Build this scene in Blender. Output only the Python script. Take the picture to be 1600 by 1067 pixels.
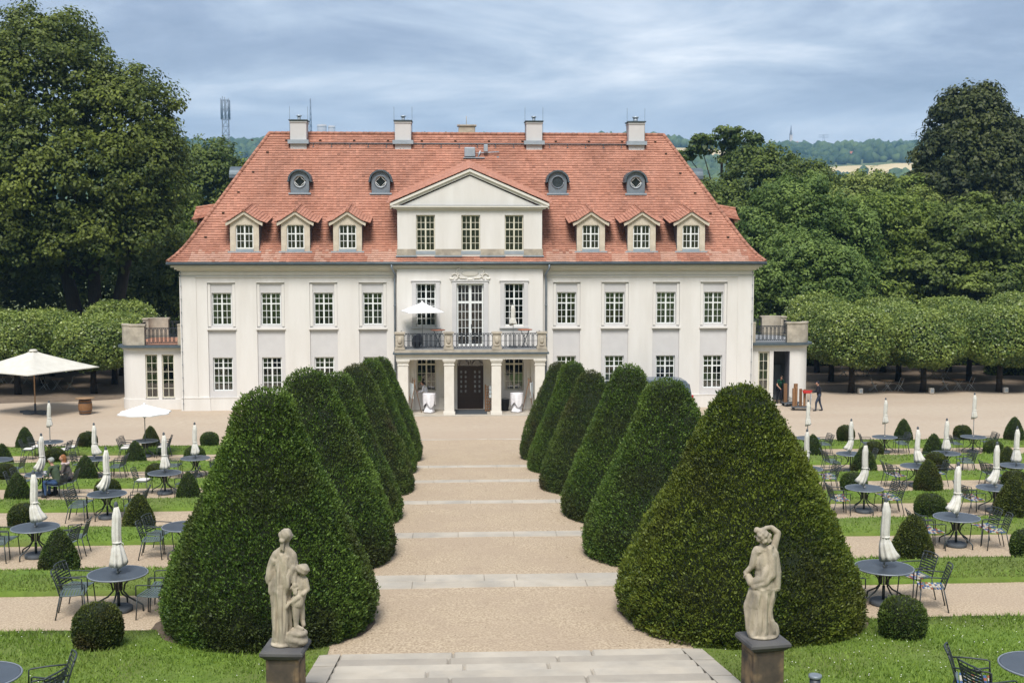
import bpy, math, random
import numpy as np
from mathutils import Vector, Matrix
from mathutils.geometry import interpolate_bezier

S = bpy.context.scene
for o in list(bpy.data.objects):
    bpy.data.objects.remove(o)
COL = S.collection
random.seed(7)
RNG = np.random.default_rng(11)
R = math.radians
PI = math.pi

# ------------------------------------------------------------------ camera
cam_d = bpy.data.cameras.new('camera')
cam = bpy.data.objects.new('camera', cam_d)
COL.objects.link(cam)
cam.location = (-0.94, 0.0, 9.8)
cam.rotation_euler = (R(90 - 4.897), 0, R(-2.816))
cam_d.sensor_width = 36
cam_d.lens = 41.625
cam_d.clip_start = 0.1
cam_d.clip_end = 9000
S.camera = cam

# ------------------------------------------------------------------ sun, sky, exposure
SUN_TO = Vector((-0.10, -0.62, 1.0)).normalized()       # direction towards the sun
sun_el = math.asin(SUN_TO.z)
sun_az = math.atan2(SUN_TO.x, SUN_TO.y)
sd = bpy.data.lights.new('sun', 'SUN')
sd.energy = 1.8
sd.angle = R(22)
sd.color = (1.0, 0.955, 0.89)
so = bpy.data.objects.new('sun', sd)
COL.objects.link(so)
so.rotation_euler = (-SUN_TO).to_track_quat('-Z', 'Y').to_euler()
so.location = (-60, -50, 100)

W = bpy.data.worlds.new('World')
S.world = W
W.use_nodes = True
wt = W.node_tree
wt.nodes.clear()
def wn(t, **k):
    n = wt.nodes.new(t)
    for a, b in k.items():
        setattr(n, a, b)
    return n
def wl(a, b):
    wt.links.new(a, b)
sky = wn('ShaderNodeTexSky', sky_type='NISHITA', sun_disc=False, sun_elevation=sun_el, sun_rotation=sun_az)
sky.air_density = 1.2
sky.dust_density = 2.0
tc = wn('ShaderNodeTexCoord')
sep = wn('ShaderNodeSeparateXYZ')
wl(tc.outputs['Generated'], sep.inputs[0])
def wm(op, a, b=None, c=None):
    n = wn('ShaderNodeMath', operation=op)
    for i, v in enumerate((a, b, c)):
        if v is None:
            continue
        if isinstance(v, (int, float)):
            n.inputs[i].default_value = v
        else:
            wl(v, n.inputs[i])
    return n.outputs[0]
SKYA, SKYB = (4.76, 10.88, 0), (7.40, 12.08, 0)
zc = wm('ADD', wm('MAXIMUM', sep.outputs[2], 0.0), 0.16)
cu = wm('DIVIDE', sep.outputs[0], zc)
cv = wm('DIVIDE', sep.outputs[1], zc)
comb = wn('ShaderNodeCombineXYZ')
wl(cu, comb.inputs[0]); wl(cv, comb.inputs[1])
def wnoise(scale, detail, rough, loc, stretch=(1, 1, 1)):
    mp = wn('ShaderNodeMapping')
    mp.inputs['Location'].default_value = loc
    mp.inputs['Scale'].default_value = stretch
    wl(comb.outputs[0], mp.inputs[0])
    n = wn('ShaderNodeTexNoise')
    n.inputs['Scale'].default_value = scale
    n.inputs['Detail'].default_value = detail
    n.inputs['Roughness'].default_value = rough
    n.inputs['Distortion'].default_value = 0.4
    wl(mp.outputs[0], n.inputs['Vector'])
    return n.outputs['Fac']
n1 = wnoise(0.50, 6, 0.55, SKYA, (1.0, 1.0, 1))
n2 = wnoise(1.5, 8, 0.62, SKYB, (0.8, 1.0, 1))
def wramp(fac, stops):
    r = wn('ShaderNodeValToRGB')
    el = r.color_ramp.elements
    while len(el) > 1:
        el.remove(el[-1])
    el[0].position, el[0].color = stops[0][0], (*stops[0][1], 1)
    for p, c in stops[1:]:
        e = el.new(p); e.color = (*c, 1)
    wl(fac, r.inputs[0])
    return r.outputs[0]
mixn = wm('ADD', wm('MULTIPLY', n1, 0.52), wm('MULTIPLY', n2, 0.48))
cloud = wramp(mixn, [(0.37, (0.185, 0.225, 0.315)), (0.455, (0.31, 0.36, 0.465)), (0.52, (0.46, 0.52, 0.615)), (0.58, (0.66, 0.70, 0.765)), (0.66, (0.98, 0.98, 0.98))])
# a paler, clearer belt above the horizon
hz = wramp(sep.outputs[2], [(0.0, (0.9, 0.9, 0.9)), (0.075, (0.5, 0.5, 0.5)), (0.14, (0.0, 0.0, 0.0))])
mx1 = wn('ShaderNodeMix', data_type='RGBA')
wl(hz, mx1.inputs[0]); wl(cloud, mx1.inputs[6])
mx1.inputs[7].default_value = (0.46, 0.55, 0.69, 1)
sc = wn('ShaderNodeMix', data_type='RGBA', blend_type='MULTIPLY')
sc.inputs[0].default_value = 1.0
wl(mx1.outputs[2], sc.inputs[6])
sc.inputs[7].default_value = (4.9, 4.9, 4.9, 1)
mx2 = wn('ShaderNodeMix', data_type='RGBA')
mx2.inputs[0].default_value = 0.88
wl(sky.outputs[0], mx2.inputs[6]); wl(sc.outputs[2], mx2.inputs[7])
bg = wn('ShaderNodeBackground')
bg.inputs[1].default_value = 0.1
wl(mx2.outputs[2], bg.inputs[0])
wo = wn('ShaderNodeOutputWorld')
wl(bg.outputs[0], wo.inputs[0])

S.view_settings.view_transform = 'Standard'
S.view_settings.look = 'None'
S.view_settings.gamma = 1
S.view_settings.exposure = 1.39
S.view_settings.use_curve_mapping = False
S.render.engine = 'CYCLES'
S.cycles.max_bounces = 6
S.cycles.diffuse_bounces = 4
S.cycles.glossy_bounces = 3
S.cycles.transparent_max_bounces = 8
S.cycles.volume_bounces = 0
S.cycles.caustics_reflective = False
S.cycles.caustics_refractive = False
S.cycles.use_denoising = True

# ------------------------------------------------------------------ materials
MATS = {}
def mat(name, col, rough=0.7, col2=None, scale=4.0, detail=5, spec=0.3, metal=0.0, bump=0.0, bscale=None,
        col3=None, scale3=0.6, amt3=0.5, coord='Object', stretch=(1, 1, 1), lo=0.35, hi=0.65, attr=None, attr_amt=0.5, bdist=0.02):
    m = bpy.data.materials.new(name)
    m.use_nodes = True
    nt = m.node_tree
    p = nt.nodes['Principled BSDF']
    p.inputs['Roughness'].default_value = rough
    p.inputs['Metallic'].default_value = metal
    p.inputs['Specular IOR Level'].default_value = spec
    p.inputs['Base Color'].default_value = (*col, 1)
    L = nt.links.new
    out = None
    t = nt.nodes.new('ShaderNodeTexCoord')
    mp = nt.nodes.new('ShaderNodeMapping')
    mp.inputs['Scale'].default_value = stretch
    L(t.outputs[coord], mp.inputs[0])
    def noise(s, d):
        n = nt.nodes.new('ShaderNodeTexNoise')
        n.inputs['Scale'].default_value = s
        n.inputs['Detail'].default_value = d
        n.inputs['Roughness'].default_value = 0.6
        L(mp.outputs[0], n.inputs['Vector'])
        return n.outputs['Fac']
    def rampf(f, a, b):
        r = nt.nodes.new('ShaderNodeMapRange')
        r.inputs[1].default_value = a
        r.inputs[2].default_value = b
        L(f, r.inputs[0])
        return r.outputs[0]
    def mix(f, a, b):
        x = nt.nodes.new('ShaderNodeMix')
        x.data_type = 'RGBA'
        if isinstance(f, (int, float)):
            x.inputs[0].default_value = f
        else:
            L(f, x.inputs[0])
        for i, v in ((6, a), (7, b)):
            if isinstance(v, tuple):
                x.inputs[i].default_value = (*v, 1)
            else:
                L(v, x.inputs[i])
        return x.outputs[2]
    if col2:
        out = mix(rampf(noise(scale, detail), lo, hi), col, col2)
    if col3:
        f = rampf(noise(scale3, 4), 0.42, 0.62)
        mm = nt.nodes.new('ShaderNodeMath'); mm.operation = 'MULTIPLY'
        L(f, mm.inputs[0]); mm.inputs[1].default_value = amt3
        out = mix(mm.outputs[0], out if out else col, col3)
    if attr:
        a = nt.nodes.new('ShaderNodeAttribute'); a.attribute_name = attr
        # tint in 0..1 : darker .. lighter
        mr = nt.nodes.new('ShaderNodeMapRange')
        mr.inputs[3].default_value = 1 - attr_amt
        mr.inputs[4].default_value = 1 + attr_amt
        L(a.outputs['Fac'], mr.inputs[0])
        x = nt.nodes.new('ShaderNodeMix'); x.data_type = 'RGBA'; x.blend_type = 'MULTIPLY'
        x.inputs[0].default_value = 1
        if out: L(out, x.inputs[6])
        else: x.inputs[6].default_value = (*col, 1)
        L(mr.outputs[0], x.inputs[7])
        out = x.outputs[2]
    if out:
        L(out, p.inputs['Base Color'])
    if bump:
        b = nt.nodes.new('ShaderNodeBump')
        b.inputs['Strength'].default_value = bump
        b.inputs['Distance'].default_value = bdist
        L(noise(bscale or scale, 6), b.inputs['Height'])
        L(b.outputs[0], p.inputs['Normal'])
    MATS[name] = m
    return m

def leaf_mat(name, dark, light, amt=0.6, col3=None, scale3=0.8, trans=0.25, rough=0.55, spec=0.3, amt3=0.7):
    m = mat(name, dark, rough=rough, spec=spec)
    nt = m.node_tree
    L = nt.links.new
    p = nt.nodes['Principled BSDF']
    a = nt.nodes.new('ShaderNodeAttribute'); a.attribute_name = 'tint'
    x = nt.nodes.new('ShaderNodeMix'); x.data_type = 'RGBA'
    L(a.outputs['Fac'], x.inputs[0])
    x.inputs[6].default_value = (*dark, 1); x.inputs[7].default_value = (*light, 1)
    out = x.outputs[2]
    if col3:
        t = nt.nodes.new('ShaderNodeTexCoord')
        n = nt.nodes.new('ShaderNodeTexNoise')
        n.inputs['Scale'].default_value = scale3; n.inputs['Detail'].default_value = 4
        L(t.outputs['Object'], n.inputs['Vector'])
        r = nt.nodes.new('ShaderNodeMapRange')
        r.inputs[1].default_value = 0.48; r.inputs[2].default_value = 0.66; r.inputs[4].default_value = amt3
        L(n.outputs['Fac'], r.inputs[0])
        y = nt.nodes.new('ShaderNodeMix'); y.data_type = 'RGBA'
        L(r.outputs[0], y.inputs[0]); L(out, y.inputs[6]); y.inputs[7].default_value = (*col3, 1)
        out = y.outputs[2]
    L(out, p.inputs['Base Color'])
    tr = nt.nodes.new('ShaderNodeBsdfTranslucent')
    L(out, tr.inputs[0])
    mx = nt.nodes.new('ShaderNodeMixShader'); mx.inputs[0].default_value = trans
    L(p.outputs[0], mx.inputs[1]); L(tr.outputs[0], mx.inputs[2])
    L(mx.outputs[0], nt.nodes['Material Output'].inputs[0])
    return m

mat('plaster', (0.715, 0.695, 0.665), 0.85, (0.68, 0.655, 0.622), 1.1, 6, bump=0.06, bscale=30, col3=(0.53, 0.50, 0.45), scale3=1.3, amt3=0.26, stretch=(1, 1, 0.16))
mat('plaster_grey', (0.59, 0.578, 0.575), 0.85, (0.55, 0.538, 0.537), 1.4, 6, bump=0.05, bscale=30)
mat('plaster_trim', (0.71, 0.68, 0.62), 0.8, (0.655, 0.62, 0.555), 2.0, 6, bump=0.05, bscale=25)
mat('sandstone', (0.50, 0.445, 0.36), 0.9, (0.38, 0.335, 0.27), 3.0, 7, bump=0.25, bscale=22, col3=(0.21, 0.19, 0.16), scale3=1.6, amt3=0.5)
mat('slab_stone_worn', (0.39, 0.35, 0.29), 0.85, (0.33, 0.295, 0.245), 1.6, 7, bump=0.2, bscale=40, bdist=0.006, col3=(0.25, 0.23, 0.20), scale3=1.1, amt3=0.5)
mat('folding_metal', (0.48, 0.49, 0.50), 0.5, (0.40, 0.41, 0.42), 6, 4)
mat('sandstone_pale', (0.62, 0.56, 0.46), 0.9, (0.54, 0.475, 0.375), 3.0, 7, bump=0.2, bscale=22, col3=(0.36, 0.32, 0.26), scale3=1.8, amt3=0.3)
mat('statue_stone', (0.47, 0.41, 0.315), 0.9, (0.36, 0.305, 0.225), 9.0, 8, bump=0.5, bscale=60, bdist=0.008, col3=(0.16, 0.145, 0.12), scale3=5.0, amt3=0.6, stretch=(1, 1, 0.45))
mat('pedestal_stone', (0.055, 0.046, 0.038), 0.85, (0.10, 0.078, 0.055), 4.0, 7, bump=0.3, bscale=30, bdist=0.008, col3=(0.36, 0.245, 0.125), scale3=1.9, amt3=0.75)
mat('slab_stone', (0.46, 0.415, 0.345), 0.85, (0.40, 0.355, 0.29), 1.6, 7, bump=0.2, bscale=40, bdist=0.006, col3=(0.25, 0.24, 0.22), scale3=1.1, amt3=0.4)
mat('gravel', (0.50, 0.405, 0.292), 0.95, (0.31, 0.24, 0.167), 26.0, 10, bump=0.5, bscale=45, bdist=0.02, col3=(0.36, 0.28, 0.205), scale3=0.7, amt3=0.5, spec=0.15, coord='Object', lo=0.40, hi=0.60)
mat('court_gravel', (0.455, 0.38, 0.295), 0.95, (0.385, 0.315, 0.24), 9.0, 10, bump=0.3, bscale=25, bdist=0.02, col3=(0.36, 0.28, 0.21), scale3=0.16, amt3=0.5, spec=0.15, stretch=(0.35, 1.0, 1))
mat('grove_shade_earth', (0.20, 0.155, 0.115), 0.95, (0.145, 0.11, 0.08), 3, 8, bump=0.3, bscale=25, col3=(0.09, 0.07, 0.05), scale3=0.5, amt3=0.5)  # earth colour darkened to carry the tree shade under the limes
mat('soil', (0.075, 0.055, 0.04), 0.95, (0.12, 0.09, 0.065), 6, 8, bump=0.4, bscale=30)
mat('lawn', (0.095, 0.155, 0.025), 0.9, (0.14, 0.215, 0.035), 3.5, 9, bump=0.6, bscale=30, bdist=0.03, col3=(0.135, 0.155, 0.05), scale3=0.45, amt3=0.6, spec=0.15)
mat('terrain', (0.10, 0.13, 0.05), 0.95, (0.14, 0.16, 0.07), 0.02, 6, spec=0.1)
mat('field', (0.58, 0.47, 0.27), 0.95, (0.50, 0.40, 0.22), 0.02, 4, spec=0.1)
mat('roof_tile', (0.395, 0.193, 0.135), 0.8, (0.345, 0.158, 0.106), 0.9, 5, attr='tint', attr_amt=0.34, spec=0.25, bump=0.2, bscale=25)
mat('roof_tile_pale', (0.46, 0.285, 0.22), 0.8, (0.42, 0.235, 0.17), 2.0, 5, attr='tint', attr_amt=0.2, spec=0.25)
mat('zinc', (0.22, 0.255, 0.29), 0.5, (0.17, 0.20, 0.23), 3.0, 5, metal=0.3, spec=0.4)
mat('zinc_light', (0.40, 0.45, 0.50), 0.45, (0.33, 0.38, 0.43), 3.0, 5, metal=0.3, spec=0.4)
mat('gutter', (0.105, 0.135, 0.155), 0.5, (0.075, 0.10, 0.12), 3.0, 5, metal=0.3, spec=0.4)
mat('slate', (0.17, 0.175, 0.20), 0.7, (0.12, 0.125, 0.145), 6, 5)
mat('window_frame', (0.78, 0.80, 0.79), 0.5, (0.72, 0.745, 0.735), 6, 4)
mat('window_frame_cream', (0.66, 0.63, 0.52), 0.5, (0.60, 0.57, 0.46), 6, 4)
mat('curtain', (0.60, 0.58, 0.53), 0.9, (0.5, 0.48, 0.44), 8, 4, stretch=(6, 6, 0.3))
mat('curtain_red', (0.30, 0.11, 0.08), 0.9, (0.42, 0.30, 0.16), 3, 4)
mat('interior', (0.035, 0.032, 0.028), 0.9, (0.06, 0.055, 0.05), 2, 4)
mat('dark_wood', (0.042, 0.022, 0.014), 0.45, (0.045, 0.027, 0.018), 7, 6, stretch=(5, 5, 0.6), spec=0.5)
mat('iron', (0.030, 0.036, 0.045), 0.5, (0.045, 0.052, 0.062), 8, 4, metal=0.2, spec=0.5)
mat('furniture_metal', (0.024, 0.032, 0.036), 0.5, (0.034, 0.044, 0.048), 10, 4, spec=0.5)
mat('table_top', (0.060, 0.074, 0.092), 0.42, (0.048, 0.060, 0.076), 3, 5, spec=0.55, bump=0.05, bscale=60)
mat('table_rim', (0.24, 0.27, 0.31), 0.4, (0.18, 0.205, 0.235), 5, 4, spec=0.5, metal=0.2)
mat('seat_metal', (0.11, 0.145, 0.145), 0.5, (0.075, 0.105, 0.105), 8, 4, spec=0.5)
mat('canvas', (0.72, 0.705, 0.665), 0.9, (0.57, 0.545, 0.48), 6, 6, bump=0.15, bscale=40)
mat('canvas_cream', (0.60, 0.58, 0.52), 0.9, (0.53, 0.51, 0.45), 2.5, 6, bump=0.2, bscale=6)
mat('canvas_white', (0.80, 0.80, 0.80), 0.9, (0.79, 0.79, 0.80), 4, 5)
mat('cushion', (0.72, 0.70, 0.68), 0.9, (0.62, 0.60, 0.58), 9, 5)
mat('door_glass_reflect', (0.42, 0.46, 0.48), 0.15, (0.20, 0.22, 0.23), 6, 4, spec=0.6)  # pale colour stands in for the sky reflected in the door panes
mat('linen', (0.84, 0.83, 0.86), 0.9, (0.72, 0.71, 0.76), 5, 5)
mat('parasol_pole', (0.36, 0.36, 0.35), 0.4, (0.28, 0.28, 0.27), 6, 4, metal=0.5)
mat('wood_pole', (0.48, 0.30, 0.17), 0.6, (0.36, 0.22, 0.12), 8, 5, stretch=(4, 4, 0.4))
mat('base_grey', (0.085, 0.098, 0.112), 0.7, (0.065, 0.075, 0.087), 5, 5)
mat('bark', (0.045, 0.036, 0.028), 0.95, (0.022, 0.018, 0.014), 6, 7, bump=0.5, bscale=14, stretch=(2, 2, 0.5))
mat('barrel_wood', (0.27, 0.14, 0.06), 0.7, (0.18, 0.09, 0.04), 9, 6, stretch=(6, 6, 0.5))
mat('board_wood', (0.33, 0.22, 0.13), 0.8, (0.24, 0.155, 0.09), 6, 6, stretch=(0.6, 5, 5))
mat('table_red', (0.42, 0.17, 0.10), 0.6, (0.33, 0.13, 0.08), 6, 5)
mat('doormat', (0.045, 0.055, 0.065), 0.9, (0.06, 0.07, 0.08), 30, 5)
mat('mast_steel', (0.22, 0.25, 0.28), 0.6, (0.16, 0.18, 0.20), 0.5, 4)
mat('far_concrete', (0.42, 0.42, 0.42), 0.9, (0.36, 0.36, 0.36), 0.1, 4)
mat('far_white', (0.62, 0.58, 0.52), 0.9, (0.55, 0.5, 0.45), 0.1, 4)
mat('far_red', (0.36, 0.14, 0.09), 0.9, (0.30, 0.11, 0.07), 0.1, 4)
mat('skin', (0.50, 0.28, 0.20), 0.6, (0.44, 0.24, 0.17), 20, 4)
mat('hair_dark', (0.025, 0.018, 0.014), 0.7, (0.04, 0.03, 0.02), 40, 4)
mat('hair_red', (0.30, 0.13, 0.05), 0.7, (0.22, 0.09, 0.035), 40, 4)
mat('cap_grey', (0.36, 0.38, 0.36), 0.9, (0.28, 0.30, 0.28), 30, 4)
mat('shirt_white', (0.76, 0.76, 0.80), 0.9, (0.68, 0.68, 0.73), 12, 4)
mat('cloth_green', (0.045, 0.068, 0.04), 0.9, (0.06, 0.085, 0.05), 12, 4)
mat('cloth_bottle', (0.008, 0.045, 0.028), 0.9, (0.012, 0.06, 0.036), 12, 4)
mat('cloth_black', (0.012, 0.013, 0.02), 0.9, (0.02, 0.021, 0.03), 12, 4)
mat('cloth_navy', (0.03, 0.04, 0.065), 0.9, (0.045, 0.055, 0.08), 12, 4)
mat('jeans', (0.03, 0.065, 0.15), 0.9, (0.045, 0.085, 0.18), 25, 4)
mat('coat_grey', (0.10, 0.085, 0.08), 0.9, (0.14, 0.12, 0.11), 12, 4)
mat('scarf', (0.52, 0.42, 0.39), 0.9, (0.42, 0.33, 0.31), 14, 4)
mat('red_plastic', (0.45, 0.025, 0.02), 0.5, (0.38, 0.02, 0.016), 10, 3)
mat('rubber', (0.018, 0.018, 0.019), 0.8, (0.028, 0.028, 0.029), 12, 3)
mat('crate_wood', (0.28, 0.15, 0.075), 0.75, (0.20, 0.105, 0.05), 6, 5, stretch=(4, 4, 0.5))
mat('paper', (0.55, 0.66, 0.72), 0.8, (0.75, 0.78, 0.78), 9, 3)
mat('van_paint', (0.10, 0.13, 0.165), 0.3, (0.085, 0.11, 0.14), 2, 3, spec=0.6)
mat('van_glass', (0.012, 0.015, 0.018), 0.08, (0.02, 0.024, 0.028), 2, 3, spec=0.7)
mat('terracotta', (0.40, 0.21, 0.14), 0.9, (0.32, 0.16, 0.10), 3, 6)
mat('pigeon_grey', (0.30, 0.31, 0.32), 0.8, (0.24, 0.25, 0.26), 6, 4)
mat('litter', (0.16, 0.10, 0.05), 0.9, (0.10, 0.07, 0.035), 5, 3)
mat('white_flower', (0.72, 0.72, 0.66), 0.8, (0.65, 0.65, 0.58), 9, 3)

def tone(name, amt):
    nt = MATS[name].node_tree; p = nt.nodes['Principled BSDF']
    src = p.inputs['Base Color'].links[0].from_socket
    oi = nt.nodes.new('ShaderNodeObjectInfo'); mr = nt.nodes.new('ShaderNodeMapRange')
    mr.inputs[3].default_value = 1-amt; mr.inputs[4].default_value = 1+amt*0.6
    nt.links.new(oi.outputs['Random'], mr.inputs[0])
    x = nt.nodes.new('ShaderNodeMix'); x.data_type = 'RGBA'; x.blend_type = 'MULTIPLY'; x.inputs[0].default_value = 1
    nt.links.new(src, x.inputs[6]); nt.links.new(mr.outputs[0], x.inputs[7]); nt.links.new(x.outputs[2], p.inputs['Base Color'])
tone('slab_stone', 0.07); tone('canvas', 0.10); tone('table_top', 0.25); tone('crate_wood', 0.3)

def glass_mat():
    m = bpy.data.materials.new('window_glass'); m.use_nodes = True
    nt = m.node_tree; nt.nodes.clear(); L = nt.links.new
    o = nt.nodes.new('ShaderNodeOutputMaterial')
    g = nt.nodes.new('ShaderNodeBsdfGlossy'); g.inputs['Roughness'].default_value = 0.03
    g.inputs['Color'].default_value = (0.9, 0.92, 0.92, 1)
    t = nt.nodes.new('ShaderNodeBsdfTransparent'); t.inputs['Color'].default_value = (0.62, 0.66, 0.64, 1)
    f = nt.nodes.new('ShaderNodeFresnel'); f.inputs['IOR'].default_value = 1.62
    tcx = nt.nodes.new('ShaderNodeTexCoord')
    n = nt.nodes.new('ShaderNodeTexNoise'); n.inputs['Scale'].default_value = 2.6
    L(tcx.outputs['Object'], n.inputs['Vector'])
    b = nt.nodes.new('ShaderNodeBump'); b.inputs['Strength'].default_value = 0.25; b.inputs['Distance'].default_value = 0.02
    L(n.outputs['Fac'], b.inputs['Height']); L(b.outputs[0], g.inputs['Normal'])
    a = nt.nodes.new('ShaderNodeMath'); a.operation = 'ADD'; a.inputs[1].default_value = 0.10
    L(f.outputs[0], a.inputs[0])
    mx = nt.nodes.new('ShaderNodeMixShader')
    L(a.outputs[0], mx.inputs[0]); L(t.outputs[0], mx.inputs[1]); L(g.outputs[0], mx.inputs[2])
    L(mx.outputs[0], o.inputs[0])
    MATS['glass'] = m
glass_mat()

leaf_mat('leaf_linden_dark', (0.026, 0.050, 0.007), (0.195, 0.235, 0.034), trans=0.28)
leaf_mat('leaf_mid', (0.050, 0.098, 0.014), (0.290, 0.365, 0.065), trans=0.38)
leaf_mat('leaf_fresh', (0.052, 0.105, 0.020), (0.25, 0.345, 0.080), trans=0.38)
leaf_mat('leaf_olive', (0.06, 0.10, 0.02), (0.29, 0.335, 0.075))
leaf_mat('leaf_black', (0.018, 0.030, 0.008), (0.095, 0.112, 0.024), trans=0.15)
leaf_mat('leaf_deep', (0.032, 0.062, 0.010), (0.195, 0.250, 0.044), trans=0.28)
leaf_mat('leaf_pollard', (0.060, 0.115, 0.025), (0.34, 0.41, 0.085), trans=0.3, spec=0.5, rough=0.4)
leaf_mat('leaf_yellow', (0.11, 0.16, 0.03), (0.22, 0.26, 0.055), trans=0.3)
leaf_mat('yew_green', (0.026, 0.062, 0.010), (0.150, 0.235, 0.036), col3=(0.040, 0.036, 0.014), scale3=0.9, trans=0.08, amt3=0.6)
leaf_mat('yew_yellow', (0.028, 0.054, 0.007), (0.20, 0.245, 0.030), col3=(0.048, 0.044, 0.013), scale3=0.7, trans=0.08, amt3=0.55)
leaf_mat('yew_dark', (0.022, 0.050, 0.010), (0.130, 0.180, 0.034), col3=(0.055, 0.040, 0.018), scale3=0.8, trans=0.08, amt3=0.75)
leaf_mat('box_leaf', (0.026, 0.044, 0.009), (0.120, 0.140, 0.026), col3=(0.060, 0.040, 0.016), scale3=1.7, trans=0.06, amt3=0.7)
leaf_mat('grass_blade', (0.095, 0.17, 0.020), (0.245, 0.35, 0.052), col3=(0.175, 0.185, 0.065), scale3=0.4, trans=0.25, amt3=0.55)
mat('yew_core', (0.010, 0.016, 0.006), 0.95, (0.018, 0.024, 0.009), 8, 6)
leaf_mat('far_wood', (0.018, 0.044, 0.020), (0.105, 0.150, 0.050), trans=0.0, spec=0.1)

# ------------------------------------------------------------------ mesh helpers
class MB:
    def __init__(s):
        s.v = []; s.f = []; s.sm = []; s.tint = []
    def quad(s, a, b, c, d, sm=False):
        n = len(s.v); s.v += [tuple(a), tuple(b), tuple(c), tuple(d)]; s.f.append((n, n+1, n+2, n+3)); s.sm.append(sm)
    def tri(s, a, b, c):
        n = len(s.v); s.v += [tuple(a), tuple(b), tuple(c)]; s.f.append((n, n+1, n+2)); s.sm.append(False)
    def box(s, x0, x1, y0, y1, z0, z1, M=None):
        n = len(s.v)
        P = [(x0,y0,z0),(x1,y0,z0),(x1,y1,z0),(x0,y1,z0),(x0,y0,z1),(x1,y0,z1),(x1,y1,z1),(x0,y1,z1)]
        if M is not None: P = [tuple(M @ Vector(p)) for p in P]
        s.v += P
        for q in ((0,3,2,1),(4,5,6,7),(0,1,5,4),(1,2,6,5),(2,3,7,6),(3,0,4,7)):
            s.f.append(tuple(n+i for i in q)); s.sm.append(False)
        return s
    def bbox(s, x0, x1, y0, y1, z0, z1, b=0.01, M=None):     # box with chamfered vertical + top edges
        pts = [(x0+b,y0),(x1-b,y0),(x1,y0+b),(x1,y1-b),(x1-b,y1),(x0+b,y1),(x0,y1-b),(x0,y0+b)]
        ins = [(min(max(x, x0+b), x1-b), min(max(y, y0+b), y1-b)) for x, y in pts]
        s.loft([[(x,y,z0) for x,y in pts],[(x,y,z1-b) for x,y in pts],[(x+(ix-x)*0.9,y+(iy-y)*0.9,z1) for (x,y),(ix,iy) in zip(pts,ins)]], M=M)
        return s
    def loft(s, rings, M=None, cap=True, sm=False, closed=True):
        n = len(s.v); k = len(rings[0])
        for r in rings:
            for p in r:
                s.v.append(tuple(M @ Vector(p)) if M is not None else tuple(p))
        for i in range(len(rings)-1):
            for j in range(k if closed else k-1):
                a = n+i*k+j; b = n+i*k+(j+1)%k
                s.f.append((a, b, b+k, a+k)); s.sm.append(sm)
        if cap:
            s.f.append(tuple(n+j for j in reversed(range(k)))); s.sm.append(False)
            e = n+(len(rings)-1)*k
            s.f.append(tuple(e+j for j in range(k))); s.sm.append(False)
        return s
    def lathe(s, prof, n=16, c=(0,0,0), M=None, sm=True, fr=None):
        rings = []
        for r, z in prof:
            ring = []
            for j in range(n):
                t = 2*PI*j/n
                q = r*(fr(t, z) if fr else 1)
                ring.append((c[0]+q*math.cos(t), c[1]+q*math.sin(t), c[2]+z))
            rings.append(ring)
        return s.loft(rings, M=M, sm=sm)
    def tube(s, pts, r, n=6, M=None, cap=True, sm=True):
        pts = [Vector(p) for p in pts]
        rr = r if isinstance(r, (list, tuple)) else [r]*len(pts)
        rings = []; prev = None
        for i, p in enumerate(pts):
            d = (pts[min(i+1, len(pts)-1)] - pts[max(i-1, 0)])
            d = d.normalized() if d.length > 1e-9 else Vector((0,0,1))
            if prev is None:
                a = Vector((0,0,1)) if abs(d.z) < 0.9 else Vector((1,0,0))
                u = d.cross(a).normalized()
            else:
                u = (prev - d*prev.dot(d)).normalized()
            prev = u
            w = d.cross(u)
            rings.append([tuple(p + (u*math.cos(2*PI*j/n) + w*math.sin(2*PI*j/n))*rr[i]) for j in range(n)])
        return s.loft(rings, M=M, cap=cap, sm=sm)
    def prism(s, poly, y0, y1, M=None):         # polygon in x,z extruded along y
        a = [(x, y0, z) for x, z in poly]; b = [(x, y1, z) for x, z in poly]
        return s.loft([a, b], M=M)
    def plan(s, poly, z0, z1, M=None):          # polygon in x,y extruded along z
        return s.loft([[(x,y,z0) for x,y in poly],[(x,y,z1) for x,y in poly]], M=M)
    def ball(s, c, r, n=10, m=7, M=None):
        rx, ry, rz = r if isinstance(r, (tuple, list)) else (r, r, r)
        rings = []
        for i in range(1, m):
            t = PI*i/m
            rings.append([(c[0]+rx*math.sin(t)*math.cos(2*PI*j/n), c[1]+ry*math.sin(t)*math.sin(2*PI*j/n), c[2]-rz*math.cos(t)) for j in range(n)])
        return s.loft(rings, M=M, sm=True)
    def wall(s, x0, x1, z0, z1, y, depth, ops, M=None):   # wall facing -y with openings and reveals
        xs = sorted(set([x0, x1] + [o[0] for o in ops] + [o[1] for o in ops]))
        zs = sorted(set([z0, z1] + [o[2] for o in ops] + [o[3] for o in ops]))
        T = (lambda p: tuple(M @ Vector(p))) if M is not None else (lambda p: p)
        for i in range(len(xs)-1):
            for j in range(len(zs)-1):
                cx = (xs[i]+xs[i+1])/2; cz = (zs[j]+zs[j+1])/2
                if any(o[0] < cx < o[1] and o[2] < cz < o[3] for o in ops): continue
                s.quad(T((xs[i],y,zs[j])), T((xs[i+1],y,zs[j])), T((xs[i+1],y,zs[j+1])), T((xs[i],y,zs[j+1])))
        for a, b, c, d in ops:
            y2 = y+depth
            s.quad(T((a,y,c)), T((a,y,d)), T((a,y2,d)), T((a,y2,c)))
            s.quad(T((b,y,d)), T((b,y,c)), T((b,y2,c)), T((b,y2,d)))
            s.quad(T((a,y,d)), T((b,y,d)), T((b,y2,d)), T((a,y2,d)))
            s.quad(T((a,y,c)), T((a,y2,c)), T((b,y2,c)), T((b,y,c)))
        return s
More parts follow.
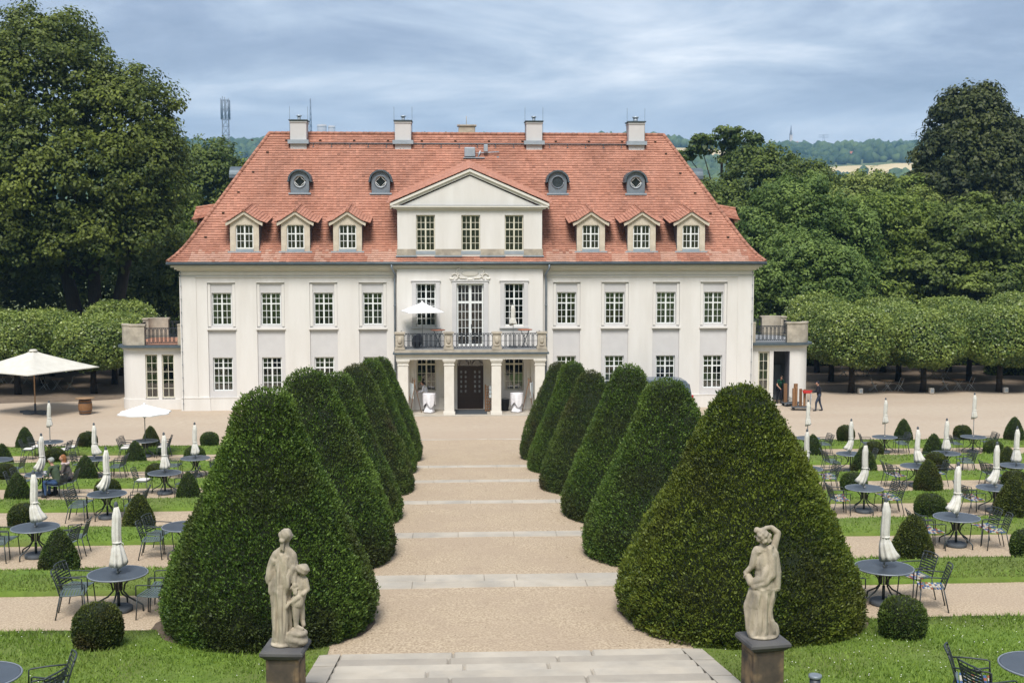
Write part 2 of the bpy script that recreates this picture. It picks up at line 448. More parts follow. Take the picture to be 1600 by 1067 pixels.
    def mesh(s, name, m, org=(0,0,0)):
        me = bpy.data.meshes.new(name)
        V = np.array(s.v, dtype=float) - np.array(org)
        me.from_pydata(V.tolist(), [], s.f)
        me.polygons.foreach_set('use_smooth', s.sm)
        ms = m if isinstance(m, (list, tuple)) else [m]
        for q in ms:
            me.materials.append(MATS[q])
        if s.tint:
            at = me.attributes.new('tint', 'FLOAT', 'POINT')
            at.data.foreach_set('value', s.tint)
        me.update()
        return me
    def build(s, name, m, parent=None, org=(0,0,0), **k):
        return link(name, s.mesh(name, m, org), parent, **k)

def link(name, me, parent=None, loc=None, rz=0, label=None, cat=None, group=None, kind=None, scale=None):
    o = bpy.data.objects.new(name, me)
    COL.objects.link(o)
    if parent is not None: o.parent = parent
    if loc is not None: o.location = loc
    if rz: o.rotation_euler = (0, 0, rz)
    if scale is not None: o.scale = scale if isinstance(scale, (tuple, list)) else (scale,)*3
    tag(o, label, cat, group, kind)
    return o
def tag(o, label=None, cat=None, group=None, kind=None):
    if label: o['label'] = label
    if cat: o['category'] = cat
    if group: o['group'] = group
    if kind: o['kind'] = kind
    return o
def empty(name, loc, rz=0, **k):
    o = link(name, None, None, loc, rz, **k)
    o.empty_display_size = 0.2
    return o
def copy_tree(o, parent=None):
    c = o.copy(); COL.objects.link(c); c.parent = parent
    for ch in list(o.children): copy_tree(ch, c)
    return c

def np_mesh(name, V, F, mats, tint=None, smooth=False, mi=None):
    """V (n,3) float, F (m,k) int"""
    me = bpy.data.meshes.new(name)
    n, m, k = len(V), len(F), F.shape[1]
    me.vertices.add(n); me.vertices.foreach_set('co', np.ascontiguousarray(V, dtype=np.float32).ravel())
    me.loops.add(m*k); me.loops.foreach_set('vertex_index', np.ascontiguousarray(F, dtype=np.int32).ravel())
    me.polygons.add(m)
    me.polygons.foreach_set('loop_start', np.arange(0, m*k, k, dtype=np.int32))
    if smooth: me.polygons.foreach_set('use_smooth', np.ones(m, dtype=bool))
    for q in (mats if isinstance(mats, (list, tuple)) else [mats]):
        me.materials.append(MATS[q])
    if mi is not None: me.polygons.foreach_set('material_index', mi.astype(np.int32))
    if tint is not None:
        at = me.attributes.new('tint', 'FLOAT', 'POINT')
        at.data.foreach_set('value', tint.astype(np.float32))
    me.update(calc_edges=True)
    me.validate()
    return me

def unit(a):
    return a / np.maximum(np.linalg.norm(a, axis=1, keepdims=True), 1e-9)
def leaves(P, D, Nn, L, Wd, tint, fold=0.0):
    """diamond leaves at P, long axis D, facing Nn"""
    n = len(P)
    D = unit(D); Sd = unit(np.cross(D, Nn))
    L = np.broadcast_to(L, (n,))[:, None]; Wd = np.broadcast_to(Wd, (n,))[:, None]
    up = unit(np.cross(Sd, D))
    a = P - D*L*0.5; c = P + D*L*0.5
    b = P + Sd*Wd*0.5 + up*Wd*fold; d = P - Sd*Wd*0.5 + up*Wd*fold
    V = np.stack([a, b, c, d], 1).reshape(-1, 3)
    F = np.arange(4*n).reshape(n, 4)
    return V, F, np.repeat(np.clip(tint, 0, 1), 4)

def vnoise(P, seed=0, octaves=3):
    """cheap smooth pseudo noise -1..1"""
    r = np.random.default_rng(seed)
    out = np.zeros(len(P)); amp = 1.0; f = 1.0
    for o in range(octaves):
        for k in range(3):
            d = r.normal(size=3); d /= np.linalg.norm(d)
            out += amp*np.sin(f*(P @ d)*2.1 + r.uniform(0, 6.28))/3
        amp *= 0.55; f *= 2.0
    return out

# ================================================================== terrain and garden ground
def smooth(t):
    t = np.clip(t, 0, 1); return t*t*(3-2*t)
def hill_h(x, y):
    x = np.asarray(x, float); y = np.asarray(y, float)
    P = np.stack([x/260, y/260, np.zeros_like(x)], -1).reshape(-1, 3)
    n = vnoise(P, 5, 3).reshape(x.shape)
    far = 166*smooth((y-600)/1500)*(1+0.03*n) + 6*n*smooth((y-900)/500)*smooth((2300-y)/900)
    back = 75*smooth((-y-14)/190)
    return far + back*(1 + 0.1*n) + np.where(y < -6, 7.6*smooth((-y-4)/8), 0) - 0.08
xs = np.concatenate([np.linspace(-2400, -150, 26), np.linspace(-120, 120, 13), np.linspace(150, 2400, 26)])
ys = np.concatenate([np.linspace(-280, -4, 30), np.array([0, 20, 60, 110, 200, 350, 500]), np.linspace(600, 2500, 70)])
X, Y = np.meshgrid(xs, ys)
Z = hill_h(X, Y)
V = np.stack([X, Y, Z], -1).reshape(-1, 3)
nx, ny = len(xs), len(ys)
ii = np.arange(nx*ny).reshape(ny, nx)
Fq = np.stack([ii[:-1, :-1], ii[:-1, 1:], ii[1:, 1:], ii[1:, :-1]], -1).reshape(-1, 4)
link('terrain', np_mesh('terrain', V, Fq, 'terrain', smooth=True), kind='structure')

# garden rows: gravel strips (y0, y1, z) stepping down towards the house
ROWS = [(21.0, 23.3, 2.81), (26.9, 29.2, 2.30), (32.8, 35.1, 1.79), (38.4, 40.8, 1.30), (43.9, 46.3, 0.82), (50.2, 53.0, 0.26)]
XI, XO = 3.05, 62.0
def bank(y):                      # lawn between the terrace and the first row
    if y <= 3: return 8.05
    if y <= 13: return 8.05 - (y-3)/10*4.5
    return 3.55 - (y-13)/8*0.70
prof = [(-6, 8.05), (3, 8.05), (5, 7.15), (9, 5.35), (13, 3.55), (16, 3.29), (19, 3.03), (21.0, 2.86)]
def zlawn(y):
    ps = LAWNP
    for i in range(len(ps)-1):
        if ps[i][0] <= y <= ps[i+1][0]:
            t = (y-ps[i][0])/max(ps[i+1][0]-ps[i][0], 1e-6)
            return ps[i][1]+(ps[i+1][1]-ps[i][1])*t
    return 0.0
STRIPS = [(-6, 21.0, prof)]
for k in range(len(ROWS)):
    y0, y1, z = ROWS[k]
    if k < len(ROWS)-1:
        n0, n1, zn = ROWS[k+1]
    else:
        n0, zn = 56.6, 0.0
    d = n0-y1
    STRIPS.append((y1, n0, [(y1, z+0.075), (y1+d*0.45, z+0.055), (y1+d*0.72, z-(z-zn)*0.55+0.03), (n0, zn+0.035)]))
LAWNP = []
for a, b, p in STRIPS: LAWNP += p
def lawn_noise(x, y):
    return 0.012*math.sin(x*1.7+y*0.9)+0.010*math.sin(x*0.8-y*1.9+1)
m = MB()
for y0, y1, p in STRIPS:
    for sgn in (-1, 1):
        cols = np.concatenate([np.linspace(XI, 30, 40), np.array([40, 62])])
        fine = []
        for i in range(len(p)-1):
            nseg = max(1, int((p[i+1][0]-p[i][0])/0.6))
            for j in range(nseg): 
                t = j/nseg; fine.append((p[i][0]+(p[i+1][0]-p[i][0])*t, p[i][1]+(p[i+1][1]-p[i][1])*t))
        fine.append(p[-1])
        rings = []
        edge = [(x, y0 + 0.03*math.sin(x*3.1)+0.02*math.sin(x*7.7), ) for x in cols]
        for q, (yy, zz) in enumerate(fine):
            last = q in (0, len(fine)-1)
            rings.append([(sgn*x, yy + ((0.028*math.sin(x*3.1+q)+0.018*math.sin(x*7.7)) if last and y0 > 0 else 0), zz + lawn_noise(x, yy)) for x in cols])
        lo = [(x, y, z-0.16) for x, y, z in rings[0]]
        hi = [(x, y, z-0.16) for x, y, z in rings[-1]]
        rr = [lo]+rings+[hi]
        if sgn < 0: rr = [list(reversed(r)) for r in rr]
        m.loft(rr, cap=False, sm=True, closed=False)
m.build('lawn', 'lawn', kind='structure')
for k, (y0, y1, z) in enumerate(ROWS):
    for sgn in (-1, 1):
        m = MB()
        cols = np.linspace(XI-0.1, XO, 30)
        rings = [[(sgn*x, y, z + (0.0 if 0 < i < 3 else -0.03)) for x in cols] for i, y in enumerate((y0-0.12, y0+0.3, y1-0.3, y1+0.12))]
        if sgn < 0: rings = [list(reversed(r)) for r in rings]
        m.loft(rings, cap=False, closed=False, sm=True)
        m.build('gravel_path', 'gravel', kind='structure')
m = MB(); m.quad((-62, 56.45, 0), (62, 56.45, 0), (62, 118, 0), (-62, 118, 0))
m.build('court', 'court_gravel', kind='structure')
for s_, y0_ in ((-1, 72.6), (1, 74.4)):      # earth sheets with the shade under the limes put into their colour
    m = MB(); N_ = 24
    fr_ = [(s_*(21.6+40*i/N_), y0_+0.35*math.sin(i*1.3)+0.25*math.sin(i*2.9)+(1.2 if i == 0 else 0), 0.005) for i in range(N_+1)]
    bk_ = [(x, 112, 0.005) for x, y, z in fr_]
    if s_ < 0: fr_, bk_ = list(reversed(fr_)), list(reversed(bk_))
    m.loft([fr_, bk_], cap=False, closed=False); m.build('grove_shade_floor', 'grove_shade_earth', kind='structure')

# central path: flat landings joined by stone steps
LAND = [(18.9, 23.25, 3.00, 2.85), (24.2, 29.07, 2.56, 2.40), (29.6, 34.85, 2.10, 1.95), (35.3, 40.15, 1.65, 1.50), (40.6, 45.15, 1.20, 1.05), (45.6, 57.7, 0.76, 0.006)]
for k, (y0, y1, z0, z1) in enumerate(LAND):
    m = MB()
    ys_ = np.linspace(y0-0.05, y1+0.02, 8); cols = np.linspace(-XI-0.02, XI+0.02, 10)
    rings = []
    for i, y in enumerate(ys_):
        t = (y-y0)/(y1-y0)
        if k == 5: zz = z0*(1-t)**1.25 if t < 1 else 0.006; zz = max(zz, 0.006)
        else: zz = z0+(z1-z0)*t
        rings.append([(x, y, zz+0.012*math.cos(x*0.9)) for x in cols])
    m.loft(rings, cap=False, closed=False, sm=True)
    m.build('garden_path', 'gravel', kind='structure')
def slab_row(parent, y0, y1, z, th, xa, xb, n, seed, mt_='slab_stone', ch=0.012):
    r = random.Random(seed)
    cuts = [xa]+sorted(xa+(xb-xa)*(i+r.uniform(-0.25, 0.25))/n for i in range(1, n))+[xb]
    for a, b in zip(cuts[:-1], cuts[1:]):
        mm = MB(); j = r.uniform(-0.004, 0.004)
        mm.bbox(a+0.0015, b-0.0015, y0+0.004, y1-0.004, z-th, z+j, ch)
        mm.build('slab', mt_, parent)
for k in range(5):
    y0 = LAND[k][1]; y1 = LAND[k+1][0]; z = LAND[k][3]+0.015
    st = empty('garden_step', (0, 0, 0), kind='structure')
    if k == 0:
        slab_row(st, y0, (y0+y1)/2, z, 0.35, -3.05, 3.05, 4, 1)
        slab_row(st, (y0+y1)/2, y1, z-0.002, 0.35, -3.05, 3.05, 5, 2)
    else:
        slab_row(st, y0, y1, z, 0.38, -3.05, 3.05, 5, 3+k)
# bottom line of setts at the court
st = empty('court_edging', (0, 0, 0), kind='structure')
slab_row(st, 57.68, 57.86, 0.016, 0.1, -3.05, 3.05, 8, 20)
# big stairs in front of the camera
stairs = empty('stairs', (0, 0, 0), kind='structure')
y, z, i = 18.9, 3.115, 0
while z < 7.4:
    tr, rs = (0.5, 0.083) if y > 14.2 else (0.40, 0.16)
    n = 3 if y > 14.2 else 2
    slab_row(stairs, y-tr, y-0.05, z, 0.22 if y > 14.2 else 0.3, -2.8, 2.8, n, 40+i, 'slab_stone_worn' if i % 3 == 1 else 'slab_stone', 0.035)
    y -= tr; z += rs; i += 1
YTOP = y
for sgn in (-1, 1):
    yy, zz = 19.05, 3.03
    j = 0
    while yy > 13.9:
        mm = MB(); ln = 1.0 + 0.2*((j*7) % 3)
        z2 = zz+ln*0.166
        a, b = 2.82, 3.16
        P = [(sgn*a, yy, zz), (sgn*b, yy-0.02, zz), (sgn*b, yy-ln+0.012, z2), (sgn*a, yy-ln+0.012, z2)]
        Q = [(p[0], p[1], p[2]-0.3) for p in P]
        mm.loft([Q, P] if sgn < 0 else [list(reversed(Q)), list(reversed(P))])
        mm.build('slab', 'slab_stone', stairs)
        yy -= ln; zz = z2; j += 1
m = MB(); m.box(-3.1, 3.1, -5.5, YTOP, 7.0, 7.45)
m.build('upper_terrace', 'gravel', kind='structure')

# far fields and woods on the hills
for (fx, fy, rx, ry) in ((340, 1600, 75, 60), (485, 1395, 62, 52), (545, 1410, 50, 40)):
    N_ = 36
    ring = [[(fx, fy)]*N_]
    for q in (0.35, 0.7, 1.0):
        ring.append([(fx+rx*q*math.cos(2*PI*j/N_)*(1+0.12*math.sin(3*2*PI*j/N_)), fy+ry*q*math.sin(2*PI*j/N_)) for j in range(N_)])
    m = MB()
    rings = [[(x, y, float(hill_h(np.array([x]), np.array([y]))[0])+(2.2 if q < 3 else -0.5)) for x, y in r] for q, r in enumerate(ring)]
    m.loft(rings, cap=False, sm=True)
    m.build('field', 'field', kind='structure')

def ico():
    t = (1+5**0.5)/2
    v = np.array([(-1,t,0),(1,t,0),(-1,-t,0),(1,-t,0),(0,-1,t),(0,1,t),(0,-1,-t),(0,1,-t),(t,0,-1),(t,0,1),(-t,0,-1),(-t,0,1)], float)
    v /= np.linalg.norm(v[0])
    f = np.array([(0,11,5),(0,5,1),(0,1,7),(0,7,10),(0,10,11),(1,5,9),(5,11,4),(11,10,2),(10,7,6),(7,1,8),(3,9,4),(3,4,2),(3,2,6),(3,6,8),(3,8,9),(4,9,5),(2,4,11),(6,2,10),(8,6,7),(9,8,1)])
    return v, f
IV, IF = ico()
def blob_wood(name, n, xr, yr, rr, seed, avoid=()):
    r = np.random.default_rng(seed)
    x = r.uniform(*xr, n); y = r.uniform(*yr, n)
    # keep to the cone that the garden looks into
    k = np.abs(x) < 0.56*y+60
    for (fx, fy, rx, ry) in avoid:
        k &= ((x-fx)/(rx*1.1))**2+((y-fy)/(ry*1.15))**2 > 1
    x, y = x[k], y[k]
    n = len(x)
    P = np.stack([x/90, y/90, 0*x], 1)
    nz = vnoise(P, seed+1, 3)
    rad = r.uniform(*rr, n)*(0.85+0.25*nz)
    z = hill_h(x, y)+rad*0.55
    jit = 1+r.uniform(-0.28, 0.28, (n, 12, 1))
    V = (IV[None]*jit)*np.stack([rad, rad, rad*r.uniform(0.8, 1.5, n)], 1)[:, None, :]+np.stack([x, y, z], 1)[:, None, :]
    F = (IF[None]+(np.arange(n)*12)[:, None, None]).reshape(-1, 3)
    t = np.clip(0.45+0.35*nz+r.uniform(-0.3, 0.3, n), 0, 1)
    return link(name, np_mesh(name, V.reshape(-1, 3), F, 'far_wood', tint=np.repeat(t, 12)), kind='stuff')
FIELDS = ((340, 1600, 75, 60), (485, 1395, 62, 52), (545, 1410, 50, 40))
blob_wood('hill_woods', 12500, (-1250, 1250), (1000, 2230), (5.5, 10.5), 3, FIELDS)
blob_wood('valley_woods', 3500, (-700, 700), (330, 1000), (4.5, 8), 9, FIELDS)
rr_ = np.random.default_rng(5)

# ================================================================== the house
PY = 68.5
house = empty('manor_house', (0, PY, 0), label='cream two-storey manor house with red tiled hipped roof and central balcony', cat='house')
HO = (0, PY, 0)
BAYS = [14.24, 11.44, 8.43, 5.61]
XW = 16.55
BACK = 82.5
RIS = 68.2        # front of the central projection
XR = 4.2
# walls -------------------------------------------------------------
m = MB()
bays = sorted([-b for b in BAYS]+BAYS)
for s_ in (-1, 1):
    bs = [s_*b for b in BAYS]
    x0, x1 = (-XW, -XR) if s_ < 0 else (XR, XW)
    m.wall(x0, x1, 0.0, 8.12, PY, 0.09, [(b-0.79, b+0.79, 0.74, 7.36) for b in bs])
m.box(-XW, -XW+0.02, PY+0.01, BACK, 0, 8.12)
m.box(XW-0.02, XW, PY+0.01, BACK, 0, 8.12)
m.box(-XW, XW, BACK-0.02, BACK, 0, 8.12)
# corner strips
for s_ in (-1, 1):
    m.box(s_*XW-0.035 if s_ < 0 else XW-0.9, -XW+0.9 if s_ < 0 else XW+0.035, PY-0.035, PY+0.3, 0.74, 7.72)
m.build('wall', 'plaster', house, HO)
# recessed grey panels with window openings
WIN_UP = (4.92, 6.78); WIN_LO = (1.12, 3.06); HW = 0.565
for b in bays:
    m = MB()
    m.wall(b-0.785, b+0.785, 0.745, 7.355, PY+0.088, 0.20, [(b-HW, b+HW, *WIN_UP), (b-HW, b+HW, *WIN_LO)])
    m.build('wall_panel', 'plaster_grey', house, HO)
# panel borders around the upper windows, sill courses
for b in bays:
    m = MB()
    for q in (-1, 1):
        xa = b+q*0.70
        m.box(xa-0.075, xa+0.075, PY+0.03, PY+0.087, 4.86, 7.30)
    m.box(b-0.80, b+0.80, PY-0.05, PY+0.08, 7.365, 7.42)
    m.build('moulding', 'plaster', house, HO)
    m = MB(); m.box(b-0.84, b+0.84, PY-0.075, PY+0.085, 4.66, 4.76); m.build('sill_course', 'plaster', house, HO)
# plinth
for s_ in (-1, 1):
    m = MB()
    segs = [XW+0.07]+[v for b in BAYS for v in (b+0.72, b-0.72)]+[XR]
    for i in range(0, len(segs)-1):
        a, c = segs[i], segs[i+1]
        pr = 0.075 if i % 2 == 0 else 0.02
        m.box(min(s_*a, s_*c), max(s_*a, s_*c), PY-pr, PY+0.05, -0.05, 0.72)
        m.box(min(s_*a, s_*c), max(s_*a, s_*c), PY-pr-0.02, PY+0.05, 0.722, 0.765)
    m.build('plinth', 'plaster', house, HO)
m = MB()
m.box(-XW-0.06, -XW+0.01, PY+0.06, BACK, -0.05, 0.72); m.box(XW-0.01, XW+0.06, PY+0.06, BACK, -0.05, 0.72)
m.build('plinth', 'plaster', house, HO)
# cornice round the eaves
m = MB()
for (za, zb, pr) in ((7.66, 7.72, 0.05), (7.80, 7.95, 0.03), (8.05, 8.12, 0.14), (8.122, 8.24, 0.26), (8.242, 8.36, 0.42)):
    m.box(-XW-pr, XW+pr, PY-pr, PY+0.4, za, zb)
    m.box(-XW-pr, -XW+0.3, PY+0.402, BACK+pr, za, zb); m.box(XW-0.3, XW+pr, PY+0.402, BACK+pr, za, zb)
m.build('cornice', 'plaster_trim', house, HO)
m = MB()
m.tube([(-17.15, 67.93, 8.47), (17.15, 67.93, 8.47)], 0.095, 8)
m.tube([(-17.12, 67.93, 8.47), (-17.12, BACK+0.5, 8.47)], 0.09, 8); m.tube([(17.12, 67.93, 8.47), (17.12, BACK+0.5, 8.47)], 0.09, 8)
m.build('gutter', 'gutter', house, HO)

# central projection -----------------------------------------------------
m = MB()
CW = 2.54
m.wall(-XR, XR, 3.42, 8.115, RIS, 0.24, [(-CW-0.56, -CW+0.56, 4.86, 7.30), (CW-0.56, CW+0.56, 4.86, 7.30), (-0.78, 0.78, 3.70, 7.30)])
m.wall(-XR, XR, 0.0, 3.418, RIS, 0.26, [(-CW-0.56, -CW+0.56, 1.10, 3.30), (CW-0.56, CW+0.56, 1.10, 3.30), (-0.76, 0.76, 0.02, 3.35)])
for s_ in (-1, 1):
    m.box(min(s_*XR, s_*(XR-0.02)), max(s_*XR, s_*(XR-0.02)), RIS+0.001, PY+0.02, 0, 8.115)
m.build('wall', 'plaster', house, HO)
for c in (-CW, 0, CW):      # grey surrounds of the balcony windows
    m = MB()
    h0, h1 = (4.80, 7.42) if c else (3.66, 7.42)
    w = 0.80 if c else 1.04
    iw = 0.565 if c else 0.785
    for q in (-1, 1):
        xa, xb = sorted((c+q*iw, c+q*w))
        m.box(xa, xb, RIS-0.06, RIS+0.02, h0, h1)
    m.box(c-w, c+w, RIS-0.062, RIS+0.02, 7.302, h1+0.02)
    m.box(c-w-0.05, c+w+0.05, RIS-0.10, RIS+0.02, h1+0.022, h1+0.075)
    if c: m.box(c-w-0.05, c+w+0.05, RIS-0.12, RIS+0.02, 4.72, 4.80)
    m.build('window_surround', 'plaster_grey', house, HO)
m = MB()     # cartouche over the balcony door
def arc(cx, cz, r, a0, a1, n=8, y=RIS-0.03, sx=1):
    return [(cx+sx*r*math.cos(R(a0+(a1-a0)*i/n)), y, cz+r*math.sin(R(a0+(a1-a0)*i/n))) for i in range(n+1)]
m.tube(arc(0, 7.93, 0.62, 25, 155, 12), 0.035, 6)
for s_ in (-1, 1):
    m.tube(arc(s_*0.62, 8.0, 0.17, -90, 110, 8, sx=s_), 0.04, 6)
    m.tube(arc(s_*0.88, 7.70, 0.17, 20, 250, 9, sx=s_), 0.04, 6)
    m.tube([(s_*0.62, RIS-0.03, 7.83), (s_*0.72, RIS-0.03, 7.72), (s_*0.55, RIS-0.03, 7.62), (s_*0.2, RIS-0.03, 7.60)], 0.035, 6)
    m.ball((s_*1.05, RIS-0.02, 7.58), (0.14, 0.05, 0.07), 8, 6)
m.ball((0, RIS, 7.88), (0.5, 0.035, 0.2), 12, 7); m.ball((0, RIS-0.01, 7.55), (0.16, 0.05, 0.06), 8, 6)
m.build('cartouche', 'plaster_trim', house, HO)
# ground-floor niche surrounds
for c in (-CW, 0, CW):
    m = MB()
    w = 0.72 if c else 0.92
    for q in (-1, 1):
        m = MB()
        for d_, e_ in ((0.0, 0.12), (0.12, 0.14)):
            xa = c+q*(w+d_)
            m.box(min(xa, xa+q*e_), max(xa, xa+q*e_), RIS-0.05+d_*0.15, RIS+0.02, 0.75, 3.30)
        m.build('moulding', 'plaster_trim', house, HO)
    m = MB(); m.box(c-w-0.3 if c else -1.3, c-w if c else -0.93, RIS-0.07, RIS+0.02, 0, 0.74); m.build('plinth_block', 'plaster_trim', house, HO)
    m = MB(); m.box(c+w if c else 0.93, c+w+0.3 if c else 1.3, RIS-0.07, RIS+0.02, 0, 0.74); m.build('plinth_block', 'plaster_trim', house, HO)

# roof ------------------------------------------------------------------
EY, EZ, EX = 67.92, 8.53, 17.1
RY, RZ, RX = 75.5, 16.42, 12.4
prof_f = [(0.0, 0.0), (0.55, 0.36), (1.10, 0.78), (1.68, 1.30), (RY-EY, RZ-EZ)]          # (inwards, up) front slope
prof_s = [(0.0, 0.0), (0.36, 0.36), (0.68, 0.78), (1.00, 1.30), (EX-RX, RZ-EZ)]          # end slopes
def pl_len(p):
    L_ = [0]
    for a, b in zip(p[:-1], p[1:]): L_.append(L_[-1]+math.hypot(b[0]-a[0], b[1]-a[1]))
    return L_
def pl_at(p, L_, s):
    for i in range(len(p)-1):
        if s <= L_[i+1] or i == len(p)-2:
            t = (s-L_[i])/(L_[i+1]-L_[i])
            return p[i][0]+(p[i+1][0]-p[i][0])*t, p[i][1]+(p[i+1][1]-p[i][1])*t
def inv_h(p, h):
    for i in range(len(p)-1):
        if h <= p[i+1][1] or i == len(p)-2:
            t = (h-p[i][1])/(p[i+1][1]-p[i][1])
            return p[i][0]+(p[i+1][0]-p[i][0])*t
def roof_y(z): return EY+inv_h(prof_f, z-EZ)
# under-surface (one watertight skin)
m = MB()
rings = []
for (d, h), (e, _) in zip(prof_f, prof_s):
    rings.append([(-EX+e, EY+d, EZ+h), (EX-e, EY+d, EZ+h), (EX-e, 2*RY-EY-d, EZ+h), (-EX+e, 2*RY-EY-d, EZ+h)])
m.loft(rings, cap=False)
m.quad((-EX, EY, EZ-0.02), (-EX, 2*RY-EY, EZ-0.02), (EX, 2*RY-EY, EZ-0.02), (EX, EY, EZ-0.02))
roof = m.build('roof', 'roof_tile', house, HO)
def tile_field(P0, U, sfun, smax, ulim, tw=0.19, course=0.205, seed=0, th=0.05, tintf=None, skip=None):
    """courses of flat tiles. sfun(s)->(inward, up); U = unit course direction, inward direction Nn"""
    r = np.random.default_rng(seed)
    mm = MB()
    U = Vector(U); up = Vector((0, 0, 1)); inn = Vector((-U.y, U.x, 0))
    ns = int(smax/course)
    for k in range(ns):
        s = k*course
        a = sfun(s); b = sfun(min(s+course*1.28, smax))
        pa = Vector(P0)+inn*a[0]+up*a[1]; pb = Vector(P0)+inn*b[0]+up*b[1]
        d = (pb-pa).normalized(); nrm = U.cross(d).normalized()
        if nrm.z < 0: nrm = -nrm
        u0, u1 = ulim(a[1])
        u = u0+(tw*0.5 if k % 2 else 0)
        while u < u1-0.02:
            w = min(tw, u1-u)-0.003
            jz = r.uniform(0, 0.014); js = r.uniform(-0.010, 0.010)
            hh = th+jz
            if skip is None or not skip(u+w/2, a[1]):
                q0 = pa+U*u+d*js; q1 = pa+U*(u+w)+d*js
                t0 = q0+nrm*hh; t1 = q1+nrm*hh
                mid = (q0+q1)/2+nrm*(hh+0.012)-d*0.022
                t2 = pb+U*(u+w)+nrm*0.006; t3 = pb+U*u+nrm*0.006
                n = len(mm.v)
                mm.v += [tuple(v) for v in (q0, q1, t0, t1, t2, t3, mid, (q0+q1)/2-d*0.022)]
                mm.f += [(n+2, n+6, n+3, n+4, n+5), (n, n+7, n+6, n+2), (n+7, n+1, n+3, n+6)]
                mm.sm += [False]*3
                ti = 0.5+r.normal(0, 0.12)
                if tintf: ti += tintf(u, a[1])
                if r.uniform() < 0.015: ti -= 0.35
                mm.tint += [min(max(ti, 0), 1)]*8
            u += tw
    return mm
Lf = pl_len(prof_f); Ls = pl_len(prof_s)
def tint_front(u, h):
    t = 0.10*math.sin(u*0.9+h*0.5)+0.08*math.sin(u*2.3-h*1.1)-0.02*max(0, h-6)
    return t
BULL = [10.13, 5.3]; DORM = [12.9, 10.0, 7.03]
def hid(u, h):      # tiles buried inside the dormers and the central gable
    z = EZ+h
    if abs(u) < 4.05 and 8.95 < z < 11.4: return True
    for d_ in DORM:
        if abs(abs(u)-d_) < 0.66 and 9.3 < z < 10.6: return True
    return False
front = tile_field((0, EY, EZ), (1, 0, 0), lambda s: pl_at(prof_f, Lf, s), Lf[-1], lambda h: (-EX+inv_h(prof_s, h), EX-inv_h(prof_s, h)), seed=1, tintf=tint_front, skip=hid)
# tiles washed pale by run-off: the free stretches of the eaves between the dormers
pale = MB(); dark = MB()
rp = random.Random(4)
for i in range(0, len(front.v), 8):
    x, z = front.v[i][0], front.v[i][2]
    isp = False
    if z < 9.12:
        ax = abs(x)
        for (a, b) in ((13.75, 16.0), (11.0, 11.95), (8.05, 9.0), (4.25, 6.0)):
            if a-0.06*rp.random() < ax < b+0.06*rp.random() and rp.random() < 0.96-0.6*max(0, (z-8.9)/0.22): isp = True
    tgt = pale if isp else dark
    n = len(tgt.v); tgt.v += front.v[i:i+8]
    tgt.f += [(n+2, n+6, n+3, n+4, n+5), (n, n+7, n+6, n+2), (n+7, n+1, n+3, n+6)]
    tgt.sm += [False]*3; tgt.tint += front.tint[i:i+8]
dark.build('roof_tiles', 'roof_tile', roof, HO, kind='stuff')
pale.build('washed_roof_tiles', 'roof_tile_pale', roof, HO, kind='stuff')
for s_ in (-1, 1):
    e = tile_field((s_*EX, RY, EZ), (0, s_, 0), lambda s: pl_at(prof_s, Ls, s), Ls[-1],
                   lambda h: (-(RY-EY-inv_h(prof_f, h)), RY-EY-inv_h(prof_f, h)), seed=4+s_)
    e.build('roof_tiles', 'roof_tile', roof, HO, kind='stuff')
# hip and ridge tiles, each a half-round piece
def ridge_line(pts, step=0.36, r=0.12):
    mm = MB()
    for a, b in zip(pts[:-1], pts[1:]):
        a = Vector(a); b = Vector(b); L_ = (b-a).length; n = max(1, int(L_/step)); d = (b-a)/n
        for i in range(n):
            mm.tube([a+d*i, a+d*(i+1.06)], [r*1.06, r*0.9], 7)
            mm.tint += [min(max(random.gauss(0.42, 0.16), 0), 1)]*14
    return mm
mm = ridge_line([(-RX, RY, RZ+0.02), (RX, RY, RZ+0.02)])
mm.build('ridge_tiles', 'roof_tile', roof, HO, kind='stuff')
for s_ in (-1, 1):
    pts = [(s_*(EX-e), EY+d, EZ+h+0.03) for (d, h), (e, _) in zip(prof_f, prof_s)]
    ridge_line(pts).build('hip_tiles', 'roof_tile', roof, HO, kind='stuff')
# snow rail below the ridge with its brackets
mm = MB()
zr = 15.75; yr = roof_y(zr)-0.16
mm.tube([(-9.9, yr, zr+0.02), (9.9, yr, zr+0.02)], 0.045, 6)
x = -9.6
while x < 9.8:
    mm.box(x-0.03, x+0.03, yr-0.02, yr+0.3, zr-0.02, zr+0.02); mm.box(x-0.06, x+0.06, yr-0.12, yr-0.04, zr-0.42, zr-0.2)
    mm.box(x-0.015, x+0.015, yr-0.05, yr-0.02, zr-0.3, zr+0.02)
    x += 1.13
mm.build('snow_rail', 'gutter', roof, HO)
mm = MB(); 
for x in np.arange(-13.4, 13.5, 2.1):
    for z in (15.95,):
        yy = roof_y(z); mm.box(x-0.07, x+0.07, yy-0.13, yy+0.1, z-0.02, z+0.05)
for t in (0.18, 0.36, 0.52, 0.68, 0.84):
    for s_ in (-1, 1):
        h = t*(RZ-EZ); xx = EX-inv_h(prof_s, h)-0.75; yy = EY+inv_h(prof_f, h)
        mm.box(s_*xx-0.07, s_*xx+0.07, yy-0.14, yy+0.1, EZ+h-0.02, EZ+h+0.06)
mm.build('vent_tiles', 'dark_wood', roof, HO, kind='stuff')
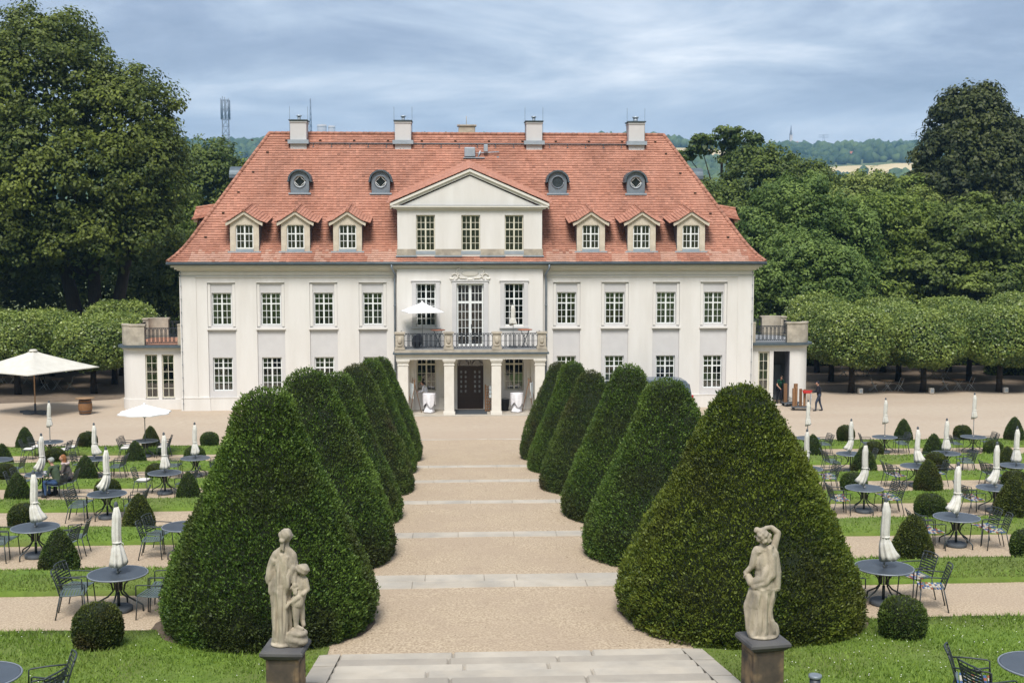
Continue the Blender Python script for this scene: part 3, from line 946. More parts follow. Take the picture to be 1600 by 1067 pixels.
# roof camera box
mm = MB(); z = 15.25; yy = roof_y(z)
mm.bbox(-0.25, 0.42, yy-0.5, yy-0.05, z-0.3, z+0.25, 0.04); mm.box(-0.32, 1.0, yy-0.55, yy+0.1, z-0.42, z-0.36)
mm.bbox(0.95, 1.2, yy-0.5, yy-0.2, z+0.0, z+0.42, 0.03); mm.tube([(0.5, yy-0.3, z-0.1), (1.9, yy-0.3, z-0.02)], 0.035, 5)
mm.tube([(0.6, yy-0.3, z-0.35), (0.75, yy-0.3, z+0.05)], 0.06, 6); mm.box(1.75, 1.9, yy-0.4, yy+0.1, z-0.4, z-0.3)
mm.box(-0.3, -0.18, yy-0.5, yy+0.1, z-0.75, z-0.5); mm.box(0.75, 0.87, yy-0.5, yy+0.1, z-0.75, z-0.5)
mm.build('roof_camera', 'zinc_light', roof, HO)
mm = MB(); mm.bbox(-0.6, 0.45, RY-0.05, RY+0.6, RZ-0.2, RZ+0.52, 0.04); mm.box(-0.68, 0.53, RY-0.12, RY+0.68, RZ+0.522, RZ+0.60); mm.tube([(-0.1, RY+0.2, RZ+0.5), (-0.1, RY+0.2, RZ+1.15)], 0.02, 5)
mm.build('roof_hatch', 'sandstone', roof, HO)
# chimneys
for i, x in enumerate((-10.5, -4.05, 4.12, 10.55)):
    mm = MB()
    mm.bbox(x-0.50, x+0.50, 74.55, 75.7, 15.4, 17.14, 0.02); mm.box(x-0.54, x+0.54, 74.51, 75.74, 17.02, 17.08)
    ch = mm.build('chimney', 'pigeon_grey' if False else 'plaster_grey', roof, HO)
    mm = MB(); mm.box(x-0.58, x+0.58, 74.46, 75.79, 17.142, 17.20)
    mm.build('cap', 'gutter', ch, HO)
    mm = MB(); mm.box(x-0.64, x+0.64, 74.40, 75.2, 15.72, 15.96); mm.build('flashing', 'zinc_light', ch, HO)
    mm = MB(); mm.tube([(x+0.0, 75.1, 17.15), (x+0.0, 75.1, 17.42)], 0.10 if i != 3 else 0.15, 8); mm.tube([(x, 75.1, 17.44), (x, 75.1, 17.52)], 0.16 if i != 3 else 0.2, 8)
    mm.build('flue', 'zinc_light', ch, HO)
    for q in (-1, 1):
        mm = MB(); mm.tube([(x+q*0.56, 74.9, 15.9), (x+q*0.56, 74.9, 18.05)], 0.011, 5); mm.build('lightning_rod', 'gutter', ch, HO)

# windows ------------------------------------------------------------------
def win_mesh(w, h, cols, rows_top, rows_bot, split, fr=0.055, mt=0.028, arch=0.0, mull=0.085, dep=0.06, trans=0.07):
    """frame with mullion, transom and glazing bars; origin bottom centre, facing -y"""
    mm = MB(); hw = w/2
    mm.box(-hw, -hw+fr, 0, dep, 0, h); mm.box(hw-fr, hw, 0, dep, 0, h)
    mm.box(-hw+fr, hw-fr, 0.001, dep-0.001, 0, fr); mm.box(-hw+fr, hw-fr, 0.001, dep-0.001, h-fr, h)
    mm.box(-mull/2, mull/2, -0.008, dep-0.002, fr, h-fr)
    zt = h*split
    mm.box(-hw+fr, -mull/2, -0.004, dep-0.003, zt-trans/2, zt+trans/2); mm.box(mull/2, hw-fr, -0.004, dep-0.003, zt-trans/2, zt+trans/2)
    for sg in (-1, 1):
        xa, xb = sorted((sg*mull/2, sg*(hw-fr)))
        for (z0, z1, nr) in ((fr, zt-trans/2, rows_bot), (zt+trans/2, h-fr, rows_top)):
            for c in range(1, cols):
                x = xa+(xb-xa)*c/cols
                mm.box(x-mt/2, x+mt/2, 0.012, 0.036, z0, z1)
            for q in range(1, nr):
                z = z0+(z1-z0)*q/nr
                mm.box(xa, xb, 0.013, 0.035, z-mt/2, z+mt/2)
    return mm
def glass_mesh(w, h, name='pane'):
    g = MB(); g.quad((-w/2+0.02, 0.045, 0.02), (w/2-0.02, 0.045, 0.02), (w/2-0.02, 0.045, h-0.02), (-w/2+0.02, 0.045, h-0.02))
    return g.mesh(name, 'glass')
def curtain_mesh(w, h, kind):
    g = MB(); n = 22
    if kind == 'half':
        spans = ((-w/2, w/2),); top = h*0.45
    elif kind == 'full':
        spans = ((-w/2, w/2),); top = h
    else:
        spans = ((-w/2, -w/2+w*0.27), (w/2-w*0.27, w/2)); top = h
    for a, b in spans:
        rings = [[], []]
        for i in range(n+1):
            x = a+(b-a)*i/n; yy = 0.22+0.03*math.sin(i*1.9)+0.015*math.sin(i*4.1)
            rings[0].append((x, yy, 0.03)); rings[1].append((x, yy, top))
        g.loft(rings, cap=False, closed=False, sm=True)
    return g
def room(w, h):
    g = MB(); g.quad((-w, 1.4, -0.3), (w, 1.4, -0.3), (w, 1.4, h+0.3), (-w, 1.4, h+0.3))
    for s_ in (-1, 1):
        g.quad((s_*w, 0.3, -0.3), (s_*w, 1.4, -0.3), (s_*w, 1.4, h+0.3), (s_*w, 0.3, h+0.3))
    g.quad((-w, 0.3, -0.3), (w, 0.3, -0.3), (w, 1.4, -0.3), (-w, 1.4, -0.3)); g.quad((-w, 0.3, h+0.3), (w, 0.3, h+0.3), (w, 1.4, h+0.3), (-w, 1.4, h+0.3))
    return g.mesh('room', 'interior')
def sill(w, mt_='zinc_light', pr=0.10):
    g = MB(); g.box(-w/2-0.03, w/2+0.03, -pr, 0.02, -0.085, -0.012); return g.mesh('sill', mt_)
def add_window(parent, x, y, z, meshes, curtain=None, cm='curtain', rz=0, name='window', w=1.1, h=1.8):
    fo = link(name, meshes['frame'], parent, (x-HO[0], y-HO[1], z) , rz)
    link('pane', meshes['glass'], fo)
    link('interior', meshes['room'], fo)
    if 'sill' in meshes: link('sill', meshes['sill'], fo)
    if curtain: curtain_mesh(w, h, curtain).build('curtain', cm, fo)
    return fo
def wset(w, h, cols, rt, rb, split, fm='window_frame', sl=True, **k):
    d = dict(frame=win_mesh(w, h, cols, rt, rb, split, **k).mesh('window_frame', fm), glass=glass_mesh(w, h), room=room(w*0.62, h))
    if sl: d['sill'] = sill(w)
    return d
WU = wset(1.11, 1.84, 2, 2, 3, 0.66)
WL_ = wset(1.11, 1.92, 2, 2, 3, 0.68)
cu = {-14.24: 'sides', -11.44: 'sides', -8.43: None, -5.61: 'half', 5.61: ('sides', 'curtain_red'), 8.43: ('half', 'curtain_red'), 11.44: 'full', 14.24: 'full'}
cl = {-14.24: 'half', -11.44: 'half', -8.43: 'sides', -5.61: None, 5.61: None, 8.43: 'half', 11.44: 'sides', 14.24: 'half'}
for b in bays:
    for (mesh_, z, c, hh) in ((WU, WIN_UP[0]+0.01, cu[b], 1.84), (WL_, WIN_LO[0]+0.01, cl[b], 1.92)):
        cm = 'curtain'
        if isinstance(c, tuple): c, cm = c
        add_window(house, b, PY+0.20, z, mesh_, c, cm, w=1.05, h=hh)
WC = wset(1.1, 2.42, 2, 2, 4, 0.64)
for c in (-CW, CW):
    add_window(house, c, RIS+0.14, 4.87, WC, 'sides' if c < 0 else None, w=1.05, h=2.42)
WD = wset(1.54, 3.58, 3, 2, 5, 0.70, sl=False, mull=0.16, fr=0.09, trans=0.13)
bd = add_window(house, 0, RIS+0.14, 3.71, WD, None, 'curtain_red', name='balcony_door', w=1.5, h=3.5)
mm = MB(); mm.tube([(0.06, -0.05, 1.0), (0.06, -0.05, 1.25)], 0.018, 5); mm.build('handle', 'iron', bd)

def spandrel(w, hs, rise, th, y0, z0, x0=0, n=12, M=None, mm=None):
    """fill between a round arch and the square head of an opening (spring height hs above z0)"""
    mm = mm or MB(); hw = w/2
    pts = [(-hw*math.cos(PI*i/n), hs+rise*math.sin(PI*i/n)) for i in range(n+1)]
    top = hs+rise+0.06
    for (xa, za), (xb, zb) in zip(pts[:-1], pts[1:]):
        P = [(x0+xa, y0, z0+za), (x0+xb, y0, z0+zb), (x0+xb, y0, z0+top), (x0+xa, y0, z0+top)]
        Q = [(p[0], p[1]+th, p[2]) for p in P]
        if M is not None: P = [tuple(M @ Vector(p)) for p in P]; Q = [tuple(M @ Vector(p)) for p in Q]
        mm.quad(*P); mm.quad(Q[1], Q[0], P[0], P[1])
    return mm
# ground floor arched windows behind the portico
WG = wset(1.1, 2.17, 2, 1, 3, 0.70, fm='window_frame_cream', mull=0.09, trans=0.09)
for c in (-CW, CW):
    f = add_window(house, c, RIS+0.14, 1.11, WG, 'half' if c > 0 else None, w=1.05, h=2.1)
    mm = spandrel(1.12, 1.62, 0.54, 0.24, RIS+0.001, 1.10, x0=c)
    for q in (-1, 1):
        for aa in ((20, 100), (160, 80)):
            mm.tube([(c+q*0.27+0.2*math.cos(R(aa[0]+(aa[1]-aa[0])*i/5)), RIS+0.13, 2.72+0.34*math.sin(R(aa[0]+(aa[1]-aa[0])*i/5))) for i in range(6)], 0.012, 4)
    mm.build('arch', 'plaster', house, HO)
# entrance door
mm = MB()
DY = RIS+0.16
mm.box(-0.76, 0.76, DY, DY+0.06, 2.42, 2.52); mm.box(-0.05, 0.05, DY-0.02, DY+0.05, 0.02, 2.42)
door = mm.build('entrance_door', 'dark_wood', house, HO)
for q in (-1, 1):
    ops = []
    for r_ in range(5):
        for c_ in range(2):
            cx = q*0.40+(c_-0.5)*0.26; cz = 1.05+r_*0.28
            ops.append((cx-0.075, cx+0.075, cz-0.10, cz+0.10))
    lf = MB(); xa, xb = sorted((q*0.05, q*0.75))
    lf.wall(xa, xb, 0.02, 2.42, DY+0.02, 0.03, ops)
    lf.box(xa+0.08, xb-0.08, DY+0.002, DY+0.02, 0.16, 0.40); lf.box(xa+0.08, xb-0.08, DY+0.002, DY+0.02, 0.48, 0.78)
    for o_ in ops:      # oval rims
        cx, cz = (o_[0]+o_[1])/2, (o_[2]+o_[3])/2
        lf.tube([(cx+0.078*math.cos(R(a)), DY+0.015, cz+0.105*math.sin(R(a))) for a in range(0, 361, 30)], 0.022, 5)
    leaf = lf.build('door_leaf', 'dark_wood', door, HO)
    g = MB(); g.quad((xa+0.05, DY+0.045, 0.9), (xb-0.05, DY+0.045, 0.9), (xb-0.05, DY+0.045, 2.36), (xa+0.05, DY+0.045, 2.36)); g.build('pane', 'door_glass_reflect', door, HO)
g = MB(); g.quad((-0.74, DY+0.04, 2.52), (0.74, DY+0.04, 2.52), (0.74, DY+0.04, 3.3), (-0.74, DY+0.04, 3.3)); g.build('pane', 'glass', door, HO)
g = MB()
for a in (50, 90, 130): g.tube([(0.12*math.cos(R(a)), DY+0.02, 2.53+0.12*math.sin(R(a))), (0.7*math.cos(R(a)), DY+0.02, 2.53+0.75*math.sin(R(a)))], 0.018, 5)
for s_ in (-1, 1): g.tube([(s_*(0.36+0.28*math.cos(R(a))), DY+0.02, 2.62+0.28*math.sin(R(a))) for a in range(0, 361, 30)], 0.014, 5)
g.build('fanlight_bars', 'dark_wood', door, HO)
g = MB(); g.quad((-0.8, DY+1.6, 0), (0.8, DY+1.6, 0), (0.8, DY+1.6, 3.4), (-0.8, DY+1.6, 3.4)); g.build('interior', 'interior', door, HO)
spandrel(1.52, 2.60, 0.72, 0.26, RIS+0.001, 0.02).build('arch', 'plaster', house, HO)

# portico and balcony ----------------------------------------------------------
PF = 66.0
for xa, xb in ((-4.08, -3.50), (-1.50, -0.94), (1.16, 1.70), (3.60, 4.16)):
    m = MB()
    m.bbox(xa, xb, PF, PF+0.56, 0.17, 2.80, 0.025); m.box(xa-0.05, xb+0.05, PF-0.05, PF+0.61, 0.0, 0.168)
    m.box(xa-0.025, xb+0.025, PF-0.025, PF+0.585, 2.80, 2.87); m.box(xa-0.05, xb+0.05, PF-0.05, PF+0.61, 2.99, 3.06); m.box(xa-0.08, xb+0.08, PF-0.08, PF+0.64, 3.062, 3.14)
    m.bbox(xa, xb, PF+0.001, PF+0.559, 2.872, 2.99, 0.005)
    m.build('column', 'plaster_trim', house, HO)
for s_ in (-1, 1):      # pilasters against the wall
    m = MB(); m.box(min(s_*3.5, s_*4.1), max(s_*3.5, s_*4.1), RIS-0.12, RIS-0.001, 0, 3.13); m.build('pilaster', 'plaster_trim', house, HO)
m = MB()
m.box(-4.18, 4.22, PF-0.03, RIS-0.002, 3.142, 3.36); m.box(-4.22, 4.26, PF-0.08, RIS-0.002, 3.362, 3.44)
m.build('architrave', 'plaster_trim', house, HO)
m = MB(); m.box(-4.34, 4.38, PF-0.20, RIS-0.002, 3.442, 3.535); m.build('balcony_edge', 'gutter', house, HO)
m = MB(); m.box(-4.26, 4.30, PF-0.12, RIS-0.002, 3.537, 3.68)
m.build('balcony_slab', 'sandstone', house, HO)
m = MB(); m.box(-4.15, 4.19, PF+0.05, RIS-0.003, 3.682, 3.70); m.build('balcony_floor', 'pigeon_grey', house, HO)
POSTS = [(-4.20, -3.72), (-1.48, -1.0), (1.22, 1.70), (3.74, 4.22)]
for xa, xb in POSTS:
    m = MB()
    m.bbox(xa, xb, PF-0.06, PF+0.40, 3.70, 4.58, 0.03); m.box(xa-0.04, xb+0.04, PF-0.10, PF+0.44, 3.70, 3.82); m.box(xa-0.05, xb+0.05, PF-0.11, PF+0.45, 4.582, 4.68)
    cx = (xa+xb)/2
    m.ball((cx, PF-0.06, 4.22), (0.13, 0.05, 0.24), 8, 6); m.ball((cx, PF-0.06, 3.93), (0.17, 0.04, 0.07), 8, 6)
    m.build('balcony_pier', 'sandstone', house, HO)
def railing_mesh(L_, h=0.86, rep=0.24):
    """interlaced hexagon lattice, length L_, along +x from 0"""
    mm = MB(); t = 0.015
    def bar(p, q, tt=t):
        mm.tube([p, q], tt, 4, sm=False, cap=False)
    for z in (0.06, h): mm.box(0, L_, -0.018, 0.018, z-0.018, z+0.018)
    mm.box(0, L_, -0.010, 0.010, h*0.52-0.01, h*0.52+0.01)
    n = max(2, round(L_/rep)); rep = L_/n
    z0, z1 = 0.07, h-0.015
    zm = [z0, z0+0.14, z1-0.14, z1]
    for i in range(n):
        x = i*rep; c = x+rep/2
        w = rep*0.5
        # two interleaved rows of long hexagons
        for cx, ww in ((c, w*0.98), (x+rep, w*0.45)):
            if cx > L_-0.01: continue
            pts = [(cx, 0, zm[0]), (cx+ww, 0, zm[1]), (cx+ww, 0, zm[2]), (cx, 0, zm[3]), (cx-ww, 0, zm[2]), (cx-ww, 0, zm[1]), (cx, 0, zm[0])]
            for a, b in zip(pts[:-1], pts[1:]): bar(a, b)
    return mm
for (xa, xb) in ((-3.72, -1.48), (-1.0, 1.22), (1.70, 3.74)):
    o = railing_mesh(xb-xa).build('railing', 'iron', house); o.location = (xa, PF+0.12-PY, 3.73)
for s_, xx in ((-1, -3.96), (1, 3.98)):
    L_ = RIS-PF-0.45
    o = railing_mesh(L_).build('railing', 'iron', house); o.location = (xx, PF+0.42-PY, 3.73); o.rotation_euler = (0, 0, PI/2)
m = MB(); m.box(-4.5, 4.5, PF-0.45, RIS+0.2, -0.05, 0.022); m.build('portico_floor', 'slab_stone', house, HO)

# gable over the centre --------------------------------------------------------
GY = 68.28
m = MB()
AW = 0.54
m.wall(-4.15, 4.15, 8.86, 11.55, GY, 0.22, [(c-AW, c+AW, 9.18, 11.22) for c in (-CW, 0.05, CW)])
for s_ in (-1, 1):
    m.box(min(s_*4.15, s_*4.13), max(s_*4.15, s_*4.13), GY+0.002, 72.0, 8.9, 11.55)
# tympanum
m.prism([(-4.0, 11.7), (4.0, 11.7), (0, 13.45)], GY-0.02, GY+0.1)
m.build('gable_wall', 'plaster', house, HO)
segs = [-4.2, -CW-AW-0.02, -CW+AW+0.02, 0.05-AW-0.02, 0.05+AW+0.02, CW-AW-0.02, CW+AW+0.02, 4.2]
for i in range(0, 8, 2):
    m = MB(); m.box(segs[i], segs[i+1], GY-0.03, GY+0.06, 8.92, 9.28); m.build('sandstone_block', 'sandstone', house, HO)
    m = MB(); m.box(segs[i]-0.05, segs[i+1]+0.05, GY-0.10, GY+0.06, 8.84, 8.915); m.build('flashing', 'zinc_light', house, HO)
for c in (-CW, 0.05, CW):
    m = MB(); m.box(c-AW-0.02, c+AW+0.02, GY-0.02, GY+0.12, 8.97, 9.16); m.build('flashing', 'zinc_light', house, HO)
WA = wset(1.06, 2.02, 2, 2, 3, 0.60, fm='window_frame_cream', sl=False)
for i, c in enumerate((-CW, 0.05, CW)):
    add_window(house, c, GY+0.12, 9.19, WA, ('sides', None, None)[i], 'curtain_red', w=1.0, h=2.0)
m = MB()
for (za, zb, pr, xe) in ((11.50, 11.56, 0.05, 4.2), (11.562, 11.66, 0.16, 4.36), (11.662, 11.74, 0.24, 4.46)):
    m.box(-xe, xe, GY-pr, GY+0.1, za, zb)
for s_ in (-1, 1):
    for (off, th, pr) in ((0.0, 0.16, 0.10), (0.16, 0.14, 0.20)):
        # raking mouldings
        xa, za, xb, zb = s_*4.55, 11.56+off, 0.0, 13.52+off
        P = [(xa, za), (xb, zb), (xb, zb+th), (xa, za+th)]
        if s_ > 0: P = list(reversed(P))
        m.prism(P, GY-pr, GY+0.05)
m.build('gable_cornice', 'plaster_trim', house, HO)
m = MB(); m.box(-4.0, 4.0, GY-0.2, GY+0.0, 11.742, 11.775); m.build('flashing', 'zinc', house, HO)
def slope_tiles(P0, U, Vv, ulen, vlen, tw=0.19, course=0.2, seed=0, flare=0.0, lift=0.035):
    """flat tiles on a plane: origin P0 at the low corner, U along courses, Vv up the slope"""
    r = np.random.default_rng(seed); mm = MB()
    U = Vector(U).normalized(); Vv = Vector(Vv).normalized(); nrm = U.cross(Vv).normalized()
    if nrm.z < 0: nrm = -nrm
    P0 = Vector(P0); k = 0; v = 0.0
    while v < vlen-0.02:
        u = -(tw*0.5 if k % 2 else 0.0)
        while u < ulen-0.02:
            a = max(u, 0); w = min(u+tw, ulen)-a-0.003
            if w > 0.02:
                fl = nrm*(flare*(1-v/vlen)**2)
                q0 = P0+U*a+Vv*v+fl; q1 = q0+U*w
                e = min(course*1.25, vlen-v)
                t2 = q1+Vv*e+nrm*0.004-fl*0.3; t3 = q0+Vv*e+nrm*0.004-fl*0.3
                h = lift+r.uniform(0, 0.014)
                n = len(mm.v)
                mm.v += [tuple(x) for x in (q0, q1, q0+nrm*h, q1+nrm*h, t2, t3)]
                mm.f += [(n+2, n+3, n+4, n+5), (n, n+1, n+3, n+2), (n, n+2, n+5), (n+1, n+4, n+3)]
                mm.sm += [False]*4
                mm.tint += [min(max(0.66+r.normal(0, 0.16), 0), 1)]*6
            u += tw
        v += course; k += 1
    return mm
# gable roof: its ridge climbs gently towards the main roof
tl = MB(); base = MB()
for s_ in (-1, 1):
    lo = Vector((s_*4.75, GY-0.24, 11.86)); ap = Vector((0, GY-0.24, 13.88)); rise = Vector((0, 5.4, 0.78))
    P = [lo, ap, ap+rise, lo+rise]
    base.quad(*([tuple(p) for p in P] if s_ < 0 else [tuple(p) for p in reversed(P)]))
    Vv = (ap-lo); U = rise
    t = slope_tiles(lo, U, Vv, rise.length, Vv.length, seed=30+s_)
    n = len(tl.v); tl.v += t.v; tl.f += [tuple(i+n for i in f) for f in t.f]; tl.sm += t.sm; tl.tint += t.tint
base.tint = [0.4]*len(base.v)
gr = base.build('gable_roof', 'roof_tile', house, HO)
tl.build('roof_tiles', 'roof_tile', gr, HO, kind='stuff')
# downpipes
for xx, s_ in ((-4.33, -1), (4.40, 1)):
    m = MB(); yy = PY-0.14
    m.tube([(xx-0.15*(1 if s_ < 0 else -1), 67.93, 8.42), (xx-0.15*(1 if s_ < 0 else -1), 67.93, 8.2), (xx-0.02*(1 if s_ < 0 else -1), 68.15, 7.95), (xx+0.04*s_*-1, yy, 7.75), (xx, yy, 7.5), (xx, yy, 0.1)], 0.062, 8)
    for z in (6.0, 4.2, 2.2): m.tube([(xx, yy, z), (xx, yy, z+0.07)], 0.08, 8)
    m.build('downpipe', 'zinc', house, HO)
for s_ in (-1, 1):
    m = MB(); m.tube([(s_*(XW-0.06), PY-0.12, 8.2), (s_*(XW-0.06), PY-0.1, 0.05)], 0.012, 5); 
    for z in np.arange(0.4, 8, 0.75): m.box(s_*(XW-0.06)-0.025, s_*(XW-0.06)+0.025, PY-0.14, PY-0.08, z, z+0.05)
    m.build('lightning_wire', 'zinc', house, HO)

# dormers ----------------------------------------------------------------------
def dormer_parts():
    """local frame: x across, y into the roof, z up; origin at the sill centre of the front"""
    d = {}
    m = MB()      # stone front with opening
    m.wall(-0.82, 0.82, 0.0, 1.55, 0.0, 0.16, [(-0.50, 0.50, 0.14, 1.50)])
    m.prism([(-0.82, 1.548), (0.82, 1.548), (0.0, 2.10)], 0.0, 0.12)
    spandrel(1.0, 1.22, 0.25, 0.14, 0.001, 0.14, mm=m)
    for s_ in (-1, 1):       # raking cornice with kicked ends
        P = [(s_*1.03, 1.44), (s_*0.80, 1.56), (0.0, 2.10), (0.0, 2.27), (s_*0.82, 1.73), (s_*1.06, 1.60)]
        if s_ > 0: P = list(reversed(P))
        m.prism(P, -0.14, 0.08)
        xa, xb = sorted((s_*0.82, s_*0.60)); m.box(xa, xb, -0.035, 0.0, 0.0, 0.36)
    d['front'] = m.mesh('dormer', 'sandstone_pale')
    d['cheek'] = []
    for s_ in (-1, 1):
        m = MB(); m.box(min(s_*0.815, s_*0.79), max(s_*0.815, s_*0.79), 0.121, 1.9, 0.0, 1.56)
        d['cheek'].append(m.mesh('cheek', 'slate'))
    m = MB(); t = MB()
    for s_ in (-1, 1):
        lo2 = Vector((s_*1.32, -0.20, 1.60)); mid = Vector((s_*0.80, -0.20, 1.775)); ap = Vector((0, -0.20, 2.30)); rise = Vector((0, 2.9, 0.48)); r2 = Vector((s_*0.0, 2.2, 0.30))
        for a, b in ((lo2, mid), (mid, ap)):
            P = [a, b, b+rise, a+rise]
            m.quad(*([tuple(p) for p in P] if s_ < 0 else [tuple(p) for p in reversed(P)]))
            q = slope_tiles(a, rise, b-a, rise.length, (b-a).length, tw=0.17, course=0.165, seed=50+s_)
            n = len(t.v); t.v += q.v; t.f += [tuple(i+n for i in f) for f in q.f]; t.sm += q.sm; t.tint += q.tint
    m.tint = [0.4]*len(m.v)
    d['roof'] = m.mesh('dormer_roof', 'roof_tile'); d['tiles'] = t.mesh('roof_tiles', 'roof_tile')
    m = ridge_line([(0, -0.2, 2.33), (0, 2.6, 2.76)], 0.34, 0.09); d['ridge'] = m.mesh('ridge_tiles', 'roof_tile')
    m = MB(); m.box(-0.95, 0.95, -0.14, 0.02, -0.09, -0.003); m.box(-0.5, 0.5, -0.06, 0.05, 0.0, 0.12); d['flash'] = m.mesh('flashing', 'zinc_light')
    d['win'] = wset(0.98, 1.36, 2, 1, 2, 0.62, sl=False)
    return d
DP = dormer_parts()
def add_dormer(x, y, z, rz=0, curtain=None):
    o = link('dormer', DP['front'], house, (x, y-PY, z), rz)
    [link('cheek', c_, o) for c_ in DP['cheek']]; link('dormer_roof', DP['roof'], o); tag(link('roof_tiles', DP['tiles'], o), kind='stuff'); tag(link('ridge_tiles', DP['ridge'], o), kind='stuff'); link('flashing', DP['flash'], o)
    f = link('window', DP['win']['frame'], o, (0, 0.09, 0.145)); g = link('pane', DP['win']['glass'], o, (0, 0.09, 0.145)); link('interior', DP['win']['room'], o, (0, 0.09, 0.145))
    return o
ZD = 9.16
for b in DORM:
    for s_ in (-1, 1): add_dormer(s_*b, roof_y(ZD)-0.06, ZD)
for s_ in (-1, 1):
    add_dormer(s_*(EX-0.66), 73.6, ZD+0.25, -s_*(-PI/2) if s_ > 0 else -PI/2)
# bull's-eye dormers
def bull_parts():
    d = {}; n = 14
    hw, sp, hh = 0.55, 0.74, 0.55
    arcp = [(hw*math.cos(PI*i/n), sp+hh*math.sin(PI*i/n)) for i in range(n+1)]
    m = MB()
    # front face ring around a round hole
    K = 28; rh, zc_ = 0.33, 0.66
    out = []
    for j in range(K):
        a = 2*PI*j/K; dx, dz = math.cos(a), math.sin(a)
        best = 9
        if abs(dx) > 1e-6: best = min(best, hw/abs(dx))
        if dz < 0: best = min(best, zc_/-dz)
        if dz > 0:
            # intersect with the arch circle (ellipse hw,hh centred at sp)
            for t in np.linspace(0.2, 1.2, 101):
                xx, zz = dx*t, zc_+dz*t
                if zz > sp and (xx/hw)**2+((zz-sp)/hh)**2 >= 1: best = min(best, t); break
        out.append((dx*best, zc_+dz*best))
    for j in range(K):
        a, b = 2*PI*j/K, 2*PI*(j+1)/K
        i0 = (rh*math.cos(a), zc_+rh*math.sin(a)); i1 = (rh*math.cos(b), zc_+rh*math.sin(b)); o0, o1 = out[j], out[(j+1) % K]
        m.quad((i0[0], 0, i0[1]), (o0[0], 0, o0[1]), (o1[0], 0, o1[1]), (i1[0], 0, i1[1]))
        m.quad((i1[0], 0, i1[1]), (i1[0], 0.14, i1[1]), (i0[0], 0.14, i0[1]), (i0[0], 0, i0[1]))
    m.tube([(0.36*math.cos(2*PI*j/20), -0.01, zc_+0.36*math.sin(2*PI*j/20)) for j in range(21)], 0.035, 6)
    side = [(hw, 0.0)]+arcp+[(-hw, 0.0)]
    m.loft([[(x, 0.001, z) for x, z in side], [(x, 1.6, z) for x, z in side]], cap=False, closed=False)
    d['body'] = m.mesh('bullseye_dormer', 'zinc')
    m = MB()
    o1 = [(0.70*math.cos(PI*i/n), sp-0.02+0.66*math.sin(PI*i/n)) for i in range(n+1)]
    i1 = [(0.60*math.cos(PI*i/n), sp-0.02+0.57*math.sin(PI*i/n)) for i in range(n+1)]
    P = [(-0.76, sp-0.06)]+[(-x, z) for x, z in o1]+[(0.76, sp-0.06), (0.70, sp-0.12), (0.60, sp-0.06)]+i1+[(-0.60, sp-0.06), (-0.70, sp-0.12)]
    ring_f = [(x, -0.16, z) for x, z in P]; ring_b = [(x, 1.5, z) for x, z in P]
    m.loft([ring_f, ring_b])
    d['hood'] = m.mesh('hood', 'gutter')
    m = MB(); m.box(-0.66, 0.66, -0.12, 0.05, -0.10, -0.002); d['flash'] = m.mesh('flashing', 'zinc_light')
    m = MB()
    for a in (45, 135, 225, 315):
        p = (0.32*math.cos(R(a+45)), 0.05, zc_+0.32*math.sin(R(a+45))); q = (0.32*math.cos(R(a-45)), 0.05, zc_+0.32*math.sin(R(a-45)))
        m.tube([p, q], 0.016, 5)
    m.tube([(0.32*math.cos(2*PI*j/20), 0.04, zc_+0.32*math.sin(2*PI*j/20)) for j in range(21)], 0.02, 5)
    d['bars'] = m.mesh('glazing_bars', 'window_frame')
    g = MB(); g.lathe([(0.34, 0), (0.34, 0.01)], 20, M=Matrix.Translation((0, 0.10, zc_)) @ Matrix.Rotation(PI/2, 4, 'X')); d['glass'] = g.mesh('pane', 'van_glass')
    m = MB()
    for i in range(9):
        z = zc_-0.30+0.07*i; w = math.sqrt(max(0.02, 0.33**2-(z-zc_)**2))
        m.box(-w, w, 0.03, 0.07, z, z+0.03)
    d['louvre'] = m.mesh('louvre', 'gutter')
    return d
BP = bull_parts()
ZB = 12.62
for x, lv in ((-BULL[0], 0), (-BULL[1], 0), (BULL[1]+0.07, 1), (BULL[0], 0)):
    o = link('bullseye_dormer', BP['body'], house, (x, roof_y(ZB)-0.12-PY, ZB))
    link('hood', BP['hood'], o); link('flashing', BP['flash'], o); link('pane', BP['glass'], o)
    link('louvre' if lv else 'glazing_bars', BP['louvre'] if lv else BP['bars'], o)
for s_ in (-1, 1):
    o = link('bullseye_dormer', BP['body'], house, (s_*(EX-inv_h(prof_s, 12.6-EZ)-0.12), 74.2-PY, 12.9), -PI/2 if s_ < 0 else PI/2)
    link('hood', BP['hood'], o); link('flashing', BP['flash'], o); link('pane', BP['glass'], o); link('glazing_bars', BP['bars'], o)

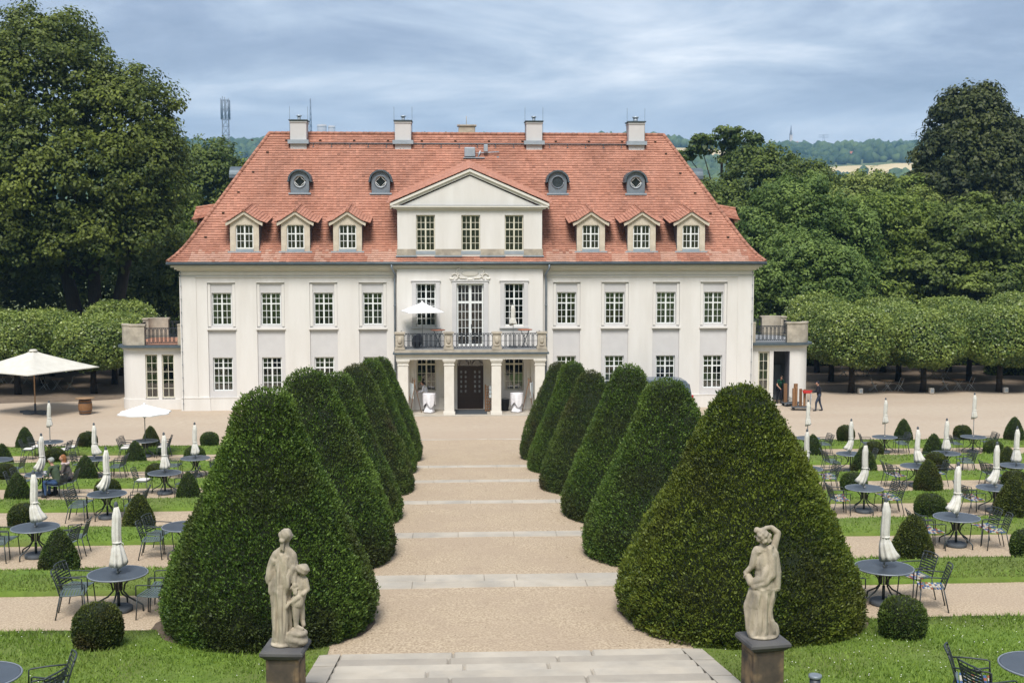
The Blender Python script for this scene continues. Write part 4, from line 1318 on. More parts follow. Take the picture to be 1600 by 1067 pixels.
# wings --------------------------------------------------------------------------
def rounded(x_in, x_out, y0, y1, r, s_, n=7):
    """plan outline of a wing from the inner front corner round to the inner back corner"""
    P = [(s_*x_in, y0), (s_*(x_out-r), y0)]
    P += [(s_*(x_out-r+r*math.sin(PI/2*i/n)), y0+r-r*math.cos(PI/2*i/n)) for i in range(1, n+1)]
    P += [(s_*(x_out-r+r*math.cos(PI/2*i/n)), y1-r+r*math.sin(PI/2*i/n)) for i in range(0, n+1)]
    P += [(s_*x_in, y1)]
    return P
WY0, WY1, WXO, WR = 69.15, 75.2, 20.2, 0.75
for s_ in (-1, 1):
    m = MB()
    if s_ < 0:
        ops = [(-18.80, -18.10, 0.66, 3.20), (-17.86, -17.16, 0.66, 3.20)]
    else:
        ops = [(17.10, 17.78, 0.30, 3.22), (18.02, 19.00, 0.02, 3.22)]
    a, b = sorted((s_*XW, s_*(WXO-WR)))
    m.wall(a, b, 0, 3.50, WY0, 0.22, ops)
    path = rounded(XW, WXO, WY0, WY1, WR, s_)[1:]
    m.loft([[(x, y, 0) for x, y in path], [(x, y, 3.5) for x, y in path]], cap=False, closed=False)
    m.build('wing_wall', 'plaster', house, HO)
    def band(dx, z0, z1, mt_, nm, extra=None):
        m = MB(); P = rounded(XW-0.05, WXO+dx, WY0-dx, WY1+dx, WR+dx, s_)
        if s_ < 0: P = list(reversed(P))
        m.plan(P, z0, z1); return m.build(nm, mt_, house, HO)
    band(0.05, -0.05, 0.60, 'plaster', 'plinth') if s_ < 0 else None
    if s_ > 0:
        m = MB(); m.box(19.02, WXO-WR, WY0-0.05, WY0+0.1, -0.02, 0.60); m.box(XW, 17.98, WY0-0.05, WY0+0.1, -0.02, 0.28)
        P = rounded(XW, WXO+0.05, WY0-0.05, WY1, WR+0.05, 1)[1:]
        m.loft([[(x, y, -0.02) for x, y in P], [(x, y, 0.6) for x, y in P]], cap=False, closed=False); m.build('plinth', 'plaster', house, HO)
    band(0.10, 3.50, 3.60, 'plaster_trim', 'cornice'); band(0.30, 3.602, 3.72, 'gutter', 'wing_roof')
    m = MB(); P = rounded(XW, WXO-0.4, WY0+0.4, WY1-0.4, WR, s_)
    if s_ < 0: P = list(reversed(P))
    m.plan(P, 3.722, 3.74); m.build('terrace_floor', 'terracotta' if s_ < 0 else 'pigeon_grey', house, HO)
    # parapet: curved corner blocks, an inner post and railings between
    def block(pts, nm='parapet_block'):
        m = MB()
        cap_ = []
        inner = [((x-s_*18.3)*0.80+s_*18.3 if False else x, y) for x, y in pts]
        m.plan(pts, 3.74, 4.86); m.build(nm, 'sandstone', house, HO)
        cx = sum(p[0] for p in pts)/len(pts); cy = sum(p[1] for p in pts)/len(pts)
        m = MB(); m.plan([(cx+(x-cx)*1.07, cy+(y-cy)*1.12) for x, y in pts], 4.862, 4.95); m.build('parapet_cap', 'sandstone', house, HO)
    def curved(y_sign):
        r1, r0 = WR+0.05, WR-0.30
        cx = WXO-WR; cy = (WY0+WR) if y_sign < 0 else (WY1-WR)
        o = [(cx-0.65, cy+y_sign*r1)]+[(cx+r1*math.sin(PI/2*i/6), cy+y_sign*r1*math.cos(PI/2*i/6)) for i in range(7)]
        i_ = [(cx+r0*math.sin(PI/2*i/6), cy+y_sign*r0*math.cos(PI/2*i/6)) for i in range(6, -1, -1)]+[(cx-0.65, cy+y_sign*r0)]
        P = [(s_*x, y) for x, y in o+i_]
        ar = sum(P[i][0]*P[(i+1) % len(P)][1]-P[(i+1) % len(P)][0]*P[i][1] for i in range(len(P)))
        return P if ar > 0 else list(reversed(P))
    block(curved(-1)); block(curved(1))
    xa, xb = sorted((s_*(XW+0.03), s_*(XW+0.36)))
    block([(xa, WY0-0.02), (xb, WY0-0.02), (xb, WY0+0.32), (xa, WY0+0.32)], 'parapet_post')
    x0r = XW+0.36; x1r = WXO-WR-0.65
    for yy in (WY0+0.12, WY1-0.12):
        o = railing_mesh(x1r-x0r, 0.92).build('railing', 'iron', house); o.location = (min(s_*x0r, s_*x1r), yy-PY, 3.80)
    L_ = WY1-WY0-2*WR
    o = railing_mesh(L_, 0.92).build('railing', 'iron', house); o.location = (s_*(WXO-0.12), WY0+WR-PY, 3.80); o.rotation_euler = (0, 0, PI/2)
    m = MB(); m.tube([(s_*(XW+0.1), WY0-0.08, 3.5), (s_*(XW+0.1), WY0-0.08, 0.05)], 0.045, 7); m.build('downpipe', 'zinc', house, HO)
WT = dict(frame=win_mesh(0.70, 2.52, 1, 1, 4, 0.80, mull=0.025, trans=0.022, fr=0.06).mesh('window', 'window_frame_cream'), glass=glass_mesh(0.70, 2.52), room=room(0.45, 2.5), sill=sill(0.7))
for x in (-18.45, -17.51): add_window(house, x, WY0+0.10, 0.67, WT, 'sides' if x < -18 else None, w=0.66, h=2.5)
WT2 = dict(frame=win_mesh(0.68, 2.90, 1, 1, 4, 0.80, mull=0.025, trans=0.022, fr=0.10).mesh('window', 'window_frame_cream'), glass=glass_mesh(0.68, 2.90), room=room(0.40, 2.8))
add_window(house, 17.44, WY0+0.10, 0.31, WT2, 'full', w=0.6, h=2.8, name='glass_door')
m = MB()    # lobby seen through the open doorway
m.quad((17.95, WY0+2.6, 0), (19.6, WY0+2.6, 0), (19.6, WY0+2.6, 3.3), (17.95, WY0+2.6, 3.3)); m.quad((19.45, WY0+0.22, 0), (19.45, WY0+2.6, 0), (19.45, WY0+2.6, 3.3), (19.45, WY0+0.22, 3.3))
m.quad((17.95, WY0+2.6, 0), (17.95, WY0+2.6, 3.3), (17.95, WY0+0.22, 3.3), (17.95, WY0+0.22, 0)); m.quad((17.95, WY0, 3.26), (19.5, WY0, 3.26), (19.5, WY0+2.6, 3.26), (17.95, WY0+2.6, 3.26))
m.build('lobby', 'pigeon_grey', house, HO)
m = MB(); m.bbox(18.15, 19.15, WY0+2.48, WY0+2.58, 0.02, 2.15, 0.01); m.box(18.9, 19.0, WY0+2.42, WY0+2.48, 1.05, 1.10); m.build('inner_door', 'zinc_light', house, HO)
m = MB(); m.bbox(18.97, 19.03, WY0+0.05, WY0+1.0, 0.03, 3.2, 0.01); m.build('door_leaf', 'slate', house, HO)

# ================================================================== trees behind the house
def crown_mesh(name, lobes, n_cl, per, rc, leaf, mt_, seed, up=0.45, flat=0.75, shell=(0.72, 1.04), asp=0.62, drop=0.0):
    r = np.random.default_rng(seed)
    lob = np.array(lobes, float)
    vol = lob[:, 3]*lob[:, 4]+lob[:, 4]*lob[:, 5]+lob[:, 3]*lob[:, 5]
    pick = r.choice(len(lob), n_cl*2, p=vol/vol.sum())
    d = unit(r.normal(size=(n_cl*2, 3))); d[:, 2] = np.where(d[:, 2] < -0.35, -d[:, 2], d[:, 2])
    q = r.uniform(shell[0], shell[1], n_cl*2)
    q *= 1+0.10*vnoise(d*3+lob[pick][:, :3], seed, 2)
    P = lob[pick][:, :3]+d*lob[pick][:, 3:6]*q[:, None]
    N = unit(d/lob[pick][:, 3:6])
    depth = np.min(np.linalg.norm((P[:, None, :]-lob[None, :, :3])/lob[None, :, 3:6], axis=2), axis=1)
    keep = np.where(depth > 0.66)[0][:n_cl]
    P, N = P[keep], N[keep]; n = len(P)
    ct = 0.42+0.26*vnoise(P*0.55, seed+3, 2)+r.normal(0, 0.10, n)
    rcs = rc*r.uniform(0.65, 1.35, n)
    off = unit(r.normal(size=(n*per, 3))).reshape(n, per, 3)*(r.uniform(0.15, 1, (n, per, 1))**0.5)*0.85
    off[..., 2] *= flat
    Pl = (P[:, None, :]+off*rcs[:, None, None]).reshape(-1, 3)
    Nl = unit(unit(off.reshape(-1, 3)+1e-6)*0.75+np.repeat(N, per, 0)*0.45+np.array([0, 0, up])+r.normal(size=(n*per, 3))*0.35)
    D = unit(np.cross(Nl, r.normal(size=(n*per, 3)))+np.array([0, 0, -drop]))
    tint = np.repeat(ct, per)+r.normal(0, 0.14, n*per)+0.22*(off[..., 2].ravel())  # clump tops lighter, undersides darker: light from above put into the tint
    L_ = leaf*r.uniform(0.7, 1.35, n*per)
    nf = n_cl*5
    pk = r.choice(len(lob), nf, p=vol/vol.sum())
    df = unit(r.normal(size=(nf, 3)))
    Pf = lob[pk][:, :3]+df*lob[pk][:, 3:6]*(r.uniform(0.1, 0.78, nf)**0.6)[:, None]
    Nf = unit(df+r.normal(size=(nf, 3))*0.8)
    Pl = np.concatenate([Pl, Pf]); Nl = np.concatenate([Nl, Nf]); D = np.concatenate([D, np.cross(Nf, r.normal(size=(nf, 3)))])
    L_ = np.concatenate([L_, leaf*r.uniform(1.6, 2.6, nf)]); tint = np.concatenate([tint, r.uniform(0, 0.3, nf)])  # inner fill leaves get a dark tint for the shade inside the crown
    V, F, t = leaves(Pl, D, Nl, L_, L_*asp, tint)
    return np_mesh(name, V, F, mt_, tint=t), P
def trunk_mesh(h, r0, limbs, seed, bend=0.3, base=(0, 0)):
    rr = random.Random(seed); m = MB()
    pts = [(base[0], base[1], -0.1), (base[0]+0.02, base[1], 0.4), (base[0]+rr.uniform(-bend, bend)*0.5, base[1]+rr.uniform(-bend, bend)*0.5, h*0.5), (base[0]+rr.uniform(-bend, bend), base[1]+rr.uniform(-bend, bend), h)]
    m.tube(pts, [r0*1.35, r0, r0*0.78, r0*0.45], 10)
    for (x, y, z, zs, rl) in limbs:
        t = min(zs/h, 1.0)
        s0 = Vector((base[0]*1.0, base[1], zs)); e = Vector((x, y, z)); mid = s0.lerp(e, 0.5)+Vector((0, 0, (e-s0).length*0.12))
        m.tube([s0, mid, e], [rl, rl*0.65, rl*0.2], 7)
    return m.mesh('trunk', 'bark')
def tree(name, loc, lobes, mt_, label, n_cl, per, rc, leaf, seed, trunk_h, r0, group='trees behind the house', limbs=None, stems=None, **k):
    """lobes relative to the foot of the tree"""
    o = empty(name, loc, label=label, cat='tree', group=group)
    me, P = crown_mesh('crown', lobes, n_cl, per, rc, leaf, mt_, seed, **k)
    link('crown', me, o)
    rr = random.Random(seed)
    if limbs is None:
        limbs = []
        for l in lobes:
            limbs.append((l[0], l[1], l[2]+0.2*l[5], trunk_h*rr.uniform(0.45, 0.8), r0*0.45))
    link('trunk', trunk_mesh(trunk_h, r0, limbs, seed), o)
    if stems:
        for (bx, tx, tz, rs) in stems:
            m = MB(); m.tube([(bx, 0, -0.1), (bx+(tx-bx)*0.35, 0, tz*0.3), (bx+(tx-bx)*0.8, 0.2, tz*0.7), (tx, 0.3, tz)], [rs*1.3, rs, rs*0.75, rs*0.4], 9)
            m.build('stem', 'bark', o)
    return o
# big lime on the left
gl = [(-3.4, 0, 20.6, 5.0, 5.0, 6.2), (2.3, 0.3, 18.2, 4.2, 4.4, 4.7), (3.9, 0, 14.6, 3.3, 4.0, 4.4), (-1.5, -1.5, 13.6, 6.6, 5.5, 5.6), (-8.2, 0, 17.2, 4.6, 5.0, 5.6), (-11.5, 0, 13.5, 5.0, 5.0, 5.5),
      (-7.0, -1.0, 9.2, 6.0, 5.0, 4.2), (0.2, -1.2, 9.8, 4.6, 4.6, 3.6), (3.6, -0.5, 10.4, 2.9, 3.4, 3.0), (-13, 0, 9.0, 5.0, 5.0, 5.0)]
tree('lime_tree', (-28.0, 91.0, 0), gl, 'leaf_linden_dark', 'giant dark green lime tree towering left of the house', 2000, 62, 1.25, 0.28, 21, 13.0, 0.6,
     stems=[(-0.6, -3.2, 14, 0.55), (0.5, 3.0, 13, 0.5), (0.1, -0.2, 15, 0.45)], flat=0.6, shell=(0.70, 1.06))
tree('tree', (-25.6, 124, 0), [(0, 0, 15.4, 3.7, 4.4, 4.6), (-3.6, -2, 12.5, 3.0, 3.4, 4.0), (2.8, -1, 12, 3.2, 3.2, 4), (0, -1, 9, 4.2, 4, 4)], 'leaf_deep', 'dark round tree between the giant lime and the roof, below the lattice mast', 420, 51, 1.0, 0.336, 22, 9, 0.4)
tree('tree', (-29.2, 112, 0), [(0, 0, 15.0, 2.6, 3, 5.2), (1.9, 0, 10.5, 3.6, 3.6, 4.5), (-2.4, 0, 9, 3, 3, 4), (3.5, -1, 7, 3.6, 3.5, 3.8)], 'leaf_mid', 'lighter green tree hugging the right flank of the giant lime', 420, 51, 0.95, 0.32, 23, 8, 0.35)
tree('tree', (-24.3, 101, 0), [(0.4, 0, 7.2, 3.0, 3, 3.4), (-2.2, 0, 5.2, 2.8, 2.8, 3.0), (1.6, -0.6, 4.2, 2.4, 2.6, 2.6)], 'leaf_yellow', 'small yellow green tree beside the upper left corner of the house wall', 260, 51, 0.8, 0.24, 24, 4, 0.2)
tree('tree', (-30.0, 103, 0), [(-6, 0, 5.5, 4.5, 3, 4.2), (-1, 0, 5.2, 4.0, 3, 3.8), (4.5, 0, 5.0, 4.0, 3, 3.8)], 'leaf_mid', 'undergrowth thicket seen between the stems of the giant lime', 420, 51, 0.95, 0.272, 26, 4, 0.2)
tree('tree', (-41.0, 99, 0), [(0, 0, 12, 6, 5, 6), (4, -1, 7, 5, 4, 4.5), (-4, 0, 7, 5, 4, 5)], 'leaf_deep', 'dark tree at the left picture edge behind the giant lime', 420, 51, 1.1, 0.32, 25, 8, 0.4)
# right-hand wood
tree('tree', (32.6, 127, 0), [(0, 0, 15.4, 5.0, 5, 4.4), (-4.2, 0, 12.6, 3.4, 4, 3.8), (3.8, -1, 13.8, 3.8, 4, 4.4), (0, -2, 10, 6, 5, 5), (-3, -2, 9, 4, 4, 4)], 'leaf_deep', 'broad dark tree rising behind the right end of the roof', 620, 51, 1.1, 0.352, 31, 10, 0.45)
tree('tree', (29.6, 134, 0), [(-2.6, 0, 20.2, 1.8, 1.8, 1.5), (0.6, 0, 21.2, 2.0, 1.8, 1.6), (3.4, 0, 20.8, 1.5, 1.5, 1.5), (1.8, 0, 19.0, 2.4, 2, 1.4), (-4.2, 0, 19.2, 1.1, 1.2, 0.9)], 'leaf_deep', 'thin open treetop standing up above the broad dark tree', 85, 26, 0.75, 0.42, 32, 19.5, 0.3, flat=0.5)
tree('tree', (22.6, 112, 0), [(0, 0, 12.2, 2.2, 3, 3.6), (1.2, 0, 8.6, 2.8, 3, 3.6), (-1.5, 0, 7, 3, 3, 4)], 'leaf_olive', 'pale olive tree peeping out behind the right roof hip', 260, 51, 0.85, 0.288, 33, 7, 0.3)
tree('tree', (40.2, 117, 0), [(0, 0, 12.0, 4.4, 4, 4.2), (-3.2, 0, 10.8, 3.0, 3, 3.6), (4.4, 0, 11.2, 3.6, 3.6, 3.7), (0.5, -2, 8, 5.5, 4.5, 4.5)], 'leaf_olive', 'olive green tree below the pale field in the right wood', 520, 51, 1.0, 0.336, 34, 9, 0.4)
tree('tree', (46.2, 121, 0), [(0, 0, 12.6, 3.2, 4, 3.8), (1.6, 0, 13.8, 1.8, 2, 2.2), (-1.0, -1, 9, 4.6, 4, 5)], 'leaf_mid', 'mid green pointed tree just left of the tall dark tree', 330, 51, 0.95, 0.336, 35, 9, 0.35)
tree('tree', (29.2, 101, 0), [(-0.6, 0, 11.6, 3.9, 4, 3.9), (-3.3, 0, 9.2, 3.0, 3.4, 3.6), (3.2, 0, 9.4, 3.4, 3.6, 3.9), (0, -1.5, 6.2, 5.0, 4, 3.8), (4.6, -0.5, 5.6, 3.0, 3.2, 3.2)], 'leaf_fresh', 'large mid green tree right of the house, behind the bright green one', 760, 54, 0.85, 0.272, 36, 7, 0.4)
tree('tree', (27.0, 93.5, 0), [(-0.4, 0, 7.8, 3.2, 3.2, 2.8), (-2.6, 0, 5.4, 2.4, 3, 3.0), (2.6, -0.3, 6.4, 2.7, 3, 2.8), (0.5, -1.0, 4.2, 4.4, 3, 2.8)], 'leaf_fresh', 'low bright green tree in front of the right wood beside the house', 620, 54, 0.72, 0.24, 37, 4, 0.3)
tree('tree', (36.8, 103, 0), [(0, 0, 10.6, 4.0, 4, 3.6), (-2.6, -0.5, 8.2, 3.2, 3.4, 3.4), (3.4, 0, 9.4, 3.4, 3.6, 3.4), (0.6, -1.5, 5.6, 4.8, 4, 3.8)], 'leaf_mid', 'rounded green tree in the middle of the right wood', 640, 54, 0.88, 0.288, 38, 7, 0.35)
tree('dark_tree', (52.2, 121, 0), [(0, 0, 21.0, 4.3, 4.3, 4.7), (0, 0, 17.0, 5.9, 5.5, 5.2), (-1.8, 0, 14.5, 5.0, 5, 3.2), (2.2, 0, 14.6, 5.0, 5, 3.4), (4.6, 0, 18, 3.5, 4, 4.5)], 'leaf_black', 'tall nearly black egg shaped tree against the sky at right', 760, 44, 1.05, 0.40, 39, 17, 0.55, up=0.25, shell=(0.74, 1.0))
tree('tree', (43.4, 99, 0), [(0, 0, 9.9, 4.6, 4, 3.4), (-3.4, -0.6, 6.4, 3.2, 3.4, 3.2), (3.8, 0, 8.6, 3.8, 3.6, 3.6), (0.8, -1.4, 4.8, 5.2, 4, 3.6)], 'leaf_deep', 'dark spreading tree below the nearly black tree', 680, 54, 0.92, 0.288, 40, 6, 0.4, flat=0.45)
tree('tree', (51.5, 104, 0), [(0, 0, 9.6, 4.4, 4, 3.6), (-2, -1, 6, 4, 4, 4)], 'leaf_mid', 'green tree at the right picture edge', 360, 51, 0.95, 0.288, 41, 6, 0.35)
tree('tree', (34.5, 128, 0), [(4, 0, 12, 5, 4, 5), (10, 0, 12, 5, 4, 5), (-8, 0, 10, 5, 4, 5)], 'leaf_deep', 'dark undergrowth tree filling the back of the right wood', 520, 45, 1.2, 0.368, 42, 7, 0.4)
# clipped hedges closing the space under the trees
def hedge(name, x0, x1, y0, y1, h, mt_, label, seed, n=9000):
    r = np.random.default_rng(seed)
    o = empty(name, ((x0+x1)/2, (y0+y1)/2, 0), label=label, cat='hedge', group='clipped hedges at the sides')
    lx, ly = x1-x0, y1-y0
    A = np.array([lx*h, lx*ly, 2*ly*h]); A = A/A.sum()
    c = r.choice(3, n, p=A)
    u, v = r.uniform(-0.5, 0.5, n), r.uniform(0, 1, n)
    P = np.zeros((n, 3)); N = np.zeros((n, 3))
    k = c == 0; P[k] = np.stack([u[k]*lx, np.full(k.sum(), -ly/2), v[k]*h], 1); N[k] = (0, -1, 0)
    k = c == 1; P[k] = np.stack([u[k]*lx, (v[k]-0.5)*ly, np.full(k.sum(), h)], 1); N[k] = (0, 0, 1)
    k = c == 2; sg = np.sign(r.uniform(-1, 1, k.sum())); P[k] = np.stack([sg*lx/2, u[k]*ly, v[k]*h], 1); N[k] = np.stack([sg, 0*sg, 0*sg], 1)
    P += r.normal(0, 0.06, (n, 3)); P[:, 2] = np.maximum(P[:, 2], 0.02)
    Nl = unit(N+r.normal(size=(n, 3))*0.6); D = np.cross(Nl, r.normal(size=(n, 3)))
    V, F, t = leaves(P, D, Nl, r.uniform(0.16, 0.3, n), r.uniform(0.10, 0.18, n), 0.4+r.normal(0, 0.2, n))
    link('foliage', np_mesh('foliage', V, F, mt_, tint=t), o)
    m = MB(); m.box(-lx/2+0.08, lx/2-0.08, -ly/2+0.08, ly/2-0.08, 0, h-0.08); m.build('core', 'yew_core', o)
    return o
hedge('hedge', 21.5, 60, 90.5, 91.8, 3.2, 'leaf_deep', 'long dark clipped hedge behind the pollarded limes on the right', 61, 14000)
hedge('hedge', -60, -21.8, 93.2, 94.6, 3.6, 'leaf_deep', 'long dark clipped hedge behind the pollarded limes on the left', 62, 14000)
hedge('hedge', 38, 60, 83.6, 84.8, 1.5, 'leaf_deep', 'low clipped hedge at the far right beside the gravel walk', 63, 5000)

# pollarded limes ------------------------------------------------------------------
def pollard_crown(seed, wx=2.6, wy=2.6, z0=1.6, z1=5.75, n=17000):
    r = np.random.default_rng(seed)
    d = unit(r.normal(size=(n, 3)))
    p = 2.7
    q = (np.abs(d)**p).sum(1)**(-1/p)
    c = np.array([wx, wy, (z1-z0)/2])
    nz = vnoise(d*2.6, seed+9, 3)
    rad = (0.90+0.085*nz+r.normal(0, 0.035, n))*np.where(r.uniform(size=n) < 0.22, r.uniform(0.72, 1, n), 1)
    P = d*q[:, None]*c*rad[:, None]+np.array([0, 0, (z0+z1)/2])
    sp = (r.uniform(size=n) < 0.04) & (d[:, 2] > 0.1)
    P[sp] += d[sp]*r.uniform(0.05, 0.35, (sp.sum(), 1))
    N = unit(d**3+d*0.3)
    Nl = unit(N*0.75+np.array([0, 0, 0.35])+r.normal(size=(n, 3))*0.55); D = unit(np.cross(Nl, r.normal(size=(n, 3)))+np.array([0, 0, -0.5]))
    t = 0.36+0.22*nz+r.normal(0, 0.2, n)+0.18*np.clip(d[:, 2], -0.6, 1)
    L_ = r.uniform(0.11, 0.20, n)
    V, F, tt = leaves(P, D, Nl, L_, L_*0.75, t)
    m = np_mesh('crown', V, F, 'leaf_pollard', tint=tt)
    return m
PC = [pollard_crown(s) for s in (71, 72, 73)]
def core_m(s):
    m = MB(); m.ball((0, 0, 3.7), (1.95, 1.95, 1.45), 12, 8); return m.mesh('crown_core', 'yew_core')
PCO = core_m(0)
def ptrunk(seed):
    rr = random.Random(seed); m = MB()
    m.tube([(0, 0, -0.1), (0.03, 0.02, 0.8), (-0.03, 0, 2.4)], [0.24, 0.19, 0.17], 9)
    for k in range(6):
        a = k*PI/3+rr.uniform(-0.3, 0.3); m.tube([(0, 0, 2.1), (1.0*math.cos(a), 1.0*math.sin(a), 2.7), (1.8*math.cos(a), 1.8*math.sin(a), 3.5)], [0.10, 0.07, 0.03], 6)
    return m.mesh('trunk', 'bark')
PT = [ptrunk(s) for s in (1, 2)]
ORD = ('first', 'second', 'third', 'fourth', 'fifth', 'sixth')
prow = {('right', 'front'): (74.6, [24.6, 29.4, 34.3, 39.2]), ('right', 'middle'): (80.6, [25.2, 30.0, 35.0, 40.0]), ('right', 'rear'): (86.2, [26.0, 31.0, 36.0, 41.0]),
        ('left', 'front'): (76.4, [-24.0, -28.7, -33.4]), ('left', 'middle'): (81.4, [-24.1, -28.9, -33.7]), ('left', 'rear'): (86.6, [-25.0, -30.0, -35.0])}
i = 0
for (side, row), (y, xs_) in prow.items():
    for k, x in enumerate(xs_):
        o = empty('pollarded_lime', (x, y+random.uniform(-0.2, 0.2), 0), random.choice((0, 1, 2, 3))*PI/2+random.uniform(-0.12, 0.12), label=f'boxy pollarded lime, {ORD[k]} from the house in the {row} row, {side} side', cat='tree', group='pollarded limes beside the house')
        o.scale = (1, 1, random.uniform(0.92, 1.05)*(1.0 if side == 'right' else 0.93))
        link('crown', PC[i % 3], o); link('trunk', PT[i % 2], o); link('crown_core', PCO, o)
        i += 1

# ================================================================== clipped yews
def yew_prof(t, H, Rm):
    """radius at relative height t"""
    return Rm*np.interp(t, [0, 0.05, 0.13, 0.24, 0.40, 0.62, 0.80, 0.90, 0.955, 0.985, 1.0], [0.90, 0.975, 1.0, 0.935, 0.785, 0.548, 0.365, 0.275, 0.21, 0.14, 0.02])
def sprays(H, Rm, prof, n, seed, L, Wd, nzamp=0.06, out=0.7, up=0.55, jit=0.03, tip=0.45, sprout=0.012):
    r = np.random.default_rng(seed)
    tt = r.uniform(0, 1, n*3); w = prof(tt, H, Rm)/Rm
    tt = tt[r.uniform(0, 1.05, n*3) < w+0.06][:n]; n = len(tt)
    th = r.uniform(0, 2*PI, n)
    rad = prof(tt, H, Rm)
    e = 0.01
    slope = (prof(np.clip(tt+e, 0, 1), H, Rm)-prof(np.clip(tt-e, 0, 1), H, Rm))/(2*e*H)
    N = unit(np.stack([np.cos(th), np.sin(th), -slope], 1))
    P = np.stack([rad*np.cos(th), rad*np.sin(th), tt*H], 1)
    nz = vnoise(P*1.1, seed+2, 3)
    fine = vnoise(P*9, seed+5, 2)
    P = P+N*(nzamp*nz+nzamp*0.5*fine+r.normal(0, jit, n))[:, None]
    D = unit(N*out+np.array([0, 0, up])+r.normal(size=(n, 3))*0.45)
    Nl = unit(np.cross(D, r.normal(size=(n, 3))))
    t = tip*0.75+0.20*nz+0.17*fine+r.normal(0, 0.20, n)+0.10*N[:, 2]  # hollows darker, bumps and upper faces lighter: shading put into the tint
    Ls = L*r.uniform(0.6, 1.4, n)
    sp = r.uniform(size=n) < sprout
    Ls[sp] *= 1.9
    return leaves(P, D, Nl, Ls, Ls*Wd, t)
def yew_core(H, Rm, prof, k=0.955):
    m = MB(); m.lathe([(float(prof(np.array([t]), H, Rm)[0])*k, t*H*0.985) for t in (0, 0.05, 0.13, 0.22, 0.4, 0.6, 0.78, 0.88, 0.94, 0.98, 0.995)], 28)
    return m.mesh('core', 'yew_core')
def yew_variant(seed, mt_, H, Rm, n):
    V, F, t = sprays(H, Rm, yew_prof, n, seed, 0.050, 0.48)
    return np_mesh('foliage', V, F, mt_, tint=t), yew_core(H, Rm, yew_prof)
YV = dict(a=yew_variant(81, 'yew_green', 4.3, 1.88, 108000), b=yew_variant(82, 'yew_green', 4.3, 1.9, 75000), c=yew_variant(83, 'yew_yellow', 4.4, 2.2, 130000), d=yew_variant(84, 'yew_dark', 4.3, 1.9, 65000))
def side_z(y): return max(0.0, zlawn(y))
YEWS = {'left': [(-4.25, 21.0, 'a', 1.0, 1.0), (-4.25, 27.1, 'b', 1.02, 1.055), (-4.2, 33.0, 'b', 0.93, 1.0), (-4.15, 38.9, 'd', 0.98, 1.03), (-4.1, 44.5, 'b', 0.90, 1.05), (-4.02, 50.4, 'b', 0.90, 1.05)],
        'right': [(4.28, 21.05, 'c', 1.0, 1.0), (4.05, 27.2, 'b', 1.03, 0.99), (3.98, 33.1, 'b', 0.98, 1.04), (3.62, 39.0, 'd', 0.90, 0.97), (3.6, 44.6, 'b', 0.90, 1.02), (3.52, 50.5, 'd', 0.86, 0.99)]}
OR6 = ('first', 'second', 'third', 'fourth', 'fifth', 'last')
for side, L_ in YEWS.items():
    for k, (x, y, v, sr, sh) in enumerate(L_):
        z = 4.72-0.0864*y
        o = empty('cone_yew', (x, y, z-0.06), random.uniform(0, 6.28), label=f'huge clipped cone yew, {OR6[k]} from the stairs on the {side} of the path', cat='yew', group='clipped cone yews lining the path')
        o.scale = (sr, sr, sh)
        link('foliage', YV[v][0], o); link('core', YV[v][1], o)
        m = MB()
        N_ = 30; rs = 1.95*sr if v != 'c' else 2.25*sr
        rings = [[(x+rs*q*math.cos(2*PI*j/N_)*(1+0.03*math.sin(5*j)), y+rs*q*math.sin(2*PI*j/N_)*(1+0.03*math.cos(4*j)), z+zz) for j in range(N_)] for q, zz in ((0.5, 0.06), (0.9, 0.06), (1.12, -0.10))]
        m.loft(rings, cap=False, sm=True)
        m.build('soil_bed', 'soil', kind='structure')

# small topiary ----------------------------------------------------------------------
def cone_prof(t, H, Rm):
    return Rm*np.interp(t, [0, 0.06, 0.16, 0.3, 0.5, 0.7, 0.85, 0.94, 1.0], [0.86, 0.97, 1.0, 0.96, 0.80, 0.58, 0.38, 0.22, 0.02])
def ball_prof(t, H, Rm):
    return Rm*np.interp(t, [0, 0.05, 0.15, 0.3, 0.5, 0.7, 0.85, 0.94, 0.985, 1.0], [0.70, 0.80, 0.92, 0.99, 1.0, 0.93, 0.74, 0.50, 0.26, 0.03])
def topi(prof, H, Rm, n, seed, mt_='box_leaf'):
    V, F, t = sprays(H, Rm, prof, n, seed, 0.038, 0.55, nzamp=0.012, jit=0.012, sprout=0.004)
    return np_mesh('foliage', V, F, mt_, tint=t), yew_core(H, Rm, prof, 0.95)
TOP = dict(cone=[topi(cone_prof, 1.0, 0.42, 9000, 91), topi(cone_prof, 0.98, 0.42, 7000, 92, 'yew_dark')],
           ball=[topi(ball_prof, 0.74, 0.40, 8000, 93), topi(ball_prof, 0.70, 0.40, 6000, 94, 'yew_dark')])
